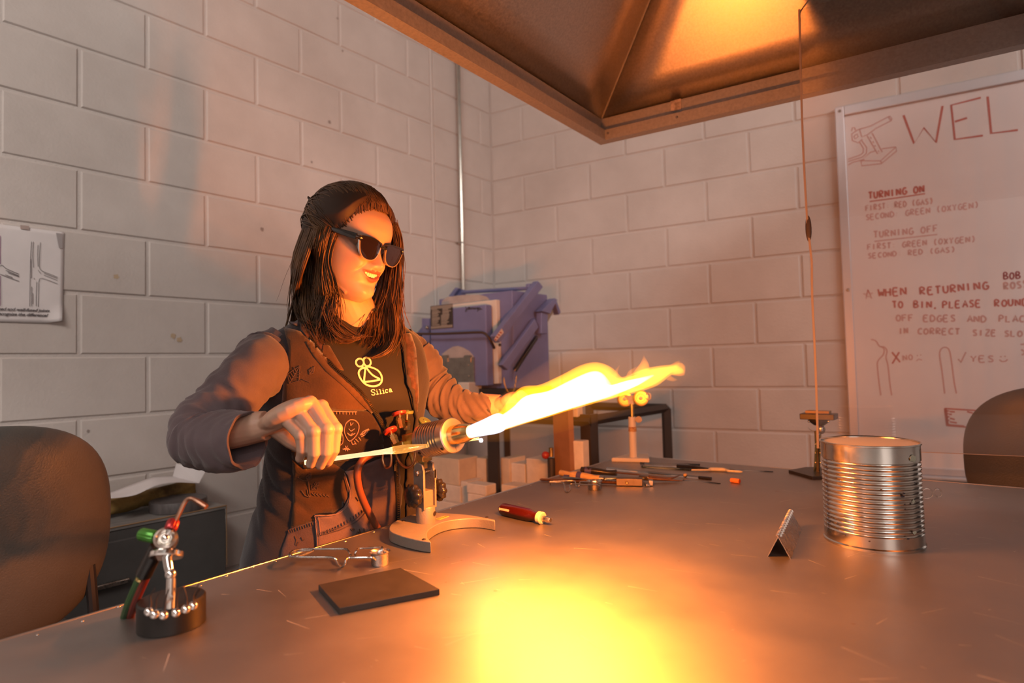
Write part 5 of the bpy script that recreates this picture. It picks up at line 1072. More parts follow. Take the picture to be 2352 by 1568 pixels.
WT = [(-.114, .020), (-.106, .030), (-.094, .040), (-.082, .049), (-.066, .0555), (-.05, .0600), (-.03, .0640), (-.01, .0665), (.01, .0685), (.03, .070), (.05, .0695), (.07, .063), (.09, .046), (.1, .03), (.108, .006)]
BT = [(-.114, .0), (-.09, .01), (-.07, .03), (-.05, .065), (-.02, .088), (.01, .098), (.04, .098), (.065, .088), (.085, .068), (.1, .036), (.108, .006)]
def sm(tbl, x):
    return (interp(tbl, x - .004) + interp(tbl, x) + interp(tbl, x + .004)) / 3
def g2(l, z, l0, z0, sl, sz): return math.exp(-((l - l0) / sl) ** 2 - ((z - z0) / sz) ** 2)
MU = lambda l: -.0490 + .0020 * (l / .026) ** 2
ML = lambda l: -.0600 + .0130 * (l / .026) ** 2
def face(l, z, f):
    a = abs(l); d = 0.0
    h = interp([(-.047, 0), (-.042, .004), (-.037, .013), (-.031, .0215), (-.025, .020), (-.015, .0145), (-.004, .0095), (.006, .0065), (.016, .002), (.025, 0)], z); s_ = interp([(-.04, .0098), (-.031, .0105), (-.02, .0085), (-.005, .0066), (.01, .0065)], z)
    d += h * math.exp(-(a / s_) ** 2)
    d += .0085 * g2(a, z, .0135, -.0345, .0055, .0065)                       # wings of the nose
    d -= .0050 * g2(a, z, .0065, -.0420, .0035, .0022)                       # nostrils
    d -= .0095 * g2(a, z, .031, -.002, .015, .0105)                          # eye sockets
    d += .0040 * g2(a, z, .030, .0175, .018, .006)                           # brow
    d += .0066 * g2(a, z, .040, -.030, .013, .013)                           # lifted cheeks
    d -= .0032 * g2(a, z, .0255 + (-.034 - z) * .55, -.044, .0032, .012)     # smile fold
    d += .0040 * g2(a, z, .013, -.090, .014, .012) - .0016 * g2(a, z, 0, -.0735, .018, .005)
    d -= .0030 * g2(a, z, .0295, -.0470, .005, .005)                         # mouth corners
    if a < .0275:
        u, lo = MU(l), ML(l); k = 1 - (a / .0275) ** 4
        d += k * (.0036 * math.exp(-((z - u - .0042) / .0030) ** 2) + .0042 * math.exp(-((z - lo + .0040) / .0035) ** 2))
        gap = min(u - z, z - lo)
        if gap > 0: d -= min(1, gap / .0016) * .0105 * min(1, k * 1.6)
    return d
def headp(u, z):
    t = 2 * PI * u; c, s_ = math.cos(t), math.sin(t); w_, fr, bk = sm(WT, z), sm(FT, z), sm(BT, z)
    n = 2.25 if c > 0 else 2.0
    l = w_ * math.copysign(abs(s_) ** (2 / n), s_); f = (fr if c > 0 else bk) * math.copysign(abs(c) ** (2 / n), c)
    if c > 0: f += face(l, z, f) * min(1, max(0, (f / max(fr, .01) - .12) / .35))
    return l, f, z
def zmap(v):
    # rows are denser over the face
    return interp([(0, -.114), (.06, -.108), (.62, -.012), (.85, .06), (.96, .1), (1, .108)], v)
hm = MB(); NU, NV = 220, 170
hm.grid(lambda u, v: hw(*headp(u, zmap(v))), NU, NV, cu=True)
hm.f += [tuple(range(NU - 1, -1, -1)), tuple(range((NV - 1) * NU, NV * NU))]; hm.m += [0, 0]

# torso surface in the body frame
PSI = -.25; BF = V((math.cos(PSI), math.sin(PSI), 0)); BL = V((-math.sin(PSI), math.cos(PSI), 0)); BO = V((1.176, -1.886, 0))
TT = [(.50, (.185, .10, .135, -.06)), (.58, (.200, .10, .14, -.055)), (.66, (.202, .100, .135, -.045)), (.73, (.188, .092, .118, -.033)), (.80, (.168, .091, .104, -.020)), (.86, (.160, .094, .097, -.012)), (.94, (.166, .112, .097, -.003)),
 (1.01, (.176, .121, .102, .004)), (1.05, (.180, .116, .106, .007)), (1.095, (.178, .100, .106, .008)), (1.13, (.166, .084, .096, .008)), (1.155, (.140, .070, .084, .010)), (1.172, (.108, .061, .072, .014)), (1.187, (.076, .056, .060, .020)), (1.20, (.060, .053, .052, .027)), (1.215, (.054, .050, .048, .034))]
def S_(th, z, off=0.0):
    w_, fr, bk, cf = (sum(q) / 3 for q in zip(interp(TT, z - .012), interp(TT, z), interp(TT, z + .012)))
    c, s_ = math.cos(th), math.sin(th); n = 2.35
    l = (w_ + off) * math.copysign(abs(s_) ** (2 / n), s_); f = ((fr if c > 0 else bk) + off) * math.copysign(abs(c) ** (2 / n), c)
    f += .014 * math.exp(-((abs(l) - .075) / .05) ** 2 - ((z - 1.015) / .055) ** 2) if c > 0 else 0     # bust
    return BO + BL * l + BF * (f + cf) + V((0, 0, z))
def bp(l, f, z): return BO + BL * l + BF * f + V((0, 0, z))
def A3(*l): return [V(atd(x, y, d)) for x, y, d in l]
# ---- the body: head, neck, trunk, arms and hands grown into one surface
bm_ = MB()
bm_.add(hm.v, hm.f)
bm_.tube([bp(0, .0, 1.13), bp(0, .022, 1.17), bp(0, .04, 1.20), hw(0, -.008, -.085), hw(0, -.004, -.05), hw(0, -.002, -.02)], [.062, .056, .053, .051, .052, .05], 28)
for s_ in (-1, 1): bm_.tube([hw(s_ * .024, .052, -.098), hw(s_ * .042, .022, -.076), hw(s_ * .052, .002, -.050)], [.008, .009, .009], 12)     # jaw line
for s_ in (-1, 1): bm_.sph(hw(s_ * .073, -.008, -.006), .03, 16, 12, (.28, .6, 1.0), Matrix((HL, HF, HU)).transposed() @ Matrix.Rotation(s_ * .3, 3, 'Z'))
bm_.grid(lambda u, v: S_(2 * PI * u, .52 + .675 * v, -.012), 48, 40, cu=True); k0_ = len(bm_.v)
bm_.f += [tuple(range(k0_ - 48 * 40 + 47, k0_ - 48 * 40 - 1, -1)), tuple(range(k0_ - 48, k0_))]; bm_.m += [0, 0]
RSH = bp(-.155, .0, 1.105); LSH = bp(.155, .0, 1.105)
bm_.tube([RSH] + A3((560, 870, 1.185), (482, 965, 1.12), (470, 988, 1.10), (500, 992, 1.09), (560, 985, 1.082), (612, 977, 1.076)), [.045, .042, .038, .037, .036, .031, .026], 20)
LELB = A3((985, 885, 1.47), (1005, 908, 1.47), (1050, 930, 1.44), (1110, 934, 1.41), (1152, 931, 1.392))
bm_.tube([LSH] + LELB, [.045, .040, .037, .036, .031, .025], 20)
def hand(wr, mcps, chains, thumb):
    W0 = V(atd(*wr)); ms = [V(atd(*m)) for m in mcps]
    ax = (ms[1] - W0).normalized(); side = (ms[0] - ms[3]).normalized()
    for i, m in enumerate(ms):
        b0 = W0 + side * (.010 * (1.5 - i)); bm_.tube([b0 - ax * .012, b0.lerp(m, .5), m], [.0165, .0150, .0115], 14)
        pts = [m] + [V(atd(*q)) for q in chains[i]]; rs = [[.0128, .0120, .0108, .0085], [.0132, .0122, .0110, .0087], [.0126, .0118, .0106, .0083], [.0114, .0106, .0094, .0075]][i]
        fine, rf = [], []
        for a, c, r0, r1 in zip(pts, pts[1:], rs, rs[1:]):
            for t in (0, .25, .5, .75): fine.append(a.lerp(c, t)); rf.append(lerp(r0, r1, t) * (1 - .07 * math.sin(PI * t)))
        fine.append(pts[-1]); rf.append(rs[-1]); d = (pts[-1] - pts[-2]).normalized(); fine += [pts[-1] + d * .004, pts[-1] + d * .0065]; rf += [rs[-1] * .78, rs[-1] * .35]
        bm_.tube(fine, rf, 14); bm_.sph(m, rs[0] * 1.08, 12, 8); bm_.sph(pts[1], rs[1] * 1.06, 12, 8)
    pm = W0.lerp((ms[1] + ms[2]) / 2, .56); nrm = ax.cross(side).normalized(); sd2 = nrm.cross(ax).normalized()
    bm_.sph(pm, 1, 20, 14, ((ms[1] - W0).length * .66, (ms[0] - ms[3]).length * .66, .0215), Matrix((ax, sd2, nrm)).transposed())
    for i in range(3): bm_.tube([W0.lerp(ms[i].lerp(ms[i + 1], .5), .15), W0.lerp(ms[i].lerp(ms[i + 1], .5), .6), ms[i].lerp(ms[i + 1], .5) - ax * .003], [.0165, .0155, .0122], 12)
    tp = [V(atd(*q)) for q in thumb]; d = (tp[-1] - tp[-2]).normalized(); bm_.tube([W0 + ax * .004, tp[0], tp[1], tp[2], tp[2] + d * .005, tp[2] + d * .008], [.016, .0155, .0115, .0092, .0075, .003], 14)
    return tp
hand((616, 977, 1.076), [(738, 934, 1.085), (712, 926, 1.073), (684, 941, 1.062), (657, 964, 1.054)],
  [[(771, 985, 1.062), (766, 1034, 1.062), (753, 1062, 1.070)], [(750, 986, 1.045), (748, 1040, 1.046), (735, 1070, 1.056)], [(720, 992, 1.034), (721, 1042, 1.036), (713, 1067, 1.047)], [(690, 1000, 1.030), (694, 1034, 1.034), (688, 1054, 1.045)]],
  [(668, 1010, 1.088), (716, 1040, 1.097), (752, 1062, 1.085)])
hand((1158, 930, 1.390), [(1196, 910, 1.345), (1200, 914, 1.362), (1202, 920, 1.380), (1202, 928, 1.397)],
  [[(1216, 926, 1.32), (1210, 944, 1.318), (1198, 950, 1.325)], [(1222, 930, 1.338), (1214, 949, 1.334), (1202, 955, 1.34)], [(1224, 934, 1.357), (1215, 952, 1.352), (1203, 958, 1.357)], [(1220, 939, 1.375), (1212, 953, 1.37), (1203, 958, 1.373)]],
  [(1176, 936, 1.355), (1190, 944, 1.335), (1203, 947, 1.325)])
# thighs reach under the table (clothed below)
mSkin = bpy.data.materials.new('skin'); mSkin.use_nodes = True
def skin_mat():
    nt = mSkin.node_tree; N = nt.nodes; L = nt.links; b = N['Principled BSDF']; I = b.inputs
    at = N.new('ShaderNodeVertexColor'); at.layer_name = 'tint'; no = N.new('ShaderNodeTexNoise'); no.inputs['Scale'].default_value = 55; no.inputs['Detail'].default_value = 4
    mx = N.new('ShaderNodeMix'); mx.data_type = 'RGBA'; mx.blend_type = 'MULTIPLY'; mx.inputs['Factor'].default_value = .12
    L.new(at.outputs[0], mx.inputs['A']); L.new(no.outputs['Color'], mx.inputs['B']); L.new(mx.outputs['Result'], I['Base Color'])
    I['Roughness'].default_value = .46; I['Subsurface Weight'].default_value = .12; I['Subsurface Radius'].default_value = (.012, .005, .003); I['Subsurface Scale'].default_value = .4
    n2 = N.new('ShaderNodeTexNoise'); n2.inputs['Scale'].default_value = 900; bp_n = N.new('ShaderNodeBump'); bp_n.inputs['Distance'].default_value = .00012; L.new(n2.outputs[0], bp_n.inputs['Height']); L.new(bp_n.outputs[0], I['Normal'])
skin_mat()
raw = bm_.build('body', mSkin, smooth=180)
q = raw.modifiers.new('r', 'REMESH'); q.mode = 'VOXEL'; q.voxel_size = .0017
q = raw.modifiers.new('s', 'SMOOTH'); q.factor = .5; q.iterations = 3
bpy.context.view_layer.update()
dg = bpy.context.evaluated_depsgraph_get(); me = bpy.data.meshes.new_from_object(raw.evaluated_get(dg)); bpy.data.objects.remove(raw); me.name = 'body'
body = bpy.data.objects.new('body', me); SC.collection.objects.link(body); setpar(body, woman)
import numpy as np
nv = len(me.vertices); co = np.empty(nv * 3); me.vertices.foreach_get('co', co); co = co.reshape(-1, 3) + np.array(woman.location) * 0
cw = co.copy()
# vertices are in the world (the object was built there); head-local coordinates for the make-up of the face
if me.materials[0:] == []: me.materials.append(mSkin)
d = cw - np.array(HO); l_, f_, u_ = d @ np.array(HL), d @ np.array(HF), d @ np.array(HU)
col = np.tile(np.array([.54, .335, .240]), (nv, 1)); al_ = np.abs(l_); face_m = (f_ > .045) & (al_ < .07) & (np.abs(u_) < .12)
def mixc(m, c):
    m = np.clip(m, 0, 1)[:, None]; col[:] = col * (1 - m) + np.array(c) * m
mixc(face_m * .45 * np.exp(-((al_ - .042) / .018) ** 2 - ((u_ + .032) / .018) ** 2), (.60, .30, .22))
uu, ll = -.0490 + .0020 * (l_ / .026) ** 2, -.0600 + .0130 * (l_ / .026) ** 2
lipm = face_m & (al_ < .0275) & (f_ > .065); k_ = np.clip((.029 - al_) / .004, 0, 1)
mixc(lipm * k_ * np.exp(-np.clip(np.maximum(u_ - uu - .0068 * (1 - (al_ / .03) ** 2), ll - .0076 * (1 - (al_ / .03) ** 2) - u_), 0, 1) / .0012), (.33, .105, .085))
mixc(lipm * ((u_ < uu - .001) & (u_ > ll + .001) & (f_ < .084)) * .9, (.10, .03, .025))
mixc(face_m * .85 * np.exp(-((al_ - .030) / .016) ** 4 - ((u_ - .0185 + .10 * (al_ - .03) ** 2 / .03) / .0032) ** 2), (.10, .055, .035))       # eyebrows
ca = me.color_attributes.new('tint', 'FLOAT_COLOR', 'POINT'); ca.data.foreach_set('color', np.c_[col, np.ones(nv)].astype(np.float32).ravel())
me.polygons.foreach_set('use_smooth', [True] * len(me.polygons)); me.update()
mTeeth = M('teeth', (.78, .70, .58), .25)
for i in range(-4, 4):
    x0 = (i + .03) * .0062; x1 = (i + .97) * .0062; xm_ = (x0 + x1) / 2; fy = .0805 - 5.5 * xm_ * xm_; zt_ = -.0478; zb_ = max(-.0578 + (.0010 if i in (-4, -3, 2, 3) else 0), ML(xm_) + .0006) if abs(xm_) < .026 else -.05
    b = MB(); b.box(hw(xm_, fy - .002, (zt_ + zb_) / 2), (.0058, .005, max(.002, zt_ - zb_)), Matrix((HL, HF, HU)).transposed() @ Matrix.Rotation(-xm_ * 11, 3, 'Z')); b.build('tooth', mTeeth, woman, smooth=60, bevel=.0012, seg=3)
mEyeW = M('eye_white', (.42, .36, .32), .3); mIris = M('iris', (.06, .04, .03), .2)
for s_ in (-1, 1):
    c = hw(s_ * .031, .0605, -.003); b = MB(); b.sph(c, .0118, 18, 12); ey = b.build('eye', mEyeW, woman)
    b = MB(); gd_ = (HF * .9 - HU * .3).normalized(); b.lathe([(.0056, 0), (.004, .0009), (0, .0011)], c + gd_ * .0109, gd_, 18); b.build('iris', mIris, ey)

# ---- sunglasses
mLens = M('dark_lens', (.014, .008, .010), .04, coat=1.0); mFrm = M('black_frame', (.012, .010, .009), .16, coat=.6); mClr = M('smoke_clear_frame', (.52, .38, .25), .10, trans=.55, coat=.5); mGold = M('gold_bridge', (.85, .60, .24), .16, 1)
sg = thing('sunglasses', hw(0, .09, 0), None, None); setpar(sg, woman)
LP = [(x * 1.06, z * 1.06) for x, z in [(-.0245, .0140), (-.010, .0175), (.010, .0180), (.0235, .0165), (.0268, .0120), (.0250, .0020), (.0200, -.0100), (.0100, -.0185), (-.004, -.0200), (-.0150, -.0165), (-.0215, -.0080), (-.0245, .0040)]]
def gl(x, z, f=0): return hw(x, .0925 + f - 1.1 * x * x, -.003 + z)
for s_ in (-1, 1):
    ol = spline(LP + [LP[0]], 61)[:-1]; cx = s_ * .0362
    pin = [(cx + s_ * x, z) for x, z in ol]; pout = [(cx + s_ * x * 1.10, z * 1.13 + .0006) for x, z in ol]
    b = MB(); n = len(pin); b.add([gl(x, z, .0006) for x, z in pin] + [gl(cx, 0, .0022)], [(i, (i + 1) % n, n) for i in range(n)]); b.build('lens', mLens, sg, smooth=180)
    def rim(zlo, zhi, mat, nm, par=sg):
        idx = [i for i in range(n) if zlo <= pin[i][1] < zhi]; start = next((i for i in range(n) if pin[i - 1][1] < zlo or pin[i - 1][1] >= zhi) if len(idx) < n else iter([0])) if idx else 0
        return
    for half, mat, nm in ((True, mFrm, 'browline_frame'), (False, mClr, 'lower_frame')):
        b = MB(); F = []; P = []
        for (xi, zi), (xo, zo) in zip(pin, pout): P += [gl(xi, zi, .0022), gl(xo, zo, .0020), gl(xo, zo, -.0022), gl(xi, zi, -.0020)]
        for i in range(n):
            j = (i + 1) % n; zc = (pin[i][1] + pin[j][1]) / 2
            if (zc > .0095) == half:
                for a_, c_ in ((0, 1), (1, 2), (2, 3), (3, 0)): F.append((i * 4 + a_, j * 4 + a_, j * 4 + c_, i * 4 + c_))
        b.add(P, F); b.build(nm, mat, sg, smooth=40)
    b = MB(); b.tube([gl(s_ * .0600, .0150), gl(s_ * .0675, .0152, -.001), hw(s_ * .0715, .082, .0125)], [.0036, .0040, .0040], 8, flat=.8); b.build('end_piece', mFrm, sg)
    b = MB(); b.sph(gl(s_ * .0635, .0150, .0035), .0016, 8, 6, (1, 1, .7)); b.build('stud', mGold, sg)
    b = MB(); b.tube([hw(s_ * .0718, .084, .0125), hw(s_ * .0745, .055, .0135), hw(s_ * .0765, .02, .0145), hw(s_ * .0775, -.010, .010), hw(s_ * .0765, -.03, -.006)], [.0062, .0058, .0050, .0040, .0034], 10, flat=.36, up=HL); b.build('temple_arm', mFrm, sg)
b = MB(); b.tube([gl(-.0088, .0090), gl(-.004, .0105, .001), gl(.004, .0105, .001), gl(.0088, .0090)], [.0030, .0024, .0024, .0030], 8); b.build('bridge', mFrm, sg)
for x in (-.0022, .0022): b = MB(); b.tube([gl(x, .0138, .0018), gl(x * .9, .0070, .0030)], .0010, 6); b.build('bridge_bar', mGold, sg)

# ---- clothes: black t-shirt, sleeves, embroidered vest
mTee = M('black_cotton', (.016, .013, .012), .85, bump=.0003, bs=500, sheen=.1); mSlv = M('purple_grey_jersey', (.105, .074, .080), .85, var=.12, vs_=22, bump=.0004, bs=420, sheen=.2)
mVest = M('dark_plum_fabric', (.028, .022, .026), .9, var=.2, vs_=16, bump=.0005, bs=300, sheen=.2); mSuede = M('brown_suede', (.080, .036, .015), .92, var=.3, vs_=18, bump=.0006, bs=260, sheen=.25)
mSuedeD = M('dark_brown_suede', (.028, .013, .008), .92, var=.3, vs_=20, bump=.0006, bs=260, sheen=.2); mPkt = M('mauve_denim', (.205, .125, .11), .85, var=.18, vs_=20, bump=.0006, bs=400, sheen=.2); mPktD = M('plum_denim', (.105, .066, .064), .85, var=.2, vs_=20, bump=.0006, bs=400)
mStitch = M('embroidery_thread', (.30, .175, .14), .6); mStitchD = M('dark_thread', (.09, .05, .035), .7); mZip = M('zip_teeth', (.45, .30, .12), .3, 1); mTapeZ = M('zip_tape', (.012, .009, .009), .85); mPrint = M('cream_print', (.78, .66, .50), .7)
def wr(p, a=.004, s=14): return noise.noise(V(p) * s) * a + noise.noise(V(p) * s * 2.3) * a * .4
def tee(u, v):
    th = 2 * PI * u - PI; z = .54 + (1.197 - .54) * v; p = S_(th, z, 0); c = BO + V((0, 0, z)); return p + (p - c).normalized() * (wr(p, .004, 11) * (1 - v ** 6))
b = MB(); b.grid(tee, 120, 90, cu=True); shirt = b.build('t_shirt', mTee, woman, smooth=180)
b = MB(); b.tube([S_(2 * PI * i / 48, 1.196, .0022) for i in range(48)], .0048, 8, closed=True, flat=1.4); b.build('neck_band', mTee, shirt)
def bvh_of(*obs):
    vs_, fs = [], []
    for o in obs:
        Mx = world_of(o); k = len(vs_); vs_ += [Mx @ v.co for v in o.data.vertices]; fs += [tuple(i + k for i in p.vertices) for p in o.data.polygons]
    return BVHTree.FromPolygons(vs_, fs)
bvT = bvh_of(shirt)
def thz(p):
    q = p - BO; l = q.dot(BL); f = q.dot(BF) - interp(TT, p.z)[3]; w_, fr, bk, cf = interp(TT, p.z); n = 2.35
    s_ = math.copysign(abs(min(1, abs(l) / w_)) ** (n / 2), l); c = math.copysign((abs(f) / (fr if f > 0 else bk)) ** (n / 2), f); return math.atan2(s_, c)
def hitT(x, y, bv):
    d = ray(x, y); h = bv.ray_cast(CAM, d.normalized()); return h[0], h[1]
def bound(pxs):
    out = []
    for x, y in pxs:
        h, _ = hitT(x, y, bvT)
        if h: out.append((h.z, thz(h)))
    return sorted(out)
bR = bound([(712, 775), (735, 810), (770, 850), (805, 880), (832, 906), (860, 943), (880, 978), (895, 1010), (907, 1060), (911, 1120), (912, 1190), (912, 1230)])
bLf = bound([(915, 790), (922, 830), (931, 880), (944, 925), (950, 960), (945, 1000), (932, 1040), (926, 1090), (926, 1150), (926, 1230)])
def vest_pt(th, z, off):
    p = S_(th, z, off); cz = z * 13 + .9 * math.sin(th * 1.3 + 1) + noise.noise(p * 7) * 1.2; cz -= math.floor(cz)
    fold = -.007 * math.exp(-((cz - .5) / .13) ** 2) * math.exp(-((z - .84) / .10) ** 2) * (.3 + .7 * abs(math.sin(th)))
    return p + (p - (BO + V((0, 0, z)))).normalized() * (wr(p, .006, 10) + fold)
ZV0, ZV1 = .53, 1.178
def vest(u, v):
    z = lerp(ZV0, ZV1, v); a, c = interp(bR, z), interp(bLf, z)
    if z > bR[-1][0]: k = min(1, (z - bR[-1][0]) / .06); a -= .45 * k; c += .35 * k
    th = lerp(c - 2 * PI, a, u); return vest_pt(th, z, .011)                 # from the right edge round the back to the left edge
b = MB(); NUv, NVv = 200, 110; b.grid(vest, NUv, NVv)
vst = b.build('vest', mVest, woman, smooth=180, solid=.004, soff=-1)
bvV = bvh_of(vst)
bvVT = bvh_of(vst, shirt)
def patch(name, pxs, off, mat, parent, bv=bvV, step=9, smooth_n=0, thick=.0022):
    out = spline(list(pxs) + [pxs[0]], smooth_n)[:-1] if smooth_n else list(pxs)
    dense = []
    for (x0, y0), (x1, y1) in zip(out, out[1:] + out[:1]):
        k = max(1, int(math.hypot(x1 - x0, y1 - y0) / step)); dense += [(lerp(x0, x1, i / k), lerp(y0, y1, i / k)) for i in range(k)]
    n = len(dense); xs, ys = [p[0] for p in dense], [p[1] for p in dense]
    def inside(x, y):
        r_ = False
        for i in range(n):
            (xa, ya), (xb, yb) = dense[i], dense[i - 1]
            if (ya > y) != (yb > y) and x < (xb - xa) * (y - ya) / (yb - ya) + xa: r_ = not r_
        return r_
    pts = dense[:]; y = min(ys) + step / 2
    while y < max(ys):
        x = min(xs) + step / 2
        while x < max(xs):
            if inside(x, y) and min((x - a) ** 2 + (y - c) ** 2 for a, c in dense) > (step * .45) ** 2: pts.append((x, y))
            x += step
        y += step
    v2, _, f2, *_r = geometry.delaunay_2d_cdt([V((a, -c)).to_2d() if False else V((a, -c, 0)).to_2d() for a, c in pts], [(i, (i + 1) % n) for i in range(n)], [], 1, 1e-4)
    P, ok, last = [], [], None
    for q_ in v2:
        h, nn = hitT(q_.x, -q_.y, bv)
        if h is None or (last is not None and (h - last).length > .25): h = None
        if h is None: P.append(V((0, 0, 0))); ok.append(False)
        else:
            if nn.dot(ray(q_.x, -q_.y)) > 0: nn = -nn
            P.append(h + nn * off); ok.append(True); last = h
    bb = MB(); bb.add(P, [tuple(f) for f in f2 if all(ok[i] for i in f) and max((P[f[i]] - P[f[i - 1]]).length for i in range(3)) < .04])
    return bb.build(name, mat, parent, smooth=180, solid=thick, soff=0)
def sline(bb, pxs, bv, off, r, n=5, cnt=None, flat=1.0):
    P = []
    for x, y in (spline(pxs, cnt) if cnt else pxs):
        h, nn = hitT(x, y, bv)
        if h is None: continue
        if nn.dot(ray(x, y)) > 0: nn = -nn
        P.append(h + nn * off)
    if len(P) > 1: bb.tube(P, r, n, flat=flat)
def srib(bb, pxs, bv, off, wd, cnt=None):
    P, Nn = [], []
    for x, y in (spline(pxs, cnt) if cnt else pxs):
        h, nn = hitT(x, y, bv)
        if h is None: continue
        if nn.dot(ray(x, y)) > 0: nn = -nn
        P.append(h + nn * off); Nn.append(nn)
    Q = []
    for i, p in enumerate(P):
        t = P[min(i + 1, len(P) - 1)] - P[max(i - 1, 0)]; sd_q = t.normalized().cross(Nn[i]).normalized() * wd / 2; Q += [p + sd_q, p - sd_q]
    if len(P) > 1: bb.add(Q, [(2 * i, 2 * i + 1, 2 * i + 3, 2 * i + 2) for i in range(len(P) - 1)])
# front panels
patch('suede_panel', [(652, 752), (690, 762), (718, 792), (752, 838), (790, 872), (826, 905), (852, 937), (832, 942), (770, 940), (700, 938), (648, 935), (652, 880), (662, 840), (664, 800)], .0015, mSuede, vst)
patch('lapel_band', [(712, 778), (735, 806), (770, 846), (806, 876), (834, 902), (862, 940), (852, 948), (820, 920), (788, 888), (750, 856), (722, 822), (702, 788)], .0032, mSuede, vst, bv=bvVT)
patch('yoke_pocket', [(700, 942), (770, 940), (845, 944), (858, 958), (872, 985), (880, 1010), (878, 1045), (760, 1062), (700, 1075), (672, 1050), (668, 1000)], .003, mSuedeD, vst)
patch('lower_suede_panel', [(672, 1052), (705, 1078), (765, 1064), (792, 1080), (801, 1112), (798, 1140), (786, 1162), (765, 1176), (724, 1178), (724, 1194), (668, 1212), (673, 1160), (674, 1100)], .0018, mSuede, vst)
patch('hip_panel', [(724, 1194), (727, 1290), (640, 1310), (648, 1260), (664, 1214)], .0018, mPktD, vst)
pkt = patch('hip_pocket', [(723, 1178), (748, 1181), (770, 1177), (788, 1163), (799, 1140), (802, 1112), (797, 1090), (790, 1080), (815, 1076), (826, 1100), (836, 1140), (848, 1182), (858, 1206), (870, 1236), (870, 1262), (727, 1300)], .0055, mPkt, vst)
patch('front_denim_panel', [(822, 1072), (880, 1048), (898, 1050), (904, 1090), (908, 1150), (906, 1225), (870, 1240), (852, 1190), (836, 1130)], .0018, mPktD, vst)
patch('shoulder_flap', [(608, 738), (640, 722), (668, 722), (690, 738), (684, 752), (672, 748), (640, 740), (612, 748)], .006, M('slate_denim', (.115, .095, .105), .85, var=.15, vs_=25, bump=.0006, bs=400), vst)
patch('collar_lining', [(690, 742), (722, 770), (745, 790), (752, 800), (738, 812), (716, 786), (692, 758)], .003, M('dark_red_velvet', (.075, .026, .018), .9, sheen=.3), vst, bv=bvVT)
patch('collar_flap', [(742, 792), (756, 796), (788, 852), (776, 850), (738, 812)], .004, mSuede, vst, bv=bvVT)
patch('velvet_trim', [(922, 768), (940, 766), (952, 800), (956, 850), (958, 910), (955, 950), (948, 936), (936, 884), (926, 832)], .0035, M('dark_floral_velvet', (.075, .032, .026), .9, var=.6, vs_=70, dark=(.020, .012, .011), sheen=.2), vst, bv=bvVT)
# zips
for pts_, nm in (([(712, 775), (735, 810), (770, 850), (805, 880), (832, 906), (860, 943), (880, 978), (890, 1000)], 'zip'), ([(926, 835), (933, 880), (945, 925), (951, 955)], 'zip'), ([(905, 1058), (909, 1100), (911, 1150), (911, 1215)], 'zip')):
    b = MB(); srib(b, pts_, bvVT, .005, .009, 40); zp = b.build('zip_tape', mTapeZ, vst, smooth=180)
    b = MB(); L_t = sum(math.hypot(x1 - x0, y1 - y0) for (x0, y0), (x1, y1) in zip(pts_, pts_[1:])); sp = spline(pts_, int(L_t / 3.4))
    for (x0, y0), (x1, y1) in zip(sp, sp[1:]):
        h, nn = hitT(x0, y0, bvVT)
        if h is None: continue
        if nn.dot(ray(x0, y0)) > 0: nn = -nn
        t = (ray(x1, y1) - ray(x0, y0)).normalized(); sdv_ = t.cross(nn).normalized(); b.tube([h + nn * .0062 - sdv_ * .0026, h + nn * .0066 + sdv_ * .0026], .0008, 4)
    o_ = b.build('zip_teeth', mZip if nm == 'zip' else mSteelD, vst, smooth=0); o_['kind'] = 'stuff'
b = MB(); h, nn = hitT(908, 1070, bvVT); b.box(h + V((.004, -.004, 0)), (.004, .006, .02)); b.build('zip_pull', mZip, vst, bevel=.001)
# embroidery and stitching
def emb(name, strokes, ox, oy, k, mat, r=.0011, off=.0035, bv=bvV, cnt=None):
    bb = MB()
    for st_ in strokes: sline(bb, [(ox + x * k, oy + y * k) for x, y in st_], bv, off, r, 5, (len(st_) * 4 if cnt is None and len(st_) > 3 else None))
    o_ = bb.build(name, mat, vst); o_['kind'] = 'stuff'; return o_
K3 = 400 / 2352
leaf = lambda x0, y0, x1, y1, w_: [[(x0, y0), (lerp(x0, x1, .35) + (y1 - y0) * w_, lerp(y0, y1, .35) - (x1 - x0) * w_), (x1, y1)], [(x0, y0), (lerp(x0, x1, .35) - (y1 - y0) * w_, lerp(y0, y1, .35) + (x1 - x0) * w_), (x1, y1)], [(x0, y0), (x1, y1)]] + [[(lerp(x0, x1, t), lerp(y0, y1, t)), (lerp(x0, x1, t + .13) + s_ * (y1 - y0) * w_ * .7, lerp(y0, y1, t + .13) - s_ * (x1 - x0) * w_ * .7)] for t in (.2, .35, .5, .65) for s_ in (-1, 1)]
emb('embroidered_leaf', [[(1305, 480), (1250, 530), (1230, 620), (1250, 700), (1300, 765), (1370, 720), (1415, 640), (1420, 550), (1370, 490), (1305, 480)]] + [[(1285 + q, y), (1320, y + 35), (1368 - q, y)] for y, q in ((520, 20), (600, 0), (660, -10))] + [[(1310, 520), (1315, 560)], [(1270, 655), (1300, 690)], [(1345, 660), (1310, 690)]], 580, 880, K3, mStitch, .0013, .0048)
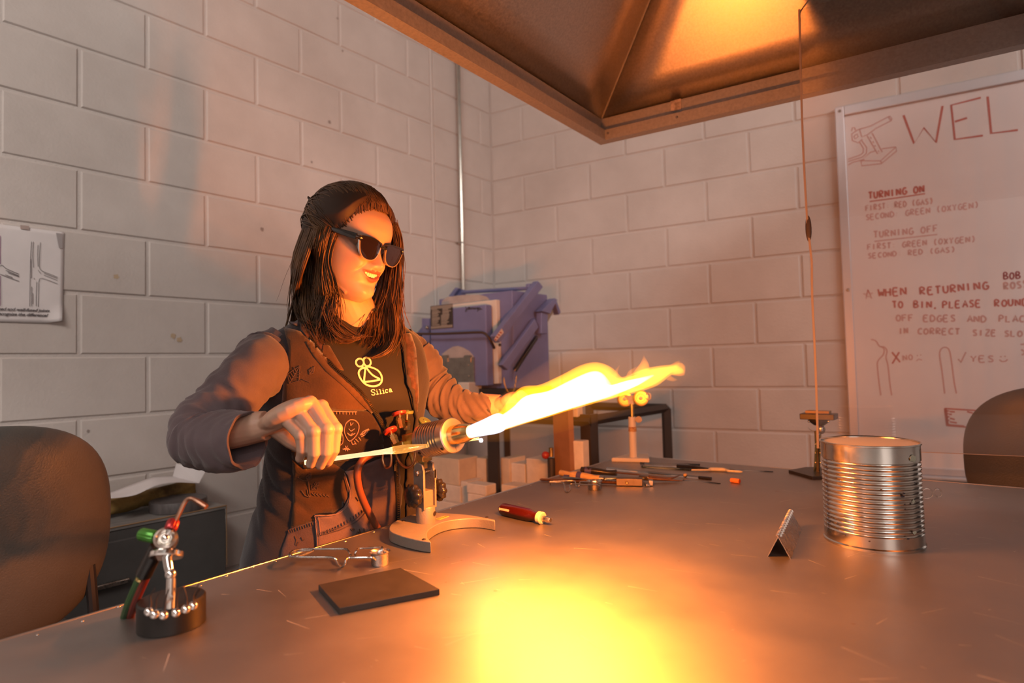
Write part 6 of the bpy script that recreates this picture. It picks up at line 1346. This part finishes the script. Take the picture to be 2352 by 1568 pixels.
emb('embroidered_sprig', [[(1225, 865), (1290, 865)], [(1240, 830), (1275, 900)], [(1275, 830), (1240, 900)], [(1205, 875), (1310, 880)]] + [[(1325, 770), (1345, 815)], [(1345, 815), (1380, 800)], [(1365, 765), (1390, 810)], [(1380, 740), (1420, 780)], [(1420, 715), (1450, 760)], [(1450, 690), (1555, 610)], [(1455, 710), (1500, 690), (1550, 640)], [(1440, 690), (1480, 640), (1555, 605)]] + [[(1470 + i * 18, 680 - i * 15), (1490 + i * 18, 690 - i * 17)] for i in range(5)] + [[(1150, 600), (1190, 650), (1210, 720), (1200, 800), (1150, 830)], [(1150, 780), (1175, 800)], [(1160, 740), (1185, 760)]], 580, 880, K3, mStitch, .0012, .0048)
emb('blanket_stitch', [[(1010, 350), (1120, 362), (1250, 368), (1395, 372)]] + [[(1040 + i * 42, 356 + i * 2), (1044 + i * 42, 394 + i * 2)] for i in range(9)], 580, 880, K3, mStitch, .0010, .0048)
K7 = 340 / 1904
emb('embroidered_leaf', leaf(262, 1125, 392, 905, .33) + leaf(515, 1010, 575, 915, .3) + [[(340, 1100), (380, 1095), (420, 1085)], [(430, 1075), (470, 1090), (520, 1110)]], 620, 680, K7, mStitchD, .0010, .0035)
K5 = 400 / 2352
emb('embroidered_fern', leaf(910, 260, 1020, 140, .3) + [[(915 + i * 48, 300 + i * 6), (955 + i * 48, 335 + i * 5)] for i in range(5)] + [[(955 + i * 40, 290 + i * 5), (940 + i * 42, 320 + i * 6)] for i in range(5)] + leaf(870, 120, 905, 20, .3) + [[(880, 130), (878, 250), (895, 350)], [(730, 90), (800, 130), (870, 120)], [(780, 260), (830, 330), (880, 350)], [(850, 250), (870, 320), (890, 355)]], 560, 1080, K5, mStitchD, .0011, .0038)
emb('gathered_stitch', [[(1000 + i * 38, 830 - i * 14 - (i * i) * .45), (1012 + i * 38, 868 - i * 14 - (i * i) * .45)] for i in range(17)] + [[(985, 835), (1150, 790), (1330, 725), (1500, 630), (1625, 500)], [(985, 860), (1150, 820), (1330, 755), (1510, 665), (1640, 530)]], 560, 1080, K5, mPktD, .0011, .0085)
emb('pocket_seam', [[(960, 580), (1050, 590), (1180, 585), (1290, 545), (1370, 470), (1410, 370), (1410, 240), (1385, 150), (1345, 20)], [(960, 580), (962, 680), (985, 860), (985, 1035)], [(1010, 600), (1010, 690), (1030, 850)]], 560, 1080, K5, mStitch, .0010, .0085)
emb('hip_embroidery', [[(1430, 770), (1450, 790), (1475, 775), (1450, 762), (1430, 770)], [(1490, 850), (1520, 810), (1540, 830), (1500, 860)], [(1540, 770), (1550, 810), (1565, 820)], [(1600, 765), (1605, 810), (1580, 825)], [(1680, 780), (1690, 810)], [(1490, 345), (1525, 395)]], 560, 1080, K5, mStitchD, .0011, .0085)
emb('gathered_stitch', [[(600 + i * 32, 800 - i * 11), (612 + i * 32, 840 - i * 11)] for i in range(11)] + [[(690, 880), (710, 930), (700, 1000)], [(740, 960), (715, 1010)], [(780, 890), (800, 935), (825, 925)]], 560, 1080, K5, mStitchD, .0011, .0040)
# print on the t-shirt
pr_ = MB()
for st_ in ([(1215, 925), (1165, 940), (1138, 985), (1150, 1040), (1185, 1095), (1240, 1140), (1310, 1158), (1380, 1150), (1425, 1115), (1438, 1060), (1420, 1000), (1380, 955), (1320, 925), (1260, 910), (1215, 925)], [(1240, 925), (1280, 980), (1330, 1025), (1412, 1068)], [(1226, 920), (1214, 1010), (1206, 1102)], [(1204, 1104), (1300, 1095), (1418, 1074)],
   [(1200, 880), (1175, 905), (1135, 905), (1108, 875), (1105, 840), (1130, 812), (1165, 808), (1195, 830), (1204, 860), (1200, 880)], [(1212, 880), (1200, 845), (1205, 810), (1230, 790), (1262, 797), (1288, 830), (1292, 870), (1270, 898), (1235, 900), (1212, 880)], [(1165, 905), (1215, 922), (1265, 905)]):
    srib(pr_, [(620 + x * K7, 680 + y * K7) for x, y in st_], bvT, .0016, .0040, len(st_) * 5)
pr_.build('printed_emblem', mPrint, shirt, smooth=180)
tx = MB()
for st_ in ([(1348, 1215), (1338, 1202), (1315, 1202), (1300, 1215), (1308, 1229), (1335, 1240), (1350, 1254), (1340, 1268), (1318, 1270), (1305, 1258)], [(1362, 1222), (1374, 1219), (1382, 1258)], [(1368, 1262), (1396, 1256)], [(1368, 1204), (1374, 1203)], [(1398, 1200), (1412, 1197), (1424, 1252)], [(1410, 1256), (1438, 1250)], [(1442, 1212), (1454, 1209), (1462, 1246)], [(1448, 1251), (1476, 1244)], [(1448, 1194), (1454, 1193)],
   [(1512, 1208), (1500, 1200), (1486, 1206), (1482, 1224), (1492, 1238), (1514, 1234)], [(1528, 1200), (1542, 1192), (1554, 1198), (1560, 1226), (1574, 1226)], [(1556, 1208), (1540, 1210), (1532, 1220), (1538, 1231), (1552, 1229), (1560, 1220)]):
    srib(tx, [(620 + x * K7, 680 + y * K7) for x, y in st_], bvT, .0016, .0019, len(st_) * 4 if len(st_) > 3 else None)
tx.build('printed_name', mPrint, shirt, smooth=180)
# sleeves
def sleeve(name, path, rad, folds, cuffn, seed):
    K = 110; sp = [V(p) for p in spline([tuple(p) for p in path], K)]; N_ = 64; P = []; prev = None; rr = [interp(rad, i / (K - 1)) for i in range(K)]; bb = MB()
    for i, p in enumerate(sp):
        t = (sp[min(i + 2, K - 1)] - sp[max(i - 2, 0)]).normalized()
        if prev is None: a, c, _ = frame(t)
        else: a = (prev - t * prev.dot(t)).normalized(); c = t.cross(a)
        prev = a; s_ = i / (K - 1)
        for j in range(N_):
            q_ = 2 * PI * j / N_; dr = a * math.cos(q_) + c * math.sin(q_); r = rr[i]; pp_ = p + dr * r
            for f0, amp, wd, ph, sl in folds:
                k = math.exp(-((s_ - f0 - sl * math.sin(q_ + ph)) / wd) ** 2); r += amp * k * (.6 + .4 * math.sin(q_ + ph * 2))
            r += noise.noise(pp_ * 16 + V((seed, 0, 0))) * .006 + noise.noise(V((s_ * 26 + math.sin(q_) * 2.2, math.cos(q_) * 1.3, seed))) * .0048
            cz = (s_ * 17 + 1.25 * math.sin(q_ + seed) + .5 * math.sin(2 * q_ + seed * 2) + noise.noise(V((math.cos(q_) * 1.1, math.sin(q_) * 1.1, s_ * 3 + seed))) * .9); cz -= math.floor(cz)
            r -= .0046 * math.exp(-((cz - .5) / .11) ** 2) * interp([(0, .2), (.15, .8), (.35, 1), (.7, 1), (.9, .35), (1, 0)], s_) * (.35 + .65 * max(0, math.sin(q_ * 1.0 + seed * 1.7)))
            P.append(p + dr * r)
    inner = [p + (sp[-1 - (0)] - p) * .08 - (sp[-1] - sp[-3]).normalized() * .0 for p in P[-N_:]]
    t_end = (sp[-1] - sp[-4]).normalized(); P += inner; P += [p - t_end * .05 for p in inner]; P += [p - t_end * .10 for p in inner]
    R_ = K + 3; bb.add(P, [(i * N_ + j, i * N_ + (j + 1) % N_, (i + 1) * N_ + (j + 1) % N_, (i + 1) * N_ + j) for i in range(R_ - 1) for j in range(N_)])
    o_ = bb.build(name, mSlv, woman, smooth=180); return o_
sR = sleeve('right_sleeve', [bp(-.125, .0, 1.115), bp(-.165, .004, 1.085)] + A3((585, 855, 1.19), (520, 925, 1.135), (468, 975, 1.10), (466, 1002, 1.085), (505, 1012, 1.070), (568, 1013, 1.055)), [(0, .060), (.15, .064), (.35, .056), (.55, .052), (.7, .055), (.85, .054), (1, .0505)],
   [(.10, .006, .018, .5, .04), (.2, .006, .018, 2.0, .05), (.30, .004, .02, 1.0, .06), (.45, .006, .016, 4.0, .05), (.52, .007, .016, 4.4, .05), (.60, .007, .016, 4.2, .04), (.68, .005, .016, 4.6, .04)], 1, 3.1)
sL = sleeve('left_sleeve', [bp(.125, .0, 1.115), bp(.160, .004, 1.09)] + A3((958, 842, 1.46), (985, 885, 1.465), (1018, 915, 1.455), (1060, 932, 1.435), (1100, 936, 1.412), (1138, 937, 1.396)), [(0, .058), (.2, .062), (.4, .054), (.6, .046), (.8, .036), (1, .0285)],
   [(.25, .005, .02, 1.0, .05), (.36, .006, .016, 2.0, .06), (.46, .006, .014, 2.2, .05), (.54, .006, .012, 2.5, .05), (.62, .005, .012, 2.8, .05), (.70, .004, .010, 2.4, .04), (.78, .003, .010, 2.0, .03)], 1, 7.7)
for sl, pth in ((sR, None),):
    vv = sl.data.vertices; N_ = 64; K = 110; b = MB(); b.tube([world_of(sl) @ vv[(K - 1) * N_ + j].co for j in range(N_)], .0016, 6, closed=True); b.build('cuff_hem', mSlv, sl)
# trousers and shoes under the table
mTr = M('dark_trousers', (.03, .03, .038), .85); mSh = M('black_shoes', (.02, .018, .017), .5)
tr = MB()
for s_ in (-1, 1):
    tr.tube([bp(s_ * .09, -.06, .60), bp(s_ * .10, .05, .575), bp(s_ * .11, .22, .565), bp(s_ * .115, .36, .55), bp(s_ * .115, .40, .50), bp(s_ * .115, .39, .38), bp(s_ * .115, .38, .22), bp(s_ * .115, .375, .09)], [.10, .092, .082, .072, .068, .06, .052, .05], 20)
tr.grid(lambda u, v: S_(2 * PI * u, .49 + .12 * v, .004), 40, 8, cu=True); tr.add([bp(0, -.06, .49)] + [S_(2 * PI * i / 40, .49, .004) for i in range(40)], [(0, 1 + (i + 1) % 40, 1 + i) for i in range(40)])
tr.build('trousers', mTr, woman, smooth=180)
for s_ in (-1, 1):
    b = MB(); b.tube([bp(s_ * .115, .33, .045), bp(s_ * .115, .37, .05), bp(s_ * .117, .45, .04), bp(s_ * .12, .53, .03), bp(s_ * .12, .565, .022)], [.036, .043, .045, .040, .018], 18, flat=.98); b.build('shoe', mSh, woman)
# ---- hair: a close cap swept back, loose locks hanging over the shoulders
def hair_mat():
    m = bpy.data.materials.new('brown_hair'); m.use_nodes = True; nt = m.node_tree; N = nt.nodes; L = nt.links; I = N['Principled BSDF'].inputs
    no = N.new('ShaderNodeTexNoise'); no.inputs['Scale'].default_value = 26; r = N.new('ShaderNodeValToRGB'); r.color_ramp.elements[0].color = (.050, .024, .011, 1); r.color_ramp.elements[1].color = (.17, .085, .036, 1)
    r.color_ramp.elements[0].position = .35; r.color_ramp.elements[1].position = .7; tc = N.new('ShaderNodeTexCoord'); L.new(tc.outputs['Object'], no.inputs['Vector']); L.new(no.outputs[0], r.inputs[0]); L.new(r.outputs[0], I['Base Color'])
    I['Roughness'].default_value = .42; I['Specular IOR Level'].default_value = .35; I['Transmission Weight'].default_value = 0; return m
mHair = hair_mat(); mHairD = M('dark_hair_base', (.035, .017, .009), .6)
EC, EA = V((0, -.009, .028)), V((.0735, .0945, .084))
def skull(dv, k=1.0):
    q_ = V(dv); n = math.sqrt((q_.x / EA.x) ** 2 + (q_.y / EA.y) ** 2 + (q_.z / EA.z) ** 2); return EC + q_ / n * k
HLN = [(0, .080), (20, .079), (38, .073), (50, .062), (60, .044), (70, .020), (76, .006), (90, .0), (112, -.03), (140, -.055), (180, -.06)]
hair = MB(); hr = random.Random(21)
def add_strand(P, r, n=4):
    K = len(P); hair.tube(P, [r * (.55 + .45 * math.sin(PI * min(1, .25 + .75 * i / (K - 1)))) if i < K - 1 else r * .25 for i in range(K)], n, cap=False)
capm = MB()
def cap(u, v):
    t = 360 * u - 180; zl_ = interp(HLN, abs(t)) + .004; z = lerp(zl_, .1075, v ** .8); l, f, z = headp(u - .5 if u >= .5 else u + .5, z)
    d = V((l, f, z)) - EC; k = .004 + .011 * min(1, v * 4) * (1 + .25 * (1 - math.cos(math.radians(t))) / 2); d = d + d.normalized() * k; return hw(*(EC + d))
capm.grid(cap, 90, 40, cu=True); capo = capm.build('hair_base', mHairD, woman, smooth=180)
for i in range(620):
    t = math.radians(hr.uniform(-88, 88)); td = abs(math.degrees(t)); zh = interp(HLN, td)
    l, f, z = headp((t / (2 * PI)) % 1, min(.1, zh + hr.uniform(-.007, .012))); s0 = V((l, f, z)); side = 1 if t > 0 else -1
    e = V((hr.gauss(0, .012) + side * .008, -.100, .045 + hr.gauss(0, .014) - .018 * td / 88)); P = []; lift = hr.uniform(1.11, 1.19); wv, ph = hr.uniform(-.01, .01), hr.random() * 6
    for k in range(15):
        s = k / 14; q_ = s0.lerp(e, s) - EC; q_.z += .042 * math.sin(PI * s) * (1 - td / 150); q_.x += wv * math.sin(s * 5 + ph)
        pt = skull(q_, lerp(1.02 if s < .02 else 1.06, lift, min(1, s * 3.5))); P.append(hw(*pt))
    add_strand(P, hr.uniform(.0008, .0016))
# the twist at the back of the head
for i in range(40):
    a0 = hr.random() * 6.28; P = [hw(*skull(V((-.055 + .05 * s, -.075 - .012 * math.sin(s * 3), .040 - .012 * s)), 1.20 + .05 * math.sin(s * 14 + a0))) for s in [k / 12 for k in range(13)]]; add_strand(P, .0016)
bvG = bvh_of(vst, shirt); bvB = bvh_of(vst, shirt, body)
def lock(guides, n, rmin, rmax, jit, tipj, seed, cut=(.75, 1.0), curl=0, bv=None):
    bv = bv or bvG
    r_ = random.Random(seed); G = [[(x, y, d) for x, y, d in spline(g, 24)] for g in guides]; M_ = len(G)
    for i in range(n):
        u = r_.random() * (M_ - 1); j = min(int(u), M_ - 2); t = u - j; end = r_.uniform(*cut); jx, jy, jd = r_.gauss(0, jit), r_.gauss(0, jit), r_.gauss(0, .006); ph, am = r_.random() * 6.28, r_.uniform(.2, 1) * tipj; fr_ = r_.uniform(4, 9); sw = r_.gauss(0, tipj * 1.4); P = []
        for k in range(22):
            s = k / 21 * end * 23; a = min(int(s), 22); q_ = s - a; g0, g1 = G[j], G[j + 1]
            x, y, d = (lerp(lerp(g0[a][c], g0[a + 1][c], q_), lerp(g1[a][c], g1[a + 1][c], q_), t) for c in range(3)); v = k / 21
            x += jx + am * math.sin(v * fr_ + ph) * v + sw * v * v + curl * v ** 4 * 30; y += jy * (1 - v); d += jd
            h = bv.ray_cast(CAM, ray(x, y).normalized())
            if h[0] is not None and k > 2:
                dh = (h[0] - CAM).dot(CF) - .005 - abs(jd)
                if dh < d and d - dh < .22: d = dh
            if k < 3 and bv is bvB: d += .014 * (3 - k)
            P.append(atd(x, y, d))
        for k in range(1, 21): P[k] = (P[k - 1] + P[k] * 2 + P[k + 1]) / 4
        add_strand(P, r_.uniform(rmin, rmax))
RG = [[(731, 484, 1.345), (704, 530, 1.352), (690, 590, 1.35), (677, 645, 1.342), (684, 690, 1.325), (692, 722, 1.30), (708, 742, 1.285)],
 [(748, 466, 1.32), (718, 540, 1.325), (706, 610, 1.318), (700, 670, 1.305), (707, 720, 1.285), (724, 752, 1.265), (746, 792, 1.25)],
 [(764, 462, 1.30), (736, 540, 1.30), (726, 610, 1.29), (726, 670, 1.28), (736, 720, 1.262), (748, 762, 1.25), (764, 796, 1.245)],
 [(782, 482, 1.275), (756, 540, 1.27), (744, 600, 1.268), (750, 650, 1.262), (755, 690, 1.255), (750, 740, 1.247), (758, 790, 1.24)],
 [(790, 500, 1.255), (768, 546, 1.252), (754, 600, 1.252), (764, 640, 1.247), (766, 672, 1.246), (760, 712, 1.245), (747, 752, 1.24)]]
lock(RG, 430, .0007, .0014, 4, 10, 3, (.62, 1.0), 0, bvB)
lock([RG[0], RG[1]], 40, .0005, .0008, 5, 14, 4, (.6, 1.0)); lock([RG[3], RG[4]], 26, .0006, .0009, 3, 9, 14, (.8, 1.0), 0, bvB)
# curl that turns up on the right shoulder, and wisps across the chest
lock([[(690, 660, 1.31), (694, 700, 1.29), (702, 728, 1.275), (716, 738, 1.268), (724, 726, 1.265), (716, 706, 1.268)], [(704, 660, 1.30), (702, 705, 1.28), (706, 735, 1.268), (724, 744, 1.262), (736, 726, 1.26), (730, 700, 1.262)]], 34, .0008, .0014, 2, 3, 5)
lock([[(752, 690, 1.25), (770, 730, 1.245), (800, 756, 1.24), (830, 772, 1.24), (846, 770, 1.24)], [(745, 720, 1.25), (752, 760, 1.245), (776, 790, 1.24), (800, 782, 1.24), (806, 760, 1.24)]], 60, .0006, .0011, 5, 8, 6)
LG = [[(906, 515, 1.32), (918, 545, 1.33), (922, 590, 1.335), (919, 655, 1.335), (915, 715, 1.325), (917, 770, 1.31), (893, 818, 1.29)],
 [(900, 505, 1.335), (912, 550, 1.345), (911, 610, 1.35), (906, 670, 1.345), (901, 730, 1.33), (902, 780, 1.31), (874, 826, 1.285)],
 [(893, 505, 1.35), (901, 560, 1.365), (893, 630, 1.365), (886, 680, 1.355), (877, 730, 1.335), (880, 776, 1.31), (852, 806, 1.285)],
 [(870, 520, 1.385), (886, 600, 1.39), (874, 650, 1.388), (868, 690, 1.375), (862, 730, 1.345), (852, 768, 1.315), (850, 800, 1.29)],
 [(860, 560, 1.40), (876, 640, 1.40), (866, 680, 1.39), (858, 705, 1.37), (852, 735, 1.335), (842, 770, 1.305), (834, 796, 1.285)]]
lock(LG, 380, .0007, .0014, 3.5, 10, 8, (.62, 1.0)); lock([LG[0], LG[1]], 40, .0005, .0008, 4, 11, 9, (.7, 1.0))
lock([[(908, 700, 1.325), (915, 750, 1.31), (905, 795, 1.295), (884, 812, 1.285), (862, 825, 1.28)], [(896, 700, 1.33), (900, 760, 1.315), (888, 800, 1.295), (868, 818, 1.283), (846, 820, 1.278)]], 50, .0008, .0013, 3, 4, 10)
# hair down the back of the neck
for i in range(260):
    t = math.radians(hr.uniform(100, 260)); l, f, z = headp((t / (2 * PI)) % 1, hr.uniform(-.02, .06)); p0 = hw(l * 1.1, f * 1.12, z); p1 = hw(l * 1.15, f * 1.05 - .01, -.09); side = hr.gauss(0, .014)
    p2 = bp(l * 1.2 + side, -.075 + f * .15, 1.19); p3 = bp(l * 1.25 + side * 1.6, -.118 + .2 * abs(l), 1.10 + hr.gauss(0, .02)); add_strand([V(q_) for q_ in spline([tuple(p0), tuple(p1), tuple(p2), tuple(p3)], 14)], hr.uniform(.0014, .0024))
ho = hair.build('hair', mHair, woman, smooth=180); ho['kind'] = 'stuff'
